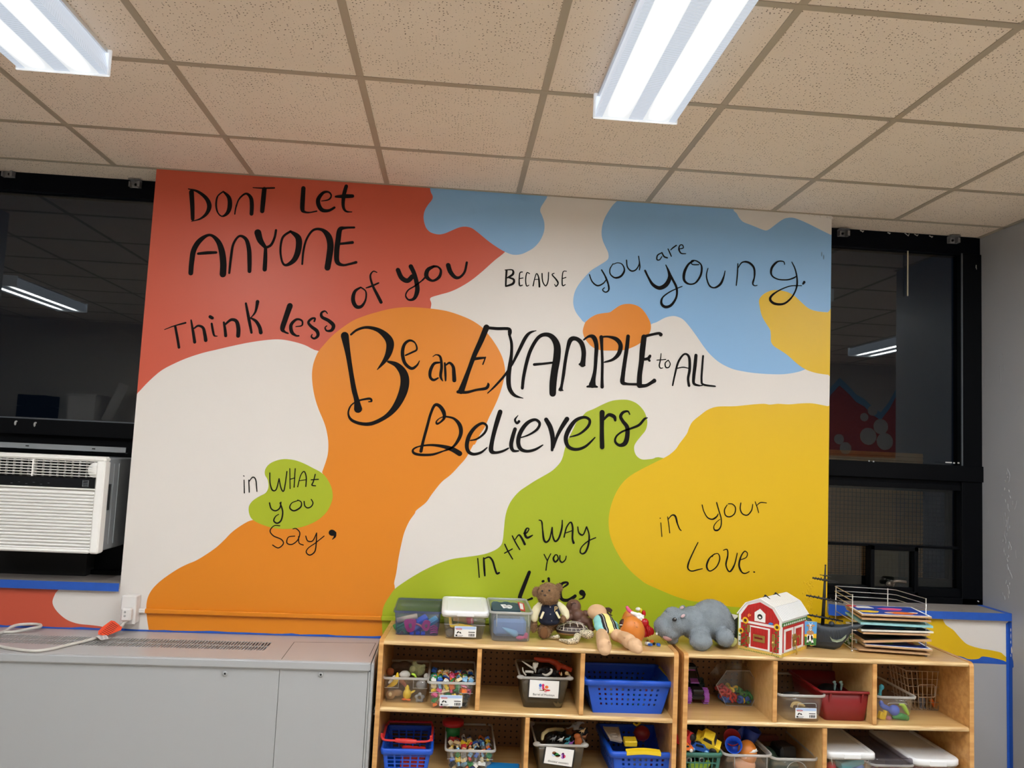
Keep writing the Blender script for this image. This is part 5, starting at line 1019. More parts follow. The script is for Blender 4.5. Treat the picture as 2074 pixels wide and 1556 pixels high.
blobtoy('plush_dog', 'dark brown plush animal at the back of the animal bin', 'plush toy', m_fur3, [EL('C', 310, 245, y + .09, 100, 60, 60), EL('C', 200, 250, y + .09, 60, 50, 50)], .004)
blobtoy('toy_ball', 'rust brown lump at the back left of the animal bin', 'toy', mat('rust plush', '#8f4a22', .9), [EL('C', 130, 320, y + .05, 50, 48, 44)], .003); blobtoy('toy_ball', 'grey soft ball at the right of the animal bin behind the plastic', 'toy', PAL['grey'], [EL('C', 530, 490, y + .02, 74, 60, 50)], .003)
F = fit('C', (645, 790), (1125, 805), (620, 448), (1230, 462), ZM); d = .30
T_, at = tub('storage_bin', 'clear bin with a sticker full of bricks in the upper left cubby', 'bin', F, d, m_clear, m_rim, .014, ribs=True); sticker(T_, 'C', (765, 618), (1048, 768), F['yf'] - .007)
fill_bricks(at, ZM, F['h'], d, 'in the stickered upper bin', ['blue', 'red', 'white', 'yellow', 'pink', 'black', 'green', 'cream', 'light blue', 'orange'], .98)
def sign(T_, k, c4, y, caption, pics):
    """white card in a black frame with a small picture and a handwritten caption"""
    q = [cy(k, *p_, y) for p_ in c4]; fx = frame((q[0] + q[1] + q[2] + q[3]) / 4, q[1] - q[0], q[0] - q[3]); w_, h_ = (q[1] - q[0]).length, (q[0] - q[3]).length
    b = MB(); P = lambda u, v, e: fx @ Vector((u * w_, v * h_, e)); rc = lambda u0, u1, v0_, v1_, mi, e: b.prism([P(u0, v0_, e - .0006), P(u1, v0_, e - .0006), P(u1, v1_, e - .0006), P(u0, v1_, e - .0006)], fx.to_3x3() @ Vector((0, 0, .0006)), mi)
    rc(-.52, .52, -.53, .53, 1, .0005); rc(-.48, .48, -.49, .49, 0, .0012)
    for u, v, a, e, mi in pics: b.prism([P(u + a * math.cos(t * .52), v + e * math.sin(t * .52), .0014) for t in range(12)], fx.to_3x3() @ Vector((0, 0, .0004)), mi)
    put_text(b, caption, h_ * .17, fx @ Matrix.Translation((0, -h_ * .33, .0014)), 1, .0003, 1.02)
    b.build('name_card', [m_paper, m_ink, PAL['blue'], PAL['magenta'], PAL['orange'], PAL['red'], PAL['brown'], PAL['green'], PAL['purple'], m_lb], T_)
F = fit('D', (115, 715), (590, 760), (90, 345), (680, 390), ZM); d = .24
T_, at = tub('storage_bin', 'smoky bin with the Barrel of Monkeys card in the upper middle cubby', 'bin', F, d, m_smoke, m_rim, .012)
b = MB(); x0, x1, y0, y1 = at(.98)
for xc in (x0, x1): c1 = MB().ell((xc, y0 + .008, ZM + F['h'] - .004), (.016, .014, .008)).build('rim_corner', m_rim, T_)
sign(T_, 'D', ((190, 392), (556, 412), (540, 630), (180, 602)), F['yf'] - .010, 'Barrel of Monkeys', [(-.13, .2, .045, .1, 2), (-.13, .05, .045, .08, 9), (-.04, .2, .045, .1, 3), (-.03, .05, .04, .08, 3), (.08, .12, .06, .09, 4), (.02, -.02, .05, .05, 4), (.12, -.06, .09, .05, 5), (-.08, -.08, .08, .02, 6), (.05, -.14, .05, .02, 5), (-.02, -.06, .03, .05, 6)])
y = F['yf'] + .03; h = F['h']
m_blk = mat('black rubber', '#131315', .5); m_bone = mat('bone white rubber', '#cfccc2', .5); m_org = mat('orange red rubber', '#b23c1e', .5)
blobtoy('toy_animal', 'black rubber animal heaped in the Barrel of Monkeys bin', 'toy', m_blk, [EL('D', 400, 290, y + .05, 80, 44, 60), EL('D', 330, 340, y + .03, 130, 34, 60), EL('D', 500, 315, y + .05, 60, 46, 60)] + LIMBS('D', 240, 540, 270, 360, y + .02, 16, 3), .003, 2)
blobtoy('toy_tiger', 'orange red rubber animal sprawled across the top of the Barrel of Monkeys bin', 'toy', m_org, [TB('D', [(265, 145), (330, 160), (430, 165), (510, 200), (540, 250)], y + .06, [24, 30, 30, 40, 34]), TB('D', [(530, 220), (620, 250), (690, 270)], y + .05, [36, 30, 20]), TB('D', [(540, 250), (535, 300), (560, 330)], y + .04, [24, 18, 14]), TB('D', [(620, 240), (650, 280), (690, 300)], y + .045, [22, 18, 10])], .003)
blobtoy('toy_skeleton', 'bone white rubber figure at the left of the Barrel of Monkeys bin', 'toy', m_bone, [EL('D', 262, 225, y + .005, 34, 36, 26), EL('D', 245, 205, y, 16, 16, 12), EL('D', 288, 205, y, 14, 16, 12), TB('D', [(105, 175), (170, 220), (245, 270)], y + .01, [7, 11, 14]), TB('D', [(250, 250), (265, 290), (262, 310)], y, [20, 14, 8])], .002, 2)
b = MB(); tubeof(b, 'D', [(110, 250), (118, 300), (150, 345)], y - .012, [5, 9, 10]); tubeof(b, 'D', [(140, 300), (200, 302), (240, 310)], y - .01, 15); one('toy_claw', 'pale curved claw at the left rim of the Barrel of Monkeys bin', 'toy', m_bone, b)
b = MB(); tubeof(b, 'D', [(345, 325), (390, 345), (440, 320), (460, 285), (440, 268)], y - .012, [6, 15, 17, 14, 8]); one('toy_tusk', 'white curved tusk at the front of the Barrel of Monkeys bin', 'toy', m_bone, b)
blobtoy('toy_shell', 'tan shell at the right rim of the Barrel of Monkeys bin', 'toy', PAL['tan'], [EL('D', 640, 320, y, 26, 24, 20), TB('D', [(640, 330), (690, 350)], y, [16, 4]), TB('D', [(575, 340), (575, 300)], y, [14, 4])], .002, 2)
blobtoy('toy_star', 'cream star shape at the bottom right inside the Barrel of Monkeys bin', 'toy', PAL['cream'], [EL('D', 535, 705, y - .016, 40, 26, 12), TB('D', [(500, 690), (480, 665)], y - .016, [14, 6]), TB('D', [(560, 700), (585, 680)], y - .016, [14, 6]), TB('D', [(540, 690), (530, 660)], y - .016, [12, 5])], .002, 2)
one('grey_cloth', 'dark grey rubber sheet in the bottom of the Barrel of Monkeys bin', 'cloth', mat('dark grey rubber', '#57544f', .7), MB().box(((at(.2)[0] + at(.2)[1]) / 2, F['yf'] + .1, ZM + .035), (at(.2)[1] - at(.2)[0] - .02, .14, .055), 0, None, .012))
def basket(name, lab, F, depth, m, nx, ny, hx, hy, ux, vx, rimh=.02, lip=.012, group=None, t=.0025, r=.0):
    """open plastic basket whose four sides have real openings"""
    at = levels(F, depth); z0, h = F['z0'], F['h']; T_ = thing(name, lab, 'basket', ((F['xb'][0] + F['xb'][1]) / 2, F['yf'] + depth / 2, z0), 0, group)
    a, c = at(0), at(1); zt = z0 + h
    P = [Vector((a[0], a[2], z0)), Vector((a[1], a[2], z0)), Vector((a[1], a[3], z0)), Vector((a[0], a[3], z0))]; Q = [Vector((c[0], c[2], zt)), Vector((c[1], c[2], zt)), Vector((c[1], c[3], zt)), Vector((c[0], c[3], zt))]
    b = MB()
    for i, dv in enumerate(((0, 1, 0), (-1, 0, 0), (0, -1, 0), (1, 0, 0))):
        j = (i + 1) % 4; n = nx if i % 2 == 0 else max(2, int(nx * depth / (c[1] - c[0])))
        us = [0]; vs_ = [0]
        for k_ in range(n): m0 = ux + (1 - 2 * ux) * (k_ + .5) / n; w_ = (1 - 2 * ux) / n * hx / 2; us += [m0 - w_, m0 + w_]
        for k_ in range(ny): m0 = vx[0] + (vx[1] - vx[0]) * (k_ + .5) / ny; w_ = (vx[1] - vx[0]) / ny * hy / 2; vs_ += [m0 - w_, m0 + w_]
        b.panel([P[i], P[j], Q[j], Q[i]], us + [1], vs_ + [1], lambda p, q: p % 2 == 1 and q % 2 == 1, Vector(dv) * t)
    b.bx(a[0], a[1], a[2], a[3], z0, z0 + t); b.build('body', m, T_)
    lo = [rect(c[0] - q, c[1] + q, c[2] - q, c[3] + q, .012 + q, zt + zz) for q, zz in ((0, -rimh), (lip, -rimh), (lip + .002, -rimh * .4), (lip, 0), (-.001, .001), (-.003, -.004), (-.003, -rimh))]
    MB().loft(lo + [lo[0]], 0, False, False, True).build('rim', m, T_)
    return T_, at
F = fit('D', (940, 770), (1790, 830), (875, 420), (1900, 462), ZM); F['h'] += .012; d = .235
T_, at = basket('plastic_basket', 'blue perforated basket with yellow side grips in the upper right cubby of the first shelf', F, d, m_bb, 11, 4, .36, .42, .1, (.2, .78), .022, .012)
c = at(1)
for sg in (0, 1):
    x = c[sg] + (-.006 if sg == 0 else .006); b = MB().bx(x - .0085, x + .0085, F['yf'] + .05, F['yf'] + d - .04, ZM + F['h'] - .012, ZM + F['h'] + .007, 0, .003); b.build('grip', m_yp, T_)
rg = random.Random(5)
for j in range(4):
    for i in range(11):
        cc = ['magenta', 'red', 'white', 'red', 'magenta', 'blue', 'green', 'teal', 'white', 'pink', 'cream'][i] if rg.random() < .7 else rg.choice(['red', 'blue', 'white', 'green', 'tan'])
        x0, x1 = at(.3)[:2]; p = (x0 + (x1 - x0) * (.1 + .8 * (i + .5) / 11), F['yf'] + .018 + rg.uniform(0, .004), ZM + .025 + j * .02)
        brick(p, cc, rg.choice(('square', 'small', 'long')), (rg.uniform(-.5, .5), rg.uniform(-.5, .5), rg.uniform(0, 3)), 'inside the blue basket with yellow side grips', 1.0)
# --- lower row of the first shelf
F = fit2('C', (30, 1292), (655, 1330), -.388, ZL); d = .25
T_, at = basket('plastic_basket', 'blue lattice basket with a red handle in the lower left cubby', F, d, m_bb, 5, 5, .8, .74, .07, (.12, .86), .022, .006)
b = MB(); y0 = F['yf'] - .0; yh = y0 + .012
tubeof(b, 'C', [(22, 1110), (22, 1160), (60, 1195), (180, 1205), (330, 1212), (470, 1220), (600, 1215), (645, 1190), (650, 1140)], y0 - .004, [14, 14, 14, 14, 15, 14, 14, 14, 14], 8); tubeof(b, 'C', [(190, 1200), (260, 1206), (330, 1210), (400, 1213), (465, 1218)], y0 - .004, [24, 28, 31, 28, 24], 10)
for k_ in (0, 1): x = at(1)[k_]; zz = ZL + F['h']; b.bx(x - .004, x + .004, y0 - .006, y0 + d * .55, zz + .03, zz + .038)
zz = ZL + F['h']; b.tube([(at(1)[0], y0 + d * .55, zz + .034), (at(1)[0] + .006, y0 + d - .01, zz + .02), (at(1)[1] - .006, y0 + d - .01, zz + .02), (at(1)[1], y0 + d * .55, zz + .034)], .005, 8)
b.build('handle', m_rp, T_)
p = cy('C', 420, 1420, y0 + .03); one('red_box', 'red box inside the blue lattice basket', 'box', m_rp, MB().box(p, (.095, .04, .075), 0, (0, .05, 0), .004))
F = fit2('C', (845, 1318), (1470, 1330), -.36, ZL); d = .29
T_, at = tub('storage_bin', 'clear bin of bricks standing alone in the lower left cubby', 'bin', F, d, m_clear, m_rim, .016, ribs=True)
fill_bricks(at, ZL, F['h'], d, 'in the clear bin on the lower left shelf', ['white', 'yellow', 'blue', 'red', 'grey', 'cream', 'orange', 'light blue', 'green', 'black', 'tan'], .86)
p = cz('C', 930, 1080, ZL + F['h']); T2 = thing('toy_tower', 'green round block with a red cap at the back of the lower clear bin', 'toy block', p); b = MB(); b.cyl(p, .03, .05, 20); b.build('tower_base', PAL['green'], T2); MB().cyl(p + Vector((0, 0, .034)), .045, .016, 20).build('tower_cap', PAL['red'], T2)
p = cz('C', 1540, 1530, ZL + .03); b = MB().box(p + Vector((.01, .0, -.012)), (.13, .07, .022), 0, (.05, 0, -.1), .003); one('blue_tray', 'teal blue plastic tray lying right of the lower clear brick bin', 'tray', mat('teal blue plastic', '#0d6aa6', .45), b)
F = fit2('D', (285, 1135), (860, 1215), -.37, ZL); d = .24
T_, at = tub('storage_bin', 'smoky bin with the dinosaur counters card in the lower row', 'bin', F, d, m_smoke, m_rim, .012)
b = MB(); x0, x1, y0, y1 = at(.98)
for xc in (x0, x1):
    for yc in (y0 + .008, y1 - .008): MB().ell((xc, yc, ZL + F['h'] - .003), (.016, .014, .009)).build('rim_corner', m_rim, T_)
sign(T_, 'D', ((375, 1188), (722, 1238), (718, 1455), (368, 1395)), F['yf'] - .010, 'dinosaur counters', [(-.18, .16, .07, .1, 6), (-.1, .1, .09, .1, 7), (-.2, .05, .05, .08, 9), (-.06, .02, .07, .07, 6), (.0, .06, .04, .06, 1), (.12, .15, .05, .1, 8), (.17, .05, .05, .1, 3), (.13, -.02, .05, .08, 8), (.12, .2, .03, .05, 5)])
y = F['yf'] + .03
blobtoy('toy_dinosaur', 'cream long necked dinosaur curling over the dinosaur counters bin', 'toy', mat('cream rubber', '#a89a70', .6), [TB('D', [(345, 1110), (355, 1050), (410, 1005), (500, 990), (590, 1000)], [y - .02, y - .01, y + .01, y + .05, y + .1], [20, 24, 24, 22, 26])], .003)
blobtoy('toy_dinosaur', 'orange dinosaur head poking out of the dinosaur counters bin', 'toy', mat('orange brown rubber', '#b0602a', .55), [EL('D', 765, 1075, y, 44, 34, 30), EL('D', 780, 1140, y, 50, 60, 30), TB('D', [(760, 1180), (740, 1240)], y, [20, 10])], .003)
for i, (a, q, cc, nm) in enumerate(((480, 1105, 'grey', 'grey'), (570, 1115, 'white', 'white'), (650, 1110, 'teal', 'teal'), (690, 1160, 'purple', 'purple'), (640, 1165, 'teal', 'sea green'), (850, 1080, 'brown', 'brown'), (830, 1010, 'tan', 'tan'))):
    blobtoy('dinosaur_counter', '%s dinosaur counter on top of the dinosaur counters bin' % nm, 'toy', PAL[cc], [EL('D', a, q, y + .01, 26, 16, 14), TB('D', [(a + 15, q - 5), (a + 34, q - 30)], y + .01, [9, 7]), TB('D', [(a - 15, q), (a - 45, q + 12)], y + .01, [9, 3]), TB('D', [(a - 10, q + 8), (a - 12, q + 30)], y + .01, [7, 5]), TB('D', [(a + 12, q + 8), (a + 12, q + 30)], y + .01, [7, 5])], .0018, 1)
blobtoy('toy_animal', 'black rubber heap in the dinosaur counters bin', 'toy', m_blk, [EL('D', 560, 1170, y + .05, 190, 44, 60)] + LIMBS('D', 400, 740, 1080, 1170, y + .03, 14, 4), .003, 2)
for i, (nm, cc) in enumerate((('black', 'black'), ('dark brown', 'brown'), ('grey', 'grey'), ('dark', 'black'))):
    blobtoy('toy_animal', nm + ' rubber animal jumbled at the ' + ('left', 'middle', 'top', 'right')[i] + ' back of the dinosaur counters bin', 'toy', PAL[cc], [EL('D', 600 + 70 * i, (1050, 1030, 960, 1040)[i], y + .1, 50, 30, 30)] + LIMBS('D', 560 + 70 * i, 650 + 70 * i, (1010, 990, 910, 990)[i], (1080, 1060, 1010, 1070)[i], y + .1, 7, 20 + i), .003, 2)
F = fit2('D', (1190, 1245), (1930, 1285), -.415, ZL); d = .30
T_, at = basket('plastic_basket', 'blue perforated basket with a yellow front grip in the lower row', F, d, m_bb, 8, 4, .42, .5, .12, (.2, .8), .022, .01)
b = MB(); l0, l1 = cy('D', 1360, 1205, F['yf'] - .018), cy('D', 1770, 1205, F['yf'] - .018); n = 12; lo = []
for i in range(n + 1):
    f_ = i / n; x = l0.x + (l1.x - l0.x) * f_; z = ZL + F['h'] + .004 + .005 * math.sin(PI * f_); lo.append([Vector((x, F['yf'] - .0225, z - .014)), Vector((x, F['yf'] - .0225, z)), Vector((x, F['yf'] + .002, z + .003)), Vector((x, F['yf'] + .002, z - .01))])
b.loft(lo); b.build('grip', m_yp, T_)
y = F['yf']
q = [cy('D', *p_, yy) for p_, yy in (((1165, 1110), y + .05), ((1300, 1140), y + .05), ((1255, 965), y + .13), ((1080, 960), y + .13))]
T2 = thing('toy_ramp', 'pale grey toy ramp leaning in the blue basket with the yellow front grip', 'toy', (q[0] + q[1]) / 2); b = MB(); b.prism(q, (.0, .004, -.008)); b.build('ramp_plate', mat('warm grey plastic', '#a79d92', .5), T2)
b = MB()
for e in ((q[0], q[3]), (q[1], q[2])): b.tube([e[0], e[1]], .003, 6)
for f_ in (.3, .5, .7): m0 = (q[0] * (1 - f_) + q[3] * f_ + q[1] * (1 - f_) + q[2] * f_) / 2; b.box(m0 + Vector((0, -.004, .002)), (.02, .004, .003))
b.build('ramp_edge', MATS['warm grey plastic'], T2)
one('toy_block', 'flat yellow block in the blue basket with the yellow front grip', 'toy block', PAL['yellow'], MB().box(cy('D', 1400, 1140, y + .05), (.05, .04, .022), 0, (.2, 0, 0), .002))
blobtoy('toy_ball', 'dark red ball at the back of the lower blue basket', 'ball', m_dkred, [EL('D', 1540, 1040, y + .14, 100, 90, 90)], .005)
b = MB(); tubeof(b, 'D', [(1440, 920), (1480, 945), (1520, 915), (1490, 905)], y + .17, 12); one('toy_hook', 'yellow hooked piece at the back of the lower blue basket', 'toy', PAL['yellow'], b)
for i, (a, q_) in enumerate(((1440, 1340), (1505, 1342), (1570, 1345), (1440, 1400), (1505, 1402), (1570, 1400))):
    p = cy('D', a, q_, y + .02); o = MB().ell(p, .0125, 12, 8).build('toy_ball', PAL['white']); tag(o, 'small white ball seen through the holes of the lower blue basket', 'ball', 'white balls in the lower blue basket')
for i in range(6):
    brick(cy('D', 1640 + 65 * (i % 3), 1345 + 60 * (i // 3), y + .018), ('magenta', 'blue', 'red')[i % 3], 'square', (.3, .2 * i, .5), 'behind the holes of the lower blue basket', 1.1)
# --- upper row of the second shelf
def pz(k, a, b, z): return cz(k, a, b, z)
y = -.235
T2 = thing('toy_truck', 'purple and black toy monster truck parked at the left of the second shelf', 'toy truck', (.83, y + .07, ZM))
wr_ = .031; xa, xb_ = cy('E', 145, 640, y).x, cy('E', 372, 645, y).x
def wheel(x, yy, z, r, wd, m, nm='wheel'):
    b = MB(); p = Vector((x, yy, z)); b.tube([p + Vector((q, 0, 0)) for q in (-wd / 2, -wd / 2 + .004, wd / 2 - .004, wd / 2)], [r * .82, r, r, r * .82], 18, 0)
    for i in range(12): a = i * PI / 6; b.box(p + Vector((0, math.cos(a) * r, math.sin(a) * r)), (wd * .9, .005, .003), 0, (a, 0, 0))
    o = b.build(nm, m, T2); MB().cyl(p - Vector((0, 0, 0)), r * .42, wd + .004, 12, 0, 'x').build('hub', MATS['black toy plastic'], o); return o
for x in (xa, xb_): wheel(x, y, ZM + wr_, wr_, .024, PAL['purple'])
wheel(xb_ + .012, y + .115, ZM + .036, .036, .03, mat('dark teal tyre', '#1d4650', .5)); wheel(xa - .004, y + .115, ZM + .036, .036, .03, mat('dark tyre', '#17171a', .6))
xc = (xa + xb_) / 2; b = MB(); b.box((xc, y + .06, ZM + .045), (.045, .17, .02), 0, None, .004); b.box((xc, y - .018, ZM + .03), (.07, .02, .02), 0, None, .005); b.box((xc, y - .01, ZM + .055), (.05, .04, .02), 0, (.2, 0, 0), .005); b.box((xc, y + .1, ZM + .105), (.05, .05, .06), 0, None, .006)
for sg in (-1, 1): b.tube([(xc + sg * .028, y, ZM + .03), (xc + sg * .02, y + .05, ZM + .07)], .004, 6); b.tube([(xc + sg * .022, y + .02, ZM + .08), (xc + sg * .022, y + .08, ZM + .125)], .003, 6)
b.build('chassis', PAL['black'], T2)
b = MB(); b.loft([[Vector((xc + sx * w_, yy, z)) for sx, z in ((-1, z0), (1, z0), (.8, z1), (-.8, z1))] for w_, yy, z0, z1 in ((.02, y + .02, ZM + .074, ZM + .079), (.023, y + .05, ZM + .074, ZM + .09), (.02, y + .075, ZM + .08, ZM + .118), (.02, y + .11, ZM + .085, ZM + .116))]); b.build('hood', PAL['purple'], T2)
b = MB(); b.loft([[Vector((xc + sx * .017, yy, z)) for sx, z in ((-1, z0), (1, z0), (.85, z1), (-.85, z1))] for yy, z0, z1 in ((y + .043, ZM + .09, ZM + .0915), (y + .066, ZM + .112, ZM + .1145))]); b.build('windscreen', PAL['black'], T2)
# hexagonal jar with links
yj = -.258; hexa = [(515, 490), (645, 750), (985, 768), (1088, 525), (962, 302), (652, 302)]
P6 = [cy('E', *q, yj) for q in hexa]; zmin = min(p.z for p in P6); P6 = [p + Vector((0, 0, ZM + .001 - zmin)) for p in P6]; P6[1].z = P6[2].z = ZM + .001
T2 = thing('storage_jar', 'clear six sided jar of colourful links on the second shelf', 'jar', (sum((p for p in P6), Vector()) / 6) * 1)
cen = sum((p for p in P6), Vector()) / 6
sc_ = lambda k_, yy: [Vector((cen.x + (p.x - cen.x) * k_, yy, cen.z + (p.z - cen.z) * k_ if i not in (1, 2) else p.z if k_ > .8 else cen.z + (p.z - cen.z) * k_)) for i, p in enumerate(P6)]
b = MB(); b.loft([sc_(.98, yj - .002), sc_(1, yj + .006), sc_(1, yj + .11), sc_(.94, yj + .12)], 0, True, True); b.build('body', m_jar, T2)
b = MB()
fr_ = sc_(.985, yj - .003); b.tube(fr_, .0011, 6, 0, False, True); b.build('moulded_edge', m_rim, T2)
zn = P6[4].z; b = MB(); b.lathe((cen.x + .01, yj + .06, zn - .002), [(.05, 0), (.046, .008), (.046, .02), (.05, .022), (.05, .026), (.044, .026), (.043, .002)], 24); b.build('neck', m_jar, T2)
LNK = {}
def link(p, colr, i):
    if colr not in LNK:
        b = MB(); b.tube([(math.cos(q) * .0095, math.sin(q) * .0095, 0) for q in [2 * PI * j / 12 for j in range(12)]], .0052, 8, 0, False, True)
        o = b.build('toy_link', PAL[colr]); LNK[colr] = o.data; COL.objects.unlink(o); bpy.data.objects.remove(o)
    o = bpy.data.objects.new('toy_link', LNK[colr]); COL.objects.link(o); o.location = p; o.rotation_euler = (PI / 2 + R.uniform(-.7, .7), R.uniform(-.5, .5), R.uniform(0, 3))
    tag(o, 'small %s ring link in the clear six sided jar' % colr, 'toy link', 'ring links in the six sided jar')
lk = {'red': [(598, 528), (625, 550), (640, 500), (660, 545), (690, 590), (720, 560), (760, 590), (790, 620), (715, 640), (760, 665), (680, 530), (600, 575)], 'yellow': [(730, 500), (770, 480), (865, 712)], 'green': [(805, 500), (850, 530), (935, 560), (970, 590), (815, 725), (930, 705), (960, 690), (890, 560)],
      'blue': [(620, 610), (635, 645), (655, 680), (690, 705), (735, 715), (840, 610), (880, 620), (920, 625), (960, 640), (850, 660), (890, 665), (930, 655), (640, 600), (830, 640), (900, 590)]}
i = 0
for cc, l in lk.items():
    for a, q in l:
        yy = yj + .016 + .012 * (i % 2); p = cy('E', a, q, yy); p.z = max(p.z, ZM + .018)
        link(p, cc, i); i += 1
        if i % 2: link(p + Vector((0, .05, .0)), cc, i)
# clear bin with sticker
F = fit('E', (1480, 920), (1895, 930), (1345, 535), (1970, 605), ZM); F['xb'] = (F['xb'][0] - .01, F['xb'][1]); d = .31
T_, at = tub('storage_bin', 'clear bin with a sticker on the second shelf, left of the red tub', 'bin', F, d, m_clear, m_rim, .028, ribs=False); sticker(T_, 'E', (1562, 738), (1838, 880), F['yf'] - .006)
b = MB(); ys = F['yf'] - .007; b.tube(spline([tuple(cy('E', *q, ys)) for q in ((1590, 735), (1600, 690), (1640, 682), (1790, 682), (1830, 692), (1835, 735))], 4), .0012, 6); b.build('moulded_edge', m_rim, T_)
y = F['yf'] + .02; b = MB(); tubeof(b, 'E', [(1500, 730), (1540, 680), (1620, 690), (1680, 720)], y, [10, 22, 26, 16], 8); tubeof(b, 'E', [(1520, 740), (1530, 700), (1590, 670)], y - .005, [8, 12, 8], 8); one('toy_crane', 'tan hooked toy behind the sticker of the clear bin on the second shelf', 'toy', mat('pale tan plastic', '#c9ae72', .5), b)
blobtoy('toy_vehicle', 'dark toy lying in the clear bin left of the red tub', 'toy', m_blk, [EL('E', 1500, 555, y + .06, 110, 26, 60), EL('E', 1560, 545, y + .05, 60, 20, 40)], .004)
# red tub
F = fit('F', (30, 850), (580, 865), (12, 480), (637, 500), ZM); F['xb'] = (F['xb'][0] + .012, F['xb'][1] - .004); d = .28
T_, at = tub('storage_tub', 'deep red plastic tub in the middle of the second shelf', 'tub', F, d, m_dkred, m_dkred, .014, .003, .01)
b = MB()
for q in (130, 525): p = cy('F', q, 580, at(.8)[2] - .003); b.loft([[Vector((p.x - .004, at(1)[2] - .010, ZM + F['h'] - .006)), Vector((p.x + .004, at(1)[2] - .010, ZM + F['h'] - .006)), Vector((p.x + .004, at(1)[2] + .004, ZM + F['h'] - .006)), Vector((p.x - .004, at(1)[2] + .004, ZM + F['h'] - .006))], [Vector((p.x - .003, at(.6)[2] - .003, ZM + F['h'] * .62)), Vector((p.x + .003, at(.6)[2] - .003, ZM + F['h'] * .62)), Vector((p.x + .003, at(.6)[2] + .003, ZM + F['h'] * .62)), Vector((p.x - .003, at(.6)[2] + .003, ZM + F['h'] * .62))]])
b.build('rib', m_dkred, T_)
y = F['yf'] + .06; m_ggr = mat('grey green rubber', '#6e8580', .55)
for a, nm in ((185, 'left'), (265, 'right')): blobtoy('toy_figure', 'grey green figure, the %s one standing up in the red tub' % nm, 'toy', m_ggr, [TB('F', [(a, 470), (a + 6, 410), (a - 4, 380)], y, [12, 16, 12]), EL('F', a, 375, y, 20, 16, 14), TB('F', [(a, 400), (a - 24, 375)], y, [8, 6]), TB('F', [(a + 4, 405), (a + 26, 400)], y, [8, 6])], .002, 2)
blobtoy('toy_heap', 'black toy heap in the bottom of the red tub', 'toy', m_blk, [((1.41, F['yf'] + .13, ZM + .045), (.075, .1, .04)), ((1.40, F['yf'] + .16, ZM + .06), (.05, .06, .04))], .005)
# clear bin of toys at the right
F = fit('F', (720, 855), (1125, 870), (728, 552), (1200, 562), ZM); d = .29
T_, at = tub('storage_bin', 'clear bin of blue and green toys beside the wire basket', 'bin', F, d, m_clear, m_rim, .02)
b = MB(); ys = F['yf'] - .005; b.tube(spline([tuple(cy('F', *q, ys)) for q in ((845, 655), (870, 638), (1040, 640), (1080, 655))], 4), .0012, 6); b.build('moulded_edge', m_rim, T_)
y = F['yf'] + .02
blobtoy('toy_dolphin', 'blue rounded toy pressed against the front of the right clear bin', 'toy', mat('periwinkle plastic', '#4b68c8', .45), [EL('F', 920, 725, y, 70, 66, 50), EL('F', 810, 690, y + .01, 80, 34, 34, .4), EL('F', 760, 640, y + .02, 30, 40, 30)], .003)
b = MB(); tubeof(b, 'F', [(900, 810), (1000, 800), (1090, 825)], y, [20, 42, 30], 10); one('toy_boat', 'green curved toy at the bottom of the right clear bin', 'toy', PAL['green'], b)
b = MB(); tubeof(b, 'F', [(980, 655), (1030, 665), (1070, 730), (1095, 780)], y + .005, [12, 26, 26, 14], 8); one('toy_fish', 'lime green hooked toy at the right of the right clear bin', 'toy', PAL['lime'], b)
b = MB(); p = cy('F', 770, 790, y + .006); b.box(p, (.03, .02, .03), 0, (0, .3, .2), .003); b.box(p + Vector((.01, -.004, .012)), (.012, .014, .02), 0, (0, .2, 0), .002); one('toy_car', 'pale yellow toy car at the left of the right clear bin', 'toy', PAL['yellow'], b)
blobtoy('toy_lump', 'rose rounded toy between the yellow car and green boat in the right clear bin', 'toy', mat('rose plastic', '#a86a78', .5), [EL('F', 850, 825, y, 40, 34, 28)], .003)
blobtoy('toy_figure', 'teal toy figure standing at the left wall of the right clear bin', 'toy', PAL['teal'], [EL('F', 765, 440, y + .06, 34, 36, 28), EL('F', 750, 490, y + .06, 20, 34, 20), EL('F', 745, 530, y + .06, 26, 26, 20)], .003)
# wire basket
yf_, yb_ = -.262, -.06
A_, B_, C_, D_ = cy('F', 1068, 248, yf_ - .006), cy('F', 1530, 243, yf_ - .006), cy('F', 1462, 772, yf_), cy('F', 1138, 772, yf_)
T2 = thing('wire_basket', 'rectangular wire basket at the right end of the second shelf', 'basket', ((C_.x + D_.x) / 2, -.16, ZM))
zt_ = (A_.z + B_.z) / 2; zb_ = ZM + .003; b = MB()
fr = lambda u, v: Vector(((D_.x * (1 - u) + C_.x * u) * (1 - v) + (A_.x * (1 - u) + B_.x * u) * v, yf_ - .006 * v, zb_ + (zt_ - zb_) * v))
bk = lambda u, v: fr(u, v) + Vector((0, yb_ - yf_ + .012 * v, 0))
for i in range(8): u = i / 7; b.tube([fr(u, 0), fr(u, 1)], .0017, 5); b.tube([bk(u, 0), bk(u, 1)], .0017, 5); b.tube([fr(u, 0), bk(u, 0)], .0017, 5)
for j in range(6): v = j / 5; b.tube([fr(0, v), fr(1, v), bk(1, v), bk(0, v)], .0017 if j < 5 else .0025, 6, 0, False, True)
for i in range(1, 8):
    s_ = i / 8
    for u in (0, 1): b.tube([fr(u, 0).lerp(bk(u, 0), s_), fr(u, 1).lerp(bk(u, 1), s_)], .0017, 5)
b.build('wire_grid', m_wire, T2)
b = MB(); b.tube([cy('F', *q, yf_ - .008) for q in ((1218, 430), (1235, 412), (1410, 412), (1427, 430), (1424, 550), (1412, 565), (1232, 565), (1218, 550))], .0021, 6, 0, False, True); b.build('label_holder', m_wire, T2)
y = yf_ + .025
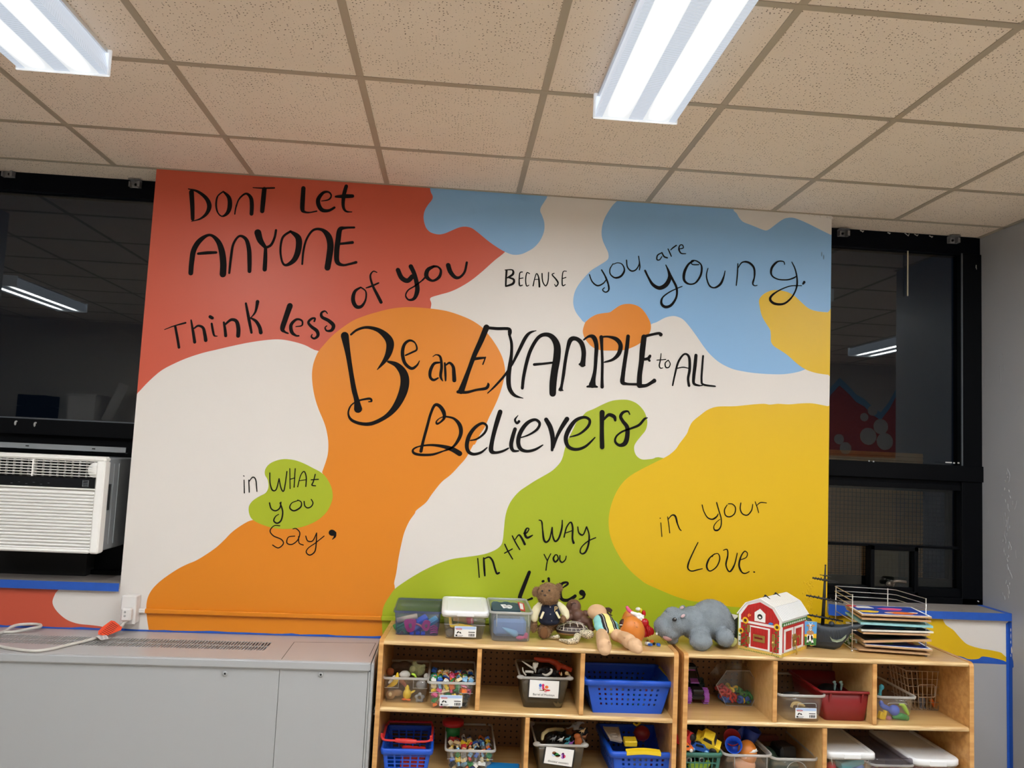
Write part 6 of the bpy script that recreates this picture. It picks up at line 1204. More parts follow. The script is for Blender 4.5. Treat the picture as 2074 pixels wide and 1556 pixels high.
blobtoy('toy_starfish', 'orange starfish toy in the wire basket', 'toy', PAL['orange'], [TB('F', [(1400, 640), (1360, 600)], y, [22, 8]), TB('F', [(1400, 640), (1390, 590)], y, [20, 8]), TB('F', [(1400, 640), (1450, 680)], y, [22, 8]), TB('F', [(1410, 640), (1420, 610)], y, [16, 6]), TB('F', [(1400, 645), (1415, 690)], y, [20, 8])], .0022, 2)
blobtoy('crumpled_paper', 'grey crumpled lump in the bottom of the wire basket', 'paper', mat('grey crumple', '#77757a', .8, bump=.5, bscale=80), [EL('F', 1260, 610, y + .02, 50, 60, 40), EL('F', 1270, 715, y + .01, 60, 40, 40), EL('F', 1370, 730, y, 50, 28, 26)], .004)
# --- lower row of the second shelf
F = fit2('E', (70, 1322), (590, 1335), -.425, ZL); F['xt'] = (max(F['xt'][0], .725), F['xt'][1]); d = .27
T_, at = basket('plastic_basket', 'dark green lattice basket of toy vehicles in the lower row', F, d, m_gp, 7, 4, .82, .8, .08, (.1, .86), .014, .006)
y = F['yf'] + .02; zt_ = ZL + F['h']
T2 = thing('toy_frog', 'lime green frog toy with round eyes behind the green lattice', 'toy', cy('E', 290, 1540, y)); remesh('body', [EL('E', 260, 1500, y + .004, 120, 55, 40), EL('E', 410, 1470, y + .006, 40, 50, 34), EL('E', 330, 1520, y, 90, 40, 36)], .003, PAL['lime'], T2)
for a in (165, 330): o = MB().ell(cy('E', a, 1425, y - .006), (.012, .009, .012)).build('eye', PAL['white'], T2); MB().ell(cy('E', a + 4, 1428, y - .0155), (.007, .003, .007)).build('pupil', m_blk, o)
def car(nm, lab, p, L_, W_, Hh, rot, mb, mw, extra=None):
    T2 = thing(nm, lab, 'toy vehicle', p); Rm = Euler(rot).to_matrix(); G = lambda v: Vector(p) + Rm @ Vector(v)
    b = MB(); pr = [(-L_ / 2, 0), (L_ / 2, 0), (L_ / 2, Hh * .45), (L_ * .28, Hh * .5), (L_ * .15, Hh), (-L_ * .25, Hh), (-L_ * .34, Hh * .55), (-L_ / 2, Hh * .5)]
    b.prism([G((x, -W_ / 2, z)) for x, z in pr], Rm @ Vector((0, W_, 0))); b.build('car_body', mb, T2)
    b = MB()
    for sg in (-1, 1): b.prism([G((x, sg * (W_ / 2 + .0006), z)) for x, z in ((-L_ * .22, Hh * .58), (L_ * .16, Hh * .58), (L_ * .1, Hh * .9), (-L_ * .2, Hh * .9))], Rm @ Vector((0, sg * .0008, 0)))
    b.prism([G((L_ * .285, q, Hh * .55)) for q in (-W_ * .4, W_ * .4)] + [G((L_ * .185, q, Hh * .95)) for q in (W_ * .4, -W_ * .4)], Rm @ Vector((.001, 0, .0006))); b.build('window', m_blk, T2)
    for sx in (-.3, .3):
        for sg in (-1, 1): MB().cyl(G((L_ * sx, sg * W_ / 2, 0)), Hh * .3, W_ * .25, 14, 0, Rm @ Vector((0, 1, 0))).build('wheel', mw, T2)
    return T2
car('toy_truck', 'yellow and black toy truck tilted on top of the green basket', cz('E', 400, 1210, zt_ + .02), .10, .045, .05, (.45, .35, -.35), PAL['yellow'], m_blk)
car('toy_car', 'red toy car standing at the left back of the green basket', cz('E', 150, 1180, zt_ + .03), .08, .035, .05, (.2, -1.2, .2), PAL['red'], m_blk)
car('toy_car', 'small orange and white toy car at the front left of the green basket', cz('E', 125, 1275, zt_ + .012), .05, .03, .022, (.1, 0, .1), PAL['orange'], PAL['white'])
car('toy_car', 'blue toy car under the yellow truck in the green basket', cz('E', 300, 1270, zt_ - .0), .09, .04, .03, (.2, .15, -.2), PAL['blue'], PAL['light blue'])
blobtoy('toy_heap', 'black toy at the back of the green basket', 'toy', m_blk, [((.79, F['yf'] + .16, zt_ + .02), (.06, .07, .05)), ((.84, F['yf'] + .2, zt_ + .03), (.04, .05, .05))], .004)
F = fit2('E', (640, 1345), (1262, 1362), -.43, ZL); d = .34
T_, at = tub('storage_bin', 'clear bin of cups and an orange ball in the lower row', 'bin', F, d, m_clear, m_rim, .026)
b = MB(); ys = F['yf'] - .007
for a in (765, 1190): b.tube([cy('E', a, 1370, ys), cy('E', a - 2, 1556, ys + .006)], .0016, 6)
b.build('moulded_edge', m_rim, T_)
y = F['yf']; zt_ = ZL + F['h']
def cup(lab, p, rot, m, s_=.034):
    one('toy_cup', lab, 'cup', m, MB().lathe(p, [(0, -s_), (s_ * .72, -s_), (s_, s_), (s_ * .93, s_), (s_ * .66, -s_ * .92), (0, -s_ * .92)], 22, 0, Euler(rot).to_matrix()))
cup('royal blue cup lying on its side in front of the orange ball', cz('E', 750, 1240, zt_ + .01), (1.1, .3, -.5), m_bb)
cup('red cup behind the royal blue cup in the lower clear bin', cz('E', 720, 1160, zt_ + .012), (.8, -.5, .2), m_rp)
cup('upright blue cup at the back of the lower clear bin', cz('E', 960, 1110, zt_ + .02), (.2, .35, 0), mat('navy blue plastic', '#12318c', .4), .036); cup('tilted blue cup leaning at the left of the upright blue cup', cz('E', 810, 1040, zt_ + .035), (.3, -.6, 0), MATS['navy blue plastic'], .034)
p = cy('E', 930, 1330, y + .055); one('toy_egg', 'orange egg shaped toy in the lower clear bin', 'toy', mat('toy orange plastic', '#cf7a2c', .4), MB().ell(p, (.038, .042, .05), 20, 14)); p2 = cy('E', 890, 1480, y + .05); one('toy_egg', 'pale orange toy ball low in the clear bin under the cups', 'toy', mat('peach plastic', '#d9a07a', .5), MB().ell(p2, (.045, .04, .028), 20, 12))
blobtoy('toy_glove', 'white hand shaped toy piece beside the orange egg', 'toy', PAL['white'], [EL('E', 1020, 1310, y + .02, 34, 22, 20), TB('E', [(1030, 1300), (1055, 1280)], y + .018, [10, 7]), TB('E', [(1035, 1310), (1068, 1305)], y + .018, [10, 7]), TB('E', [(1000, 1320), (960, 1325)], y + .018, [12, 9])], .002, 2)
F = fit2('E', (1268, 1390), (1872, 1416), -.425, ZL); d = .34
T_, at = tub('storage_bin', 'clear bin with a moulded circle and dark toys, beside the divider', 'bin', F, d, m_clear, m_rim, .026)
p = cy('E', 1580, 1590, F['yf'] - .006); b = MB(); b.tube([p + Vector((math.cos(q) * .043, 0, math.sin(q) * .043)) for q in [2 * PI * i / 32 for i in range(32)]], .0013, 6, 0, False, True); b.build('moulded_circle', m_rim, T_)
zt_ = ZL + F['h']; xm = (at(1)[0] + at(1)[1]) / 2
one('toy_box', 'black box at the back of the bin with the moulded circle', 'box', m_blk, MB().box((xm + .01, F['yf'] + .14, zt_ - .03), (.075, .09, .07), 0, (0, 0, .2), .01))
blobtoy('toy_heap', 'dark green toys behind the front of the bin with the moulded circle', 'toy', mat('murky green plastic', '#23382c', .5), [((xm - .06, F['yf'] + .12, zt_ - .04), (.03, .06, .035)), ((xm - .02, F['yf'] + .08, zt_ - .06), (.07, .04, .03))], .004)
one('toy_bar', 'red brown bar at the back of the bin with the moulded circle', 'toy', mat('red brown plastic', '#5c2a22', .5), MB().box((xm - .02, F['yf'] + .23, zt_ - .005), (.09, .03, .025), 0, None, .004))
F = fit2('F', (105, 1290), (688, 1300), -.44, ZL); F['h'] -= .004; d = .33
T_, at = tub('storage_bin', 'clear bin with a white lid beside the lower divider', 'bin', F, d, m_clear, m_rim, .016); lid(T_, F, at, m_lid, .006, .018)
b = MB(); b.tube([cy('F', 140, 1300, F['yf'] - .012), cy('F', 160, 1400, F['yf'] - .012)], .0012, 6); b.tube([cy('F', 600, 1300, F['yf'] - .012), cy('F', 605, 1400, F['yf'] - .012)], .0012, 6); b.build('moulded_edge', m_rim, T_)
y = F['yf'] + .03
one('toy_block', 'teal blue block tilted behind the front of the white lidded lower bin', 'toy block', PAL['teal'], MB().box(cy('F', 370, 1360, y), (.1, .05, .03), 0, (0, -.25, .1), .003)); one('toy_block', 'bright blue ball shaped block in the white lidded lower bin', 'toy block', mat('cornflower plastic', '#4f7fd0', .45), MB().ell(cy('F', 480, 1430, y), (.022, .022, .02)))
one('toy_block', 'tan wooden block at the right of the white lidded lower bin', 'toy block', mat('tan wood', '#b09474', .6), MB().box(cy('F', 570, 1360, y + .02), (.03, .05, .05), 0, (0, .1, 0), .002)); one('toy_block', 'red lump at the left of the white lidded lower bin', 'toy block', PAL['red'], MB().ell(cy('F', 140, 1425, y), (.02, .02, .02)))
F = fit2('F', (635, 1395), (1190, 1402), -.445, ZL); d = .33
m_ltr = clear('smoky clear lid', '#cfcbd2', .14, '#9d98a4', .2, .06)
T_, at = tub('storage_bin', 'clear bin with a see-through lid between the two white lidded bins', 'bin', F, d, m_clear, m_rim, .03); lid(T_, F, at, m_ltr, .002, .022, 'lid', .028)
for i in range(10):
    xx = at(.6)[0] + .02 + .012 * i; one('toy_block', 'plum toy block inside the see-through lidded bin', 'toy block', mat('plum plastic', '#8c4a66', .5), MB().box((xx + .004, F['yf'] + .025 + .012 * (i % 2), ZL + F['h'] - .03 - .02 * (i % 3)), (.014, .03, .018), 0, (.2 * i, .3, .1), .002), 'plum blocks in the see-through bin')
F = fit2('F', (1168, 1385), (1738, 1395), -.45, ZL); F['h'] -= .003; d = .35
T_, at = tub('storage_bin', 'clear bin with a rounded white lid at the right end of the lower row', 'bin', F, d, m_clear, m_rim, .04); lid(T_, F, at, m_lid, .008, .02, 'lid', .035)
for i in range(8): one('toy_block', 'rose toy block inside the rounded white lidded bin', 'toy block', MATS['rose plastic'], MB().box((at(.5)[0] + .03 + .018 * i, F['yf'] + .03, ZL + F['h'] - .035), (.016, .03, .02), 0, (.3 * i, .2, .4), .002), 'rose blocks in the rounded lid bin')
# ------------------------------------------------------------------ toys on top of the shelves
def EZ(k, a, b, hz, ra, rb, rd=None, rot=0):
    p = cz(k, a, b, ZT + hz); s = CROP[k][2] * mpp(p); rd = min(ra, rb) if rd is None else rd
    r = Vector((ra * s, rd * s, rb * s)); p = p.copy()
    low = p.z - (r.z * abs(math.cos(rot)) + r.x * abs(math.sin(rot)))
    if low < ZT + .001: p.z += ZT + .001 - low
    return (p, tuple(r), Euler((0, rot, 0)).to_matrix())
def TZ(k, pts):
    """limb: (a, b, height, radius in crop units)"""
    q = [cz(k, a, b, ZT + h) for a, b, h, _ in pts]; s = CROP[k][2] * mpp(q[0]); return ('t', q, [r * s for *_, r in pts])
# teddy bear
m_bear = mat('brown curly fur', '#8a6a4b', .95, bump=.7, bscale=300, var=.25, vscale=60)
pb = cz('K', 300, 600, ZT); T2 = thing('teddy_bear', 'brown teddy bear in a navy and cream jacket sitting on the shelf top', 'teddy bear', pb)
yb0 = cz('K', 300, 420, ZT + .105).y
B = lambda a, b_, dy, ra, rb, rd=None, rot=0: EL('K', a, b_, yb0 + dy, ra, rb, rd, rot)
body = [B(300, 430, 0, 120, 140, 100), B(290, 195, -.01, 138, 130, 120), B(270, 235, -.04, 80, 62, 60), B(145, 165, .005, 44, 62, 26, .2), B(415, 120, .005, 44, 56, 26, -.4), B(300, 290, 0, 70, 60, 60)]
body += [EZ('K', 245, 625, .034, 78, 92, 58), TZ('K', [(310, 550, .045, 70), (260, 600, .04, 74)]), EZ('K', 420, 560, .032, 80, 62, 60), TZ('K', [(340, 540, .045, 60), (440, 560, .034, 56)]), B(120, 560, -.0, 44, 80, 44), B(470, 480, -.02, 40, 50, 40)]
fb = [q for q in body]
for q in fb:
    if q[0] != 't' and q[0].z - q[1][2] < ZT + .0: q[0].z = ZT + q[1][2] + .001
remesh('body', fb, .0035, m_bear, T2, 3, tufts(5200, .006, .0011, 5))
remesh('jacket', [B(305, 425, -.002, 132, 132, 118), B(300, 350, -.002, 112, 70, 96), B(300, 500, 0, 128, 60, 112)], .003, mat('navy felt', '#131a30', .9, bump=.4, bscale=500), T2, 3)
m_cream = mat('cream felt', '#e4dcb8', .9, bump=.3, bscale=500)
for q in ([TB('K', [(205, 318), (158, 370), (132, 430), (128, 478)], [yb0, yb0 - .004, yb0 - .008, yb0 - .01], [44, 54, 50, 44])], [TB('K', [(412, 318), (455, 362), (488, 410), (498, 450)], [yb0, yb0 - .006, yb0 - .012, yb0 - .016], [40, 50, 50, 44])]): remesh('sleeve', q, .003, m_cream, T2, 3)
for a, q, rt in ((220, 440, .35), (402, 438, -.55)): MB().box(cy('K', a, q, yb0 - .047), (.009, .004, .03), 0, (0, rt, 0), .001).build('pocket_trim', m_cream, T2)
b = MB(); pP = cy('K', 378, 372, yb0 - .045); put_text(b, 'P', .03, Matrix.Translation(pP) @ Euler((PI / 2, 0, .25)).to_matrix().to_4x4(), 0, .0012); b.build('letter_patch', mat('tan letter felt', '#c9ae74', .9), T2)
for a, q in ((315, 345), (316, 428), (330, 506)): MB().ell(cy('K', a, q, yb0 - .05), (.0026, .0016, .0026), 8, 6).build('snap_button', m_steel, T2)
for a, q in ((220, 158), (303, 152)): MB().ell(cy('K', a, q, yb0 - .058), (.0042, .003, .0042), 10, 7).build('eye', m_blk, T2)
remesh('nose', [B(252, 208, -.063, 18, 12, 10)], .0012, mat('dark brown nose', '#3a2416', .6), T2, 1)
MB().ell(EZ('K', 236, 628, .034, 40, 58, 8)[0] + Vector((-.001, -.0225, 0)), (.017, .004, .023), 12, 8).build('foot_pad', mat('brown suede', '#6e4a2a', .95), T2)
# brown baby doll
m_doll = mat('dark brown vinyl', '#6b4a3d', .5); yd = cz('K', 640, 440, ZT + .085).y
T2 = thing('baby_doll', 'bare dark brown baby doll lying over the turtle beside the teddy bear', 'doll', cz('K', 640, 560, ZT))
D_ = lambda a, b_, dy, ra, rb, rd=None, rot=0: EL('K', a, b_, yd + dy, ra, rb, rd, rot)
remesh('body', [D_(585, 345, .03, 90, 92, 80, .3), D_(545, 400, .02, 52, 40, 50), D_(640, 460, 0, 100, 88, 70, .5), D_(690, 520, -.01, 60, 50, 50), ('t', [cy('K', 580, 440, yd), cy('K', 510, 490, yd - .01), cy('K', 455, 530, yd - .015)], [.014, .012, .011]), ('t', [cy('K', 720, 420, yd + .01), cy('K', 800, 420, yd + .005), cy('K', 865, 430, yd)], [.014, .012, .010]), ('t', [cy('K', 700, 500, yd - .01), cy('K', 770, 520, yd - .03), cy('K', 790, 590, yd - .035)], [.022, .019, .012]), ('t', [cy('K', 650, 520, yd - .01), cy('K', 690, 560, yd - .025)], [.02, .013]), D_(800, 605, -.045, 30, 24, 30), D_(460, 545, -.015, 26, 20, 20), D_(855, 450, -.005, 30, 26, 22), D_(560, 300, -.0, 14, 12, 12)], .0022, m_doll, T2, 3)
for i in range(4):
    MB().tube([cy('K', 440 + i * 12, 545 + 2 * i, yd - .024), cy('K', 436 + i * 12, 575 - i, yd - .026)], .0022, 6).build('finger', m_doll, T2); MB().tube([cy('K', 840 + i * 11, 455, yd - .012), cy('K', 846 + i * 11, 480, yd - .014)], .0022, 6).build('finger', m_doll, T2)
b = MB(); tubeof(b, 'K', [(560, 330), (575, 305), (600, 298), (612, 308)], yd - .004, 4); b.build('closed_mouth', mat('deep brown crease', '#2b1712', .6), T2)
# sea turtle
m_shell = mat('dark brown shell', '#33221d', .4); m_line = mat('pale shell line', '#d9cfc0', .6)
def spotmat():
    m = mat('spotted turtle skin', '#d8ccae', .5); N, L = nodes(m); b = N['Principled BSDF']; tc = N.new('ShaderNodeTexCoord'); vo = N.new('ShaderNodeTexVoronoi'); vo.inputs['Scale'].default_value = 300; L.new(tc.outputs['Object'], vo.inputs['Vector'])
    lt = N.new('ShaderNodeMath'); lt.operation = 'LESS_THAN'; lt.inputs[1].default_value = .42; L.new(vo.outputs['Distance'], lt.inputs[0]); mx = N.new('ShaderNodeMix'); mx.data_type = 'RGBA'; L.new(lt.outputs[0], mx.inputs[0]); mx.inputs[6].default_value = lin('#d8ccae'); mx.inputs[7].default_value = lin('#2c2119'); L.new(mx.outputs[2], b.inputs['Base Color']); return m
T2 = thing('toy_turtle', 'brown toy sea turtle with a white lined shell under the baby doll', 'toy', cz('K', 580, 700, ZT))
ps = cz('K', 570, 630, ZT + .03); s = CROP['K'][2] * mpp(ps); rx, ry, rz_ = 190 * s, 130 * s, 112 * s
b = MB(); n, m_ = 28, 7
lo = [[ps + Vector((rx * math.cos(q) * c_, ry * math.sin(q) * c_, rz_ * math.sin(t))) for q in [2 * PI * i / n for i in range(n)]] for t, c_ in [(i / m_ * PI / 2, math.cos(i / m_ * PI / 2)) for i in range(m_)]]
b.loft(lo, 0, True, True, True); sh = b.build('shell', m_shell, T2)
b = MB(); dome = lambda u, v: ps + Vector((rx * 1.01 * u, ry * 1.01 * v, rz_ * 1.015 * math.sqrt(max(0, 1 - u * u - v * v))))
def dl(pts): b.tube([dome(*q) for q in spline(pts, 4)], .0016, 5)
for x_ in (-.6, -.2, .25, .65): dl([(x_, -.0), (x_ * .9, -.35), (x_ * 1.02, -.62), (x_ * 1.05, -.72)]) if abs(x_) < .66 else None
dl([(-.85, -.1), (-.6, -.35), (-.4, -.25), (-.2, -.38), (.02, -.28), (.25, -.38), (.45, -.28), (.65, -.35), (.88, -.1)]); dl([(-.6, .0), (-.4, .12), (-.2, 0), (.02, .12), (.25, 0), (.45, .12), (.65, 0)])
b.tube([dome(math.cos(q) * .97, math.sin(q) * .97) for q in [2 * PI * i / 40 for i in range(40)]], .0012, 5, 0, False, True); b.tube([dome(math.cos(q) * .86, math.sin(q) * .86) for q in [2 * PI * i / 40 for i in range(40)]], .0009, 5, 0, False, True)
for i in range(22): q = 2 * PI * i / 22; b.tube([dome(math.cos(q) * .86, math.sin(q) * .86), dome(math.cos(q) * .97, math.sin(q) * .97)], .0009, 5)
b.build('shell_line', m_line, sh)
MB().ell(ps - Vector((0, 0, .002)), (rx * .99, ry * .98, .014), 24, 8).build('belly', mat('tan turtle belly', '#a5814e', .5), T2)
remesh('head_and_flippers', [EZ('K', 752, 665, .034, 76, 54, 46), EZ('K', 690, 655, .03, 56, 46, 44), TZ('K', [(630, 690, .024, 44), (610, 735, .014, 42), (530, 750, .011, 32), (430, 728, .008, 16)]), TZ('K', [(400, 690, .016, 26), (330, 700, .010, 18), (300, 700, .007, 8)])], .0022, spotmat(), T2, 2)
MB().ell(EZ('K', 778, 655, .035, 10, 10)[0] + Vector((.002, -.014, .002)), .0032, 10, 7).build('eye', m_blk, T2)
# cloth doll with striped suit
m_cloth = mat('peach cloth', '#d2ac86', .85, bump=.25, bscale=120); T2 = thing('cloth_doll', 'peach cloth doll in a striped swimsuit with feet over the shelf edge', 'doll', cz('K', 970, 640, ZT))
remesh('body', [EZ('K', 860, 405, .112, 116, 92, 100), EZ('K', 850, 345, .13, 60, 26, 40), EZ('K', 930, 500, .085, 100, 90, 80), EZ('K', 970, 590, .058, 126, 70, 80), TZ('K', [(915, 670, .040, 74), (928, 720, .036, 80), (940, 780, .036, 84)]), EZ('K', 945, 800, .034, 88, 92, 84), EL('K', 950, 850, cz('K', 945, 800, ZT + .034).y - .012, 72, 60, 62), TZ('K', [(1080, 672, .040, 72), (1150, 690, .036, 80), (1235, 745, .036, 86)]), EZ('K', 1300, 790, .034, 92, 84, 80), EL('K', 1335, 835, cz('K', 1300, 790, ZT + .034).y - .012, 60, 56, 60)], .0035, m_cloth, T2, 4)
def suitmat():
    m = mat('striped swimsuit cloth', '#8fd0cf', .8); N, L = nodes(m); b = N['Principled BSDF']; tc = N.new('ShaderNodeTexCoord'); sp = N.new('ShaderNodeSeparateXYZ'); L.new(tc.outputs['Object'], sp.inputs[0])
    mm = N.new('ShaderNodeMath'); mm.operation = 'ADD'; L.new(sp.outputs[0], mm.inputs[0]); mm.inputs[1].default_value = 0
    k2 = N.new('ShaderNodeMath'); k2.operation = 'MULTIPLY_ADD'; L.new(sp.outputs[1], k2.inputs[0]); k2.inputs[1].default_value = .35; L.new(mm.outputs[0], k2.inputs[2])
    ab = N.new('ShaderNodeMath'); ab.operation = 'ABSOLUTE'; L.new(k2.outputs[0], ab.inputs[0])
    rp = N.new('ShaderNodeValToRGB'); mr = N.new('ShaderNodeMapRange'); mr.inputs[2].default_value = .05; L.new(ab.outputs[0], mr.inputs[0]); L.new(mr.outputs[0], rp.inputs[0]); rp.color_ramp.interpolation = 'CONSTANT'
    e = rp.color_ramp.elements; e[0].color = lin('#e6dc8a'); e[1].position = .24; e[1].color = lin('#141414')
    for ps_, c_ in ((.36, '#d8d8d0'), (.40, '#141414'), (.6, '#8fd0cf')): q = e.new(ps_); q.color = lin(c_)
    L.new(rp.outputs[0], b.inputs['Base Color']); return m
st = remesh('swimsuit', [EZ('K', 935, 510, .084, 122, 88, 92), EZ('K', 970, 570, .066, 150, 88, 96), EZ('K', 985, 610, .056, 140, 56, 84)], .003, suitmat(), None, 3)
sc0 = cz('K', 968, 545, ZT + .075); st.data.transform(Matrix.Translation(-sc0)); st.location = sc0; attach(st, T2)
b = MB(); rg = random.Random(9)
for i in range(26): a, q = rg.uniform(965, 1030), rg.uniform(370, 440); tubeof(b, 'K', [(950, 400), ((950 + a) / 2, q - 15), (a, q), (a + 8, q + rg.uniform(5, 30))], cz('K', 860, 405, ZT + .112).y + .01, [7, 8, 7, 4], 5, 0, 3)
b.build('yarn_hair', mat('dark brown yarn', '#3f2a20', .9), T2)
for q in ((990, 755), (1168, 705)): MB().ell(EZ('K', *q, .05, 12, 12)[0] + Vector((0, -.022, .006)), (.005, .004, .003), 10, 6).build('knee_dimple', mat('peach crease', '#bd9572', .85), T2)
# orange egg shells and loose pieces
m_egg = mat('toy orange plastic', '#cf7a2c', .32); ye = cz('K', 1290, 640, ZT + .055).y
T2 = thing('toy_egg', 'large orange egg shaped toy shell with an open dark hatch', 'toy', cz('K', 1290, 760, ZT)); pe = cy('K', 1275, 615, ye); s = CROP['K'][2] * mpp(pe)
MB().ell(pe, (140 * s, 120 * s, 165 * s), 26, 18, 0, (0, -.35, 0)).build('shell', m_egg, T2)
b = MB(); b.ell(cy('K', 1163, 545, ye + .006), (44 * s, 62 * s, 60 * s), 16, 10); b.build('hatch', mat('dark maroon plastic', '#3a1210', .5), T2); MB().box(cy('K', 1140, 553, ye - .042), (.011, .002, .003)).build('hatch_clip', PAL['white'], T2)
for q in ((1298, 530), (1325, 578)): MB().box(cy('K', *q, ye - .046), (.004, .003, .0016), 0, (0, .4, 0)).build('socket_slot', m_blk, T2)
ye2 = ye + .075; T2 = thing('toy_egg', 'smaller orange egg shaped toy standing behind the large orange shell', 'toy', cy('K', 1230, 560, ye2)); p = cy('K', 1240, 440, ye2); hh = p.z - ZT
MB().ell((p.x, p.y, ZT + hh * .62), (100 * s, 95 * s, hh * .62 - .001), 22, 14).build('shell', m_egg, T2)
MB().ell((p.x + 85 * s, p.y - .02, p.z + .03), (30 * s, 20 * s, 22 * s), 12, 8).build('white_knob', PAL['white'], T2); MB().ell((p.x + 120 * s, p.y - .015, p.z + .024), (20 * s, 18 * s, 26 * s), 12, 8).build('yellow_knob', PAL['yellow'], T2)
T2 = thing('gloved_toy', 'pink toy arm with a white gloved hand resting on the orange eggs', 'toy', cy('K', 1290, 420, ye + .02)); yy = ye + .0
b = MB(); tubeof(b, 'K', [(1205, 335), (1225, 375), (1265, 415)], yy + .02, [14, 22, 16]); b.build('sleeve', PAL['pink'], T2)
remesh('glove', [TB('K', [(1265, 412), (1310, 430)], yy + .015, [18, 26]), EL('K', 1345, 445, yy + .008, 44, 34, 24), TB('K', [(1370, 440), (1402, 448)], yy + .002, [13, 11]), TB('K', [(1368, 462), (1400, 474)], yy, [13, 11]), TB('K', [(1352, 470), (1378, 494)], yy, [13, 11]), TB('K', [(1335, 465), (1340, 498)], yy, [13, 10])], .0016, PAL['white'], T2, 1)
m_red2 = mat('glossy red plastic', '#b5151e', .25); T2 = thing('toy_shoe', 'pair of glossy red toy shoes joined beside the large orange egg', 'toy', cz('K', 1450, 700, ZT)); yr = cz('K', 1450, 640, ZT + .04).y
remesh('shoe', [EL('K', 1415, 530, yr, 52, 54, 44), EL('K', 1445, 600, yr, 50, 50, 40), EL('K', 1420, 660, yr, 40, 40, 34)], .0028, m_red2, T2, 2)
b = MB()
for i in range(3): tubeof(b, 'K', [(1435 + i * 26, 570 + i * 10), (1460 + i * 24, 630 + i * 4), (1450 + i * 20, 690 - i * 12)], yr - .012, [18, 22, 14], 8)
b.build('bow', m_red2, T2); MB().ell(cy('K', 1405, 420, ye2 - .01), (.009, .008, .014), 12, 8).build('strap', m_red2, T2)
for a, q, cc, kd in ((1450, 770, 'white', 'long'), (1480, 785, 'blue', 'square'), (1525, 775, 'black', 'small'), (1575, 785, 'blue', 'square'), (1500, 745, 'orange', 'small'), (1450, 745, 'brown', 'small')):
    p = cz('K', a, q, ZT + .008); brick(p, cc, kd, (.1, .1, R.uniform(0, 3)), 'loose on the shelf top before the grey hippo', .9)
# hippo
m_hip = mat('grey plush', '#868f96', .95, bump=.6, bscale=350, var=.12, vscale=30); pc = cz('H', 640, 790, ZT); yh = pc.y + .05
T2 = thing('plush_hippo', 'large grey plush hippo lying across the gap between the shelves', 'plush toy', cz('H', 680, 780, ZT))
Hh_ = lambda a, b_, dy, ra, rb, rd=None, rot=0: EL('H', a, b_, yh + dy, ra, rb, rd, rot)
hp_ = [Hh_(770, 440, .02, 250, 230, 230), Hh_(900, 540, .03, 150, 200, 180), Hh_(560, 480, .01, 200, 190, 190), Hh_(350, 470, 0, 190, 160, 170, .15), Hh_(215, 530, -.005, 130, 125, 140), Hh_(280, 600, -.005, 130, 90, 130), Hh_(330, 370, 0, 110, 70, 110, .2), ('t', [cy('H', 630, 620, yh - .02), cz('H', 650, 705, ZT + .036)], [.045, .04]), EZ('H', 650, 705, .036, 140, 98, 110), EZ('H', 940, 660, .05, 110, 110, 100), EZ('H', 965, 690, .034, 90, 78, 90), EZ('H', 310, 690, .02, 70, 50, 60)]
for q in hp_:
    if q[0] != 't' and q[0].z - q[1][2] < ZT + .001: q[0].z = ZT + .001 + q[1][2]
remesh('body', hp_, .005, m_hip, T2, 4, tufts(9000, .0048, .0008, 8, .15))
for a, q, dy in ((440, 400, -.062), (425, 305, .04)): e = remesh('ear', [Hh_(a, q, dy, 42, 28, 16, -.5)], .0016, m_hip, T2, 1); MB().ell(cy('H', a - 6, q + 2, yh + dy - .006), (.010, .003, .006), 10, 7, 0, (0, -.6, 0)).build('inner_ear', mat('pale pink felt', '#d3b3b6', .9), e)
o = MB().ell(cy('H', 332, 445, yh - .062), (.0095, .005, .008), 12, 8).build('eye', m_blk, T2); MB().ell(cy('H', 340, 437, yh - .068), (.0022, .0012, .0018), 8, 6).build('eye_glint', PAL['white'], o)
MB().ell(cy('H', 122, 615, yh - .02), (.0055, .005, .0065), 10, 7).build('tooth', PAL['white'], T2); remesh('mouth', [Hh_(250, 665, -.03, 62, 36, 40, .2)], .0025, mat('dusty pink felt', '#b08784', .9), T2, 2)
MB().ell(EZ('H', 1000, 700, .03, 66, 56)[0] + Vector((.004, -.024, .0)), (.022, .012, .017), 14, 9, 0, (0, -.6, .5)).build('sole_patch', mat('pale green felt', '#a5a96a', .9), T2)
# dark box behind the hippo
T2 = thing('game_box', 'dark green box with a white corner standing behind the hippo', 'box', cz('H', 1020, 760, ZT) + Vector((0, .17, 0))); yg = yh + .14
b = MB(); pr = [cy('H', *q, yg) for q in ((940, 300), (1045, 390), (1095, 440), (1085, 560), (900, 560))]; pr += []
zb0 = ZT + .001; b.prism([cy('H', 930, 300, yg), cy('H', 1060, 420, yg), Vector((cy('H', 1095, 420, yg).x, yg, cy('H', 1095, 420, yg).z)), Vector((cy('H', 1090, 600, yg).x, yg, zb0)), Vector((cy('H', 900, 600, yg).x, yg, zb0))], (0, .03, 0)); b.build('box_body', mat('near black green card', '#1c2620', .6), T2)
MB().prism([cy('H', *q, yg - .001) for q in ((1015, 378), (1092, 392), (1088, 415), (1050, 445))], (0, -.002, 0)).build('white_corner', m_paper, T2)
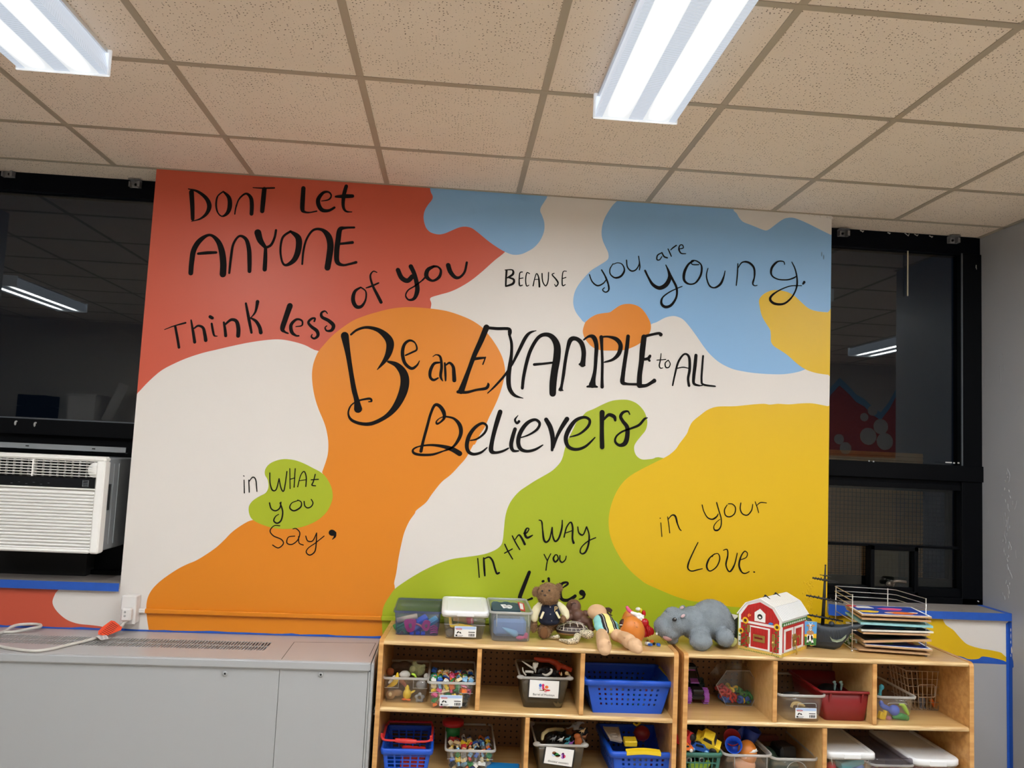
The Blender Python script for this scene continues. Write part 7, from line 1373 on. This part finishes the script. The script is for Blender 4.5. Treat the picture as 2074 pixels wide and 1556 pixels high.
# latch barn
A = cz('H', 1095, 792, ZT); B_ = cz('H', 1615, 905, ZT); C_ = cz('H', 1880, 785, ZT)
ux = (B_ - A).normalized(); wb_ = (B_ - A).length; uy = Vector((-ux.y, ux.x, 0)); db = (C_ - B_).dot(uy)
yaw = math.atan2(ux.y, ux.x); T2 = thing('toy_barn', 'red and white wooden latch barn with sunflowers on the shelf top', 'toy barn', A, yaw)
def hz_at(k, a, b_, pl): # height of a photo point above a known ground spot
    d_ = ray(*pp(k, a, b_)); t = ((pl - CAM).x * d_.x + (pl - CAM).y * d_.y) / (d_.x ** 2 + d_.y ** 2); return CAM.z + d_.z * t - ZT
he = hz_at('H', 1622, 460, B_); hr = hz_at('H', 1368, 200, A + ux * wb_ * .5); hm = hz_at('H', 1522, 305, A + ux * wb_ * .82)
def lq(b, pts, y, t, mi): b.prism([Vector((x * wb_, y, z * he)) for x, z in pts], (0, -t, 0), mi)
m_bw = mat('white barn paint', '#eeeeec', .4); m_br = mat('red barn paint', '#b8201e', .45); m_brd = mat('dark red plank line', '#7e1210', .5); m_gold = mat('brass hardware', '#b89a55', .3, metal=.8); m_rl = mat('grey roof line', '#aab2ba', .5); m_leaf = mat('leaf green print', '#3d7a35', .6); m_sun = mat('sunflower yellow print', '#f0c020', .6); m_sunc = mat('sunflower brown print', '#4a2a12', .6); m_base = mat('straw print', '#d8b860', .6); m_bl2 = mat('blue bird print', '#3f7fd0', .6); m_or2 = mat('orange butterfly print', '#e88a3a', .6)
def bchild(b, n, m): o = b.build(n, m); o.parent = T2; return o
gab = [(0, 0), (1, 0), (1, 1), (.82, hm / he), (.5, hr / he), (.18, hm / he), (0, 1)]
b = MB(); b.prism([Vector((x * wb_, 0, z * he)) for x, z in gab], (0, db, 0)); bchild(b, 'barn_body', m_bw)
b = MB(); e = .008
for (x0, z0), (x1, z1) in (((0 - .02, .97), (.18, hm / he)), ((.18, hm / he), (.5, hr / he)), ((.5, hr / he), (.82, hm / he)), ((.82, hm / he), (1.02, .97))):
    a_, c_ = Vector((x0 * wb_, -.006, z0 * he)), Vector((x1 * wb_, -.006, z1 * he)); nn = Vector((-(c_.z - a_.z), 0, c_.x - a_.x)).normalized() * .004
    b.prism([a_, c_, c_ + nn, a_ + nn], (0, db + .012, 0), 0); L_ = (c_ - a_).length; n = int(db / .012)
    for i in range(1, n): o_ = Vector((0, i * (db + .012) / n, 0)) + nn * 1.02; b.prism([a_ + o_, a_ + o_ + Vector((0, .0012, 0)), c_ + o_ + Vector((0, .0012, 0)), c_ + o_], nn * .08, 1)
bchild(b, 'roof', [m_bw, m_rl])
b = MB(); t = .0012
lq(b, [(.06, .10), (.94, .10), (.94, .76), (.06, .76)], 0, t, 0); lq(b, [(.06, .83), (.94, .83), (.94, .97), (.78, hm / he * .965), (.5, hr / he * .94), (.22, hm / he * .965), (.06, .97)], 0, t, 0)
for i in range(1, 12): x = .06 + .88 * i / 12; lq(b, [(x - .003, .10), (x + .003, .10), (x + .003, .76), (x - .003, .76)], -t, .0002, 1); top = .98 + (hr / he * .93 - .98) * (1 - abs(x - .5) * 2.2); lq(b, [(x - .003, .83), (x + .003, .83), (x + .003, max(.9, top)), (x - .003, max(.9, top))], -t, .0002, 1)
lq(b, [(.0, .0), (1, 0), (1, .07), (0, .10)], 0, t, 2)
for i in range(24): x = .04 + .92 * i / 24; lq(b, [(x, 0), (x + .03, 0), (x + .015, .035)], -t, .0004, 3)
bchild(b, 'front_print', [m_br, m_brd, m_base, m_leaf])
b = MB(); lq(b, [(.38, .86), (.63, .86), (.63, 1.1), (.505, 1.22), (.38, 1.1)], -.0014, .0012, 0); lq(b, [(.47 + .06 * math.cos(i * .5) + .035, 1.0 + .075 * math.sin(i * .5)) for i in range(13)], -.0026, .0004, 1); lq(b, [(.47 + .03 * math.cos(i * .5) + .035, .985 + .03 * math.sin(i * .5)) for i in range(13)], -.003, .0004, 0); bchild(b, 'loft_window', [m_bw, m_blk])
b = MB(); t0 = .003
for q in ([(.26, .10), (.30, .10), (.30, .72), (.26, .72)], [(.70, .10), (.74, .10), (.74, .72), (.70, .72)], [(.30, .68), (.70, .68), (.70, .72), (.30, .72)], [(.30, .10), (.70, .10), (.70, .14), (.30, .14)]): lq(b, q, -.0014, .0022, 1)
lq(b, [(.30, .14), (.70, .14), (.70, .68), (.30, .68)], -.0014, .0012, 0)
for i in range(1, 6): x = .3 + .4 * i / 6; lq(b, [(x - .002, .14), (x + .002, .14), (x + .002, .68), (x - .002, .68)], -.0026, .0002, 2)
dr = bchild(b, 'front_door', [m_br, m_bw, m_brd])
b = MB(); X = lambda x, z, y=-.006: Vector((x * wb_, y, z * he))
b.box(X(.5, .40), (.27 * wb_, .004, .20 * he), 0, None, .002); b.box(X(.5, .41, -.009), (.18 * wb_, .004, .05 * he), 1, None, .001); b.tube([X(.40, .40, -.011), X(.40, .46, -.014), X(.60, .46, -.014), X(.60, .40, -.011)], .0016, 6)
b.build('door_handle', [m_gold, m_brd]).parent = dr
b = MB()
for z in (.62, .3): b.box(X(.255, z), (.07 * wb_, .003, .2 * he), 0, None, .001)
o = b.build('hinge', m_gold); o.parent = dr
b = MB(); b.box(X(.83, .42), (.07 * wb_, .004, .36 * he), 0, None, .004); b.ell(X(.83, .36, -.010), (.006, .006, .008)); b.tube([X(.83, .3, -.008), X(.84, .15, -.012), X(.82, .06, -.014)], .0016, 6); bchild(b, 'slide_latch', m_gold)
def flower(x, z, r):
    b = MB(); c0 = X(x, z, -.0026)
    pts = []
    for i in range(28): a = 2 * PI * i / 28; rr_ = r * (1 if i % 2 else .78); pts.append(c0 + Vector((math.cos(a) * rr_, 0, math.sin(a) * rr_)))
    b.prism(pts, (0, -.0012, 0), 0); b.prism([c0 + Vector((math.cos(a) * r * .45, -.0013, math.sin(a) * r * .45)) for a in [2 * PI * i / 16 for i in range(16)]], (0, -.0006, 0), 1)
    b.prism([c0 + Vector(q) for q in ((-.0008, 0.001, -r), (.0008, .001, -r), (.0008, .001, -(z - .08) * he), (-.0008, .001, -(z - .08) * he))], (0, -.0008, 0), 2)
    n = int((z - .15) * he / .012)
    for i in range(n):
        sg = 1 if i % 2 else -1; q = c0 + Vector((0, .001, -r - .008 - i * .012)); b.prism([q, q + Vector((sg * .006, 0, .004)), q + Vector((sg * .011, 0, .001)), q + Vector((sg * .006, 0, -.002))], (0, -.001, 0), 2)
    bchild(b, 'sunflower_print', [m_sun, m_sunc, m_leaf])
for x, z, r in ((.17, .83, .0145), (.07, .52, .012), (.90, .80, .0145)): flower(x, z, r)
b = MB(); lq(b, [(.70, .86), (.74, .90), (.80, .89), (.82, .86), (.78, .84), (.72, .83)], -.0026, .0008, 0); bchild(b, 'bird_print', m_bl2); b = MB(); lq(b, [(.22, 1.0), (.26, 1.05), (.265, 1.0), (.30, 1.03), (.29, .97), (.26, .98), (.25, .93), (.22, .95)], -.0022, .0008, 0); bchild(b, 'butterfly_print', m_or2)
# right side of the barn
Y = lambda y, z, x=1.0: Vector((x * wb_ + .0002, y * db, z * he)); b = MB()
def sq(pts, t, mi, off=0): b.prism([Y(y, z) + Vector((off, 0, 0)) for y, z in pts], (t, 0, 0), mi)
sq([(.03, .12), (.97, .12), (.97, .82), (.03, .82)], .001, 0); sq([(0, 0), (1, 0), (1, .10), (0, .10)], .001, 2); sq([(0, .82), (1, .82), (1, .92), (0, .92)], .001, 3)
for y0, y1 in ((.07, .42), (.46, .82)):
    for q in ([(y0, .14), (y0 + .05, .14), (y0 + .05, .72), (y0, .72)], [(y1 - .05, .14), (y1, .14), (y1, .72), (y1 - .05, .72)], [(y0, .68), (y1, .68), (y1, .74), (y0, .74)], [(y0, .12), (y1, .12), (y1, .17), (y0, .17)]): sq(q, .0025, 1, .001)
for i in range(12): y0 = .05 + .9 * i / 12; sq([(y0, .84), (y0 + .04, .9), (y0 + .06, .84)], .0006, 4, .001); sq([(y0 + .02, .02), (y0 + .05, .08), (y0 + .07, .02)], .0006, 5, .001)
bchild(b, 'side_print', [m_br, m_bw, m_base, m_leaf, m_bw, m_sun])
b = MB(); q = Y(.44, .38) + Vector((.006, 0, 0)); b.box(q, (.006, .03, .05), 0, None, .002); b.box(q + Vector((.004, .0, .012)), (.006, .055, .006), 0, None, .001); b.cyl(q + Vector((.008, -.01, -.006)), .009, .006, 12, 0, 'x'); b.tube([q + Vector((.01, .02, .02)), q + Vector((.012, .028, .0)), q + Vector((.012, .02, -.016))], .0022, 6); b.tube([q + Vector((.008, 0, -.02)), q + Vector((.01, .003, -.045)), q + Vector((.01, -.006, -.062))], .0035, 8); bchild(b, 'side_latch', m_gold)
b = MB()
for f_ in (.22, .62): b.tube([Vector((.5 * wb_ - .014, f_ * db, hr - .001)), Vector((.5 * wb_, f_ * db, hr + .008)), Vector((.5 * wb_ + .016, f_ * db, hr - .004))], .0024, 6); b.ell((.5 * wb_ - .004, f_ * db, hr + .007), .005, 10, 7)
bchild(b, 'roof_hinge', m_blk)
# goat tile: the open side door of the barn
yt = cz('H', 1950, 775, ZT).y - .045; P4 = [cy('H', *q, yt) for q in ((1884, 748), (2030, 757), (2026, 470), (1880, 464))]; c0 = P4[0]; fx = frame(P4[0], P4[1] - P4[0], P4[3] - P4[0]); w_, h_ = (P4[1] - P4[0]).length, (P4[3] - P4[0]).length
TB_ = T2
b = MB(); pl = lambda l, e, mi: b.prism([fx @ Vector((u * w_, v * h_, e)) for u, v in l], fx.to_3x3() @ Vector((0, 0, .0005)), mi)
b.prism(P4, (0, .006, 0), 6); pl([(.0, .0), (1, 0), (1, .3), (0, .36)], .0004, 1); pl([(0, .36), (1, .3), (1, .5), (0, .45)], .0004, 5); pl([(0, .45), (1, .5), (1, 1), (0, 1)], .0004, 0)
E_ = lambda u, v, ru, rv, e, mi: pl([(u + ru * math.cos(i * .45), v + rv * math.sin(i * .45)) for i in range(14)], e, mi)
E_(.48, .36, .26, .2, .001, 2); pl([(.2, .1), (.36, .1), (.42, .4), (.3, .4)], .001, 2); pl([(.6, .1), (.78, .1), (.66, .4), (.54, .4)], .001, 2); E_(.28, .09, .07, .03, .0016, 4); E_(.7, .09, .07, .03, .0016, 4); E_(.47, .53, .3, .1, .0016, 3)
E_(.47, .74, .16, .15, .0016, 3); E_(.47, .80, .10, .09, .0022, 2); E_(.47, .68, .09, .07, .0022, 2); E_(.25, .83, .12, .04, .0022, 3); E_(.70, .84, .12, .04, .0022, 3); pl([(.36, .86), (.3, .97), (.4, .9)], .0022, 2); pl([(.58, .87), (.64, .97), (.54, .9)], .0022, 2); E_(.40, .8, .025, .025, .0028, 4); E_(.54, .8, .025, .025, .0028, 4); E_(.47, .67, .03, .018, .0028, 4)
gd = b.build('open_door', [mat('sky blue print', '#5aa0dc', .5), m_leaf, m_bw, mat('tan print', '#b98a5c', .5), m_blk, m_sun, m_base], TB_); gd['label'] = 'open side door with a painted goat'
b = MB(); q = (P4[0] + P4[1]) / 2; b.tube(spline([tuple(q + Vector(v)) for v in ((.0, -.002, .002), (.006, -.006, -.002), (-.004, -.012, .0), (.004, -.016, .002), (.012, -.014, .003))], 4), .0014, 6); b.build('brass_hook', m_gold, gd)
# pirate ship
m_hull = mat('dark slate ship plastic', '#2c343d', .45); ys = cz('I', 420, 1195, ZT).y + .02; YS = lambda a: ys - .07 * (a - 420) / 560; T2 = thing('toy_ship', 'dark slate toy sailing ship with bare yards between barn and puzzle rack', 'toy ship', cz('I', 430, 1190, ZT) + Vector((0, .035, 0)))
secs = [(60, 800, 1185, 70), (180, 812, 1187, 90), (300, 822, 1190, 100), (360, 868, 1193, 104), (450, 882, 1200, 106), (560, 890, 1206, 100), (640, 892, 1165, 88), (720, 888, 1075, 66), (780, 876, 1000, 40), (830, 868, 960, 20)]
b = MB(); lo = []; s = CROP['I'][2] * mpp(cy('I', 430, 1000, ys))
for a, t_, bt, hw in secs:
    pt, pb_ = cy('I', a, t_, YS(a)), cy('I', a, bt, YS(a)); z0, z1 = max(pb_.z, ZT + .001), pt.z; w_ = hw * s
    lo.append([Vector((pt.x, YS(a) + q * w_, z0 + (z1 - z0) * f_)) for q, f_ in ((-.86, 1), (-1, .99), (-1, .75), (-.95, .45), (-.8, .2), (-.5, 0), (.5, 0), (.8, .2), (.95, .45), (1, .75), (1, .99), (.86, 1), (.8, .86), (-.8, .86))])
b.loft(lo, 0, True, True, True); b.tube([cy('I', 760, 920, YS(760)), cy('I', 880, 905, YS(880)), cy('I', 978, 876, YS(978))], [.014, .011, .002], 8); b.ell(cy('I', 545, 870, ys), (.012, .012, .012)); b.ell(cy('I', 230, 815, ys), (.018, .014, .009)); b.build('hull', m_hull, T2)
b = MB()
for a in range(200, 640, 34):
    t0, b0 = (830, 930) if a < 340 else (900, 1000); p0, p1 = cy('I', a, t0 + 30, YS(a)), cy('I', a + 2, b0 + 30, YS(a)); w_ = 104 * s
    b.tube([Vector((p0.x, YS(a) - w_ * .995, p0.z)), Vector((p1.x, YS(a) - w_ * 1.0, p1.z))], .0009, 5)
l = [(330, 1085), (420, 1080), (500, 1085), (600, 1085), (680, 1050)]; b.tube([Vector((cy('I', a, q, YS(a)).x, YS(a) - (104 if a < 560 else 90 if a < 650 else 74) * s, cy('I', a, q, YS(a)).z)) for a, q in l], .0012, 5); b.build('hull_plank', m_hull, T2)
b = MB(); l = [(465, 1000), (500, 1040), (560, 1055), (630, 1040), (700, 990), (690, 1030), (640, 1072), (560, 1085), (500, 1070)]
wv = lambda a: (106 if a < 560 else 106 - (a - 560) * .22) * s
b.prism([Vector((cy('I', a, q, YS(a)).x, YS(a) - wv(a) - .001, cy('I', a, q, YS(a)).z)) for a, q in l], (0, -.0015, 0)); b.build('scroll_trim', mat('grey green silver', '#8d9c88', .4, metal=.3), T2)
b = MB(); b.tube([cy('I', 428, 880, ys), cy('I', 450, 500, ys), cy('I', 466, 100, ys)], [.0075, .0065, .0028], 10); b.cyl(cy('I', 470, 235, ys), .012, .003, 16); b.tube([cy('I', 390, 222, ys), cy('I', 470, 238, ys - .01), cy('I', 540, 250, ys)], .0015, 6); b.ell(cy('I', 466, 100, ys), .004, 10, 7); b.build('mast', m_blk, T2)
for p0, p1 in (((305, 265), (620, 322)), ((222, 495), (690, 585)), ((185, 738), (685, 832))):
    b = MB(); q0, q1 = cy('I', *p0, ys - .012), cy('I', *p1, ys - .012); b.tube([q0, q0.lerp(q1, .5), q1], [.0032, .004, .0032], 8); b.ell(q0, .0042, 8, 6); b.ell(q1, .0042, 8, 6)
    for i in range(1, 9): b.ell(q0.lerp(q1, i / 9) + Vector((0, 0, .0035 if i % 3 else .006)), (.0026, .0026, .003), 8, 6); b.ell(q0.lerp(q1, i / 9 - .04) - Vector((0, 0, .0035)), (.003, .0026, .0025), 8, 6)
    b.tube([q0.lerp(q1, .47), q0.lerp(q1, .47) + Vector((0, .014, 0))], .003, 6); b.build('yard', m_blk, T2)
b = MB(); rg = random.Random(4); p = cz('I', 770, 1060, ZT + .03); 
for _ in range(40): b.box(p + Vector((rg.gauss(0, .012), rg.gauss(0, .01), rg.gauss(0, .011))), (rg.uniform(.008, .016), rg.uniform(.006, .014), .0012), rg.choice((0, 0, 1)), (rg.uniform(0, 3), rg.uniform(0, 3), rg.uniform(0, 3)))
b.ell(p + Vector((0, .01, -.006)), (.022, .016, .022), 12, 8, 0); one('foil_packet', 'crinkled green foil packet between the ship and the puzzle rack', 'packet', [mat('green foil', '#6fa85a', .25, metal=.3), mat('white foil', '#dfe8d8', .3)], b)
# puzzle rack and boards
FL, FR = cz('I', 815, 1235, ZT), cz('I', 1800, 1305, ZT); ux = (FR - FL); ux.z = 0; wr2 = ux.length; ux.normalize(); uy = Vector((-ux.y, ux.x, 0)); dr2 = .235
T2 = thing('puzzle_rack', 'plated wire puzzle rack at the right end of the shelf top', 'rack', FL + ux * wr2 / 2 + uy * .1)
htop = hz_at('I', 815, 490, FL); b = MB(); G = lambda u, v, z: FL + ux * (wr2 * u) + uy * (dr2 * v) + Vector((0, 0, z)); rw = .0016
zl = [htop, htop - .021, htop - .042]
for z in zl: b.tube([G(0, .0, z), G(-.02, .06, z), G(-.02, .95, z), G(.02, 1, z), G(.78, 1, z), G(.86, .95, z), G(1.02, .12, z), G(.98, .0, z)], rw, 6)
for u, v in ((0, 0), (-.02, .9), (.75, 1), (1.0, .05)): b.tube([G(u, v, .001), G(u, v, htop + .004)], rw * 1.25, 6)
for z in (.012, .05, .088, .126):
    b.tube([G(0, 0, z), G(-.02, .9, z)], rw, 6); b.tube([G(1, .05, z), G(.82, .97, z)], rw, 6); b.tube([G(0, 0, z), G(.06, -.02, z), G(.06, .2, z)], rw, 6)
for u, v in ((0, 0), (1, .05)): b.ell(G(u, v, .004), .005, 8, 6)
b.build('wire_frame', mat('silver rack wire', '#cdc9c4', .3, metal=.7), T2)
mw = mat('puzzle board wood', '#b8946e', .55); mtl = mat('pale teal board edge', '#8cc0c4', .5); mwh = mat('white puzzle edge', '#d9d3c6', .55); mdb = mat('dark puzzle picture', '#1d1f24', .6); mbl = mat('blue puzzle picture', '#2342a0', .5)
def board(lab, fl_, fr_, tilt, mats, pic, th=.007, dep=.21, inset=.01):
    """board whose front edge is seen at two photo points"""
    yv = (FL.y + FR.y) / 2 - .012; a, c = cy('I', *fl_, FL.y - .012), cy('I', *fr_, FR.y - .012); x = (c - a); L_ = x.length; x.normalize(); up = Vector((0, 0, 1)); d_ = (uy + up * tilt).normalized(); n = x.cross(d_).normalized()
    t = thing('puzzle_board', lab, 'puzzle', (a + c) / 2, 0, None)
    b = MB(); lb = a + d_ * dep - x * .0; b.prism([a, c, c + d_ * dep, a + d_ * dep], -n * th, 0); b.build('board', mats[0], t)
    if pic:
        b = MB(); Q = lambda u, v, e=.0006: a + x * (L_ * u) + d_ * (dep * v) + n * e
        e0 = inset / L_; e1 = inset / dep
        b.prism([a + x * 0, c, c + d_ * dep, a + d_ * dep], n * .0006, 0)
        b.prism([Q(e0, e1), Q(1 - e0, e1), Q(1 - e0, 1 - e1), Q(e0, 1 - e1)], n * .0006, 1)
        for (u, v, ru, rv, mi) in pic:
            if ru > 0: b.prism([Q(u + ru * math.cos(i * .42) * (1 + .18 * math.sin(i * 2.1)), v + rv * math.sin(i * .42), .0013) for i in range(15)], n * .0008, mi)
            else: b.prism([Q(u + ru, v - rv, .0013), Q(u - ru, v - rv, .0013), Q(u - ru * .7, v + rv, .0013), Q(u + ru * 1.3, v + rv, .0013)], n * .0008, mi)
        b.build('picture', mats[1], t)
    return t
picm = [m_paper, mbl, PAL['pink'], PAL['orange'], PAL['yellow'], PAL['white'], PAL['red'], PAL['green'], mdb]
board('blue picture puzzle with pink and orange pieces, topmost in the wire rack', (940, 738), (1862, 776), 0, (mw, picm), [(.17, .28, .15, .11, 4), (.58, .62, .17, .12, 2), (.62, .22, .2, .13, 3), (.45, .2, .06, .05, 5), (.82, .3, .07, .06, 5), (.22, .75, -.12, .1, 5), (.05, .85, .08, .1, 6), (.8, .24, .06, .05, 3)])
board('plain brown puzzle board just under the blue picture puzzle', (945, 790), (1855, 826), .01, (mw, picm), None)
board('pale teal puzzle board under the brown board in the wire rack', (930, 850), (1880, 898), .02, (mtl, picm), None, .008)
board('pale framed puzzle with a dark picture in the middle of the wire rack', (938, 945), (1885, 972), -.05, (mwh, [mwh, mdb, PAL['teal'], PAL['brown'], PAL['cream']]), [(.5, .3, .2, .1, 2), (.3, .2, .1, .05, 3), (.75, .3, .1, .1, 4)], .006)
board('brown board under the pale framed puzzle in the wire rack', (960, 978), (1840, 1004), -.04, (mw, picm), None)
board('brown puzzle with a dark face, third from the bottom of the wire rack', (965, 1092), (1858, 1076), -.02, (mw, [mw, mdb, mat('dark green picture', '#27442c', .6), PAL['brown']]), [(.4, .4, .2, .2, 2), (.7, .4, .1, .2, 3)], .008)
board('puzzle with red, blue and yellow picture, second from the bottom of the rack', (985, 1142), (1872, 1205), 0, (mw, picm), [(.2, .4, .12, .14, 6), (.42, .4, .1, .2, 7), (.86, .5, .09, .22, 4), (.8, .45, .05, .16, 6), (.6, .6, .1, .1, 8)])
board('bare wooden board at the bottom of the wire rack', (905, 1198), (1845, 1262), 0, (mw, picm), None, .006)
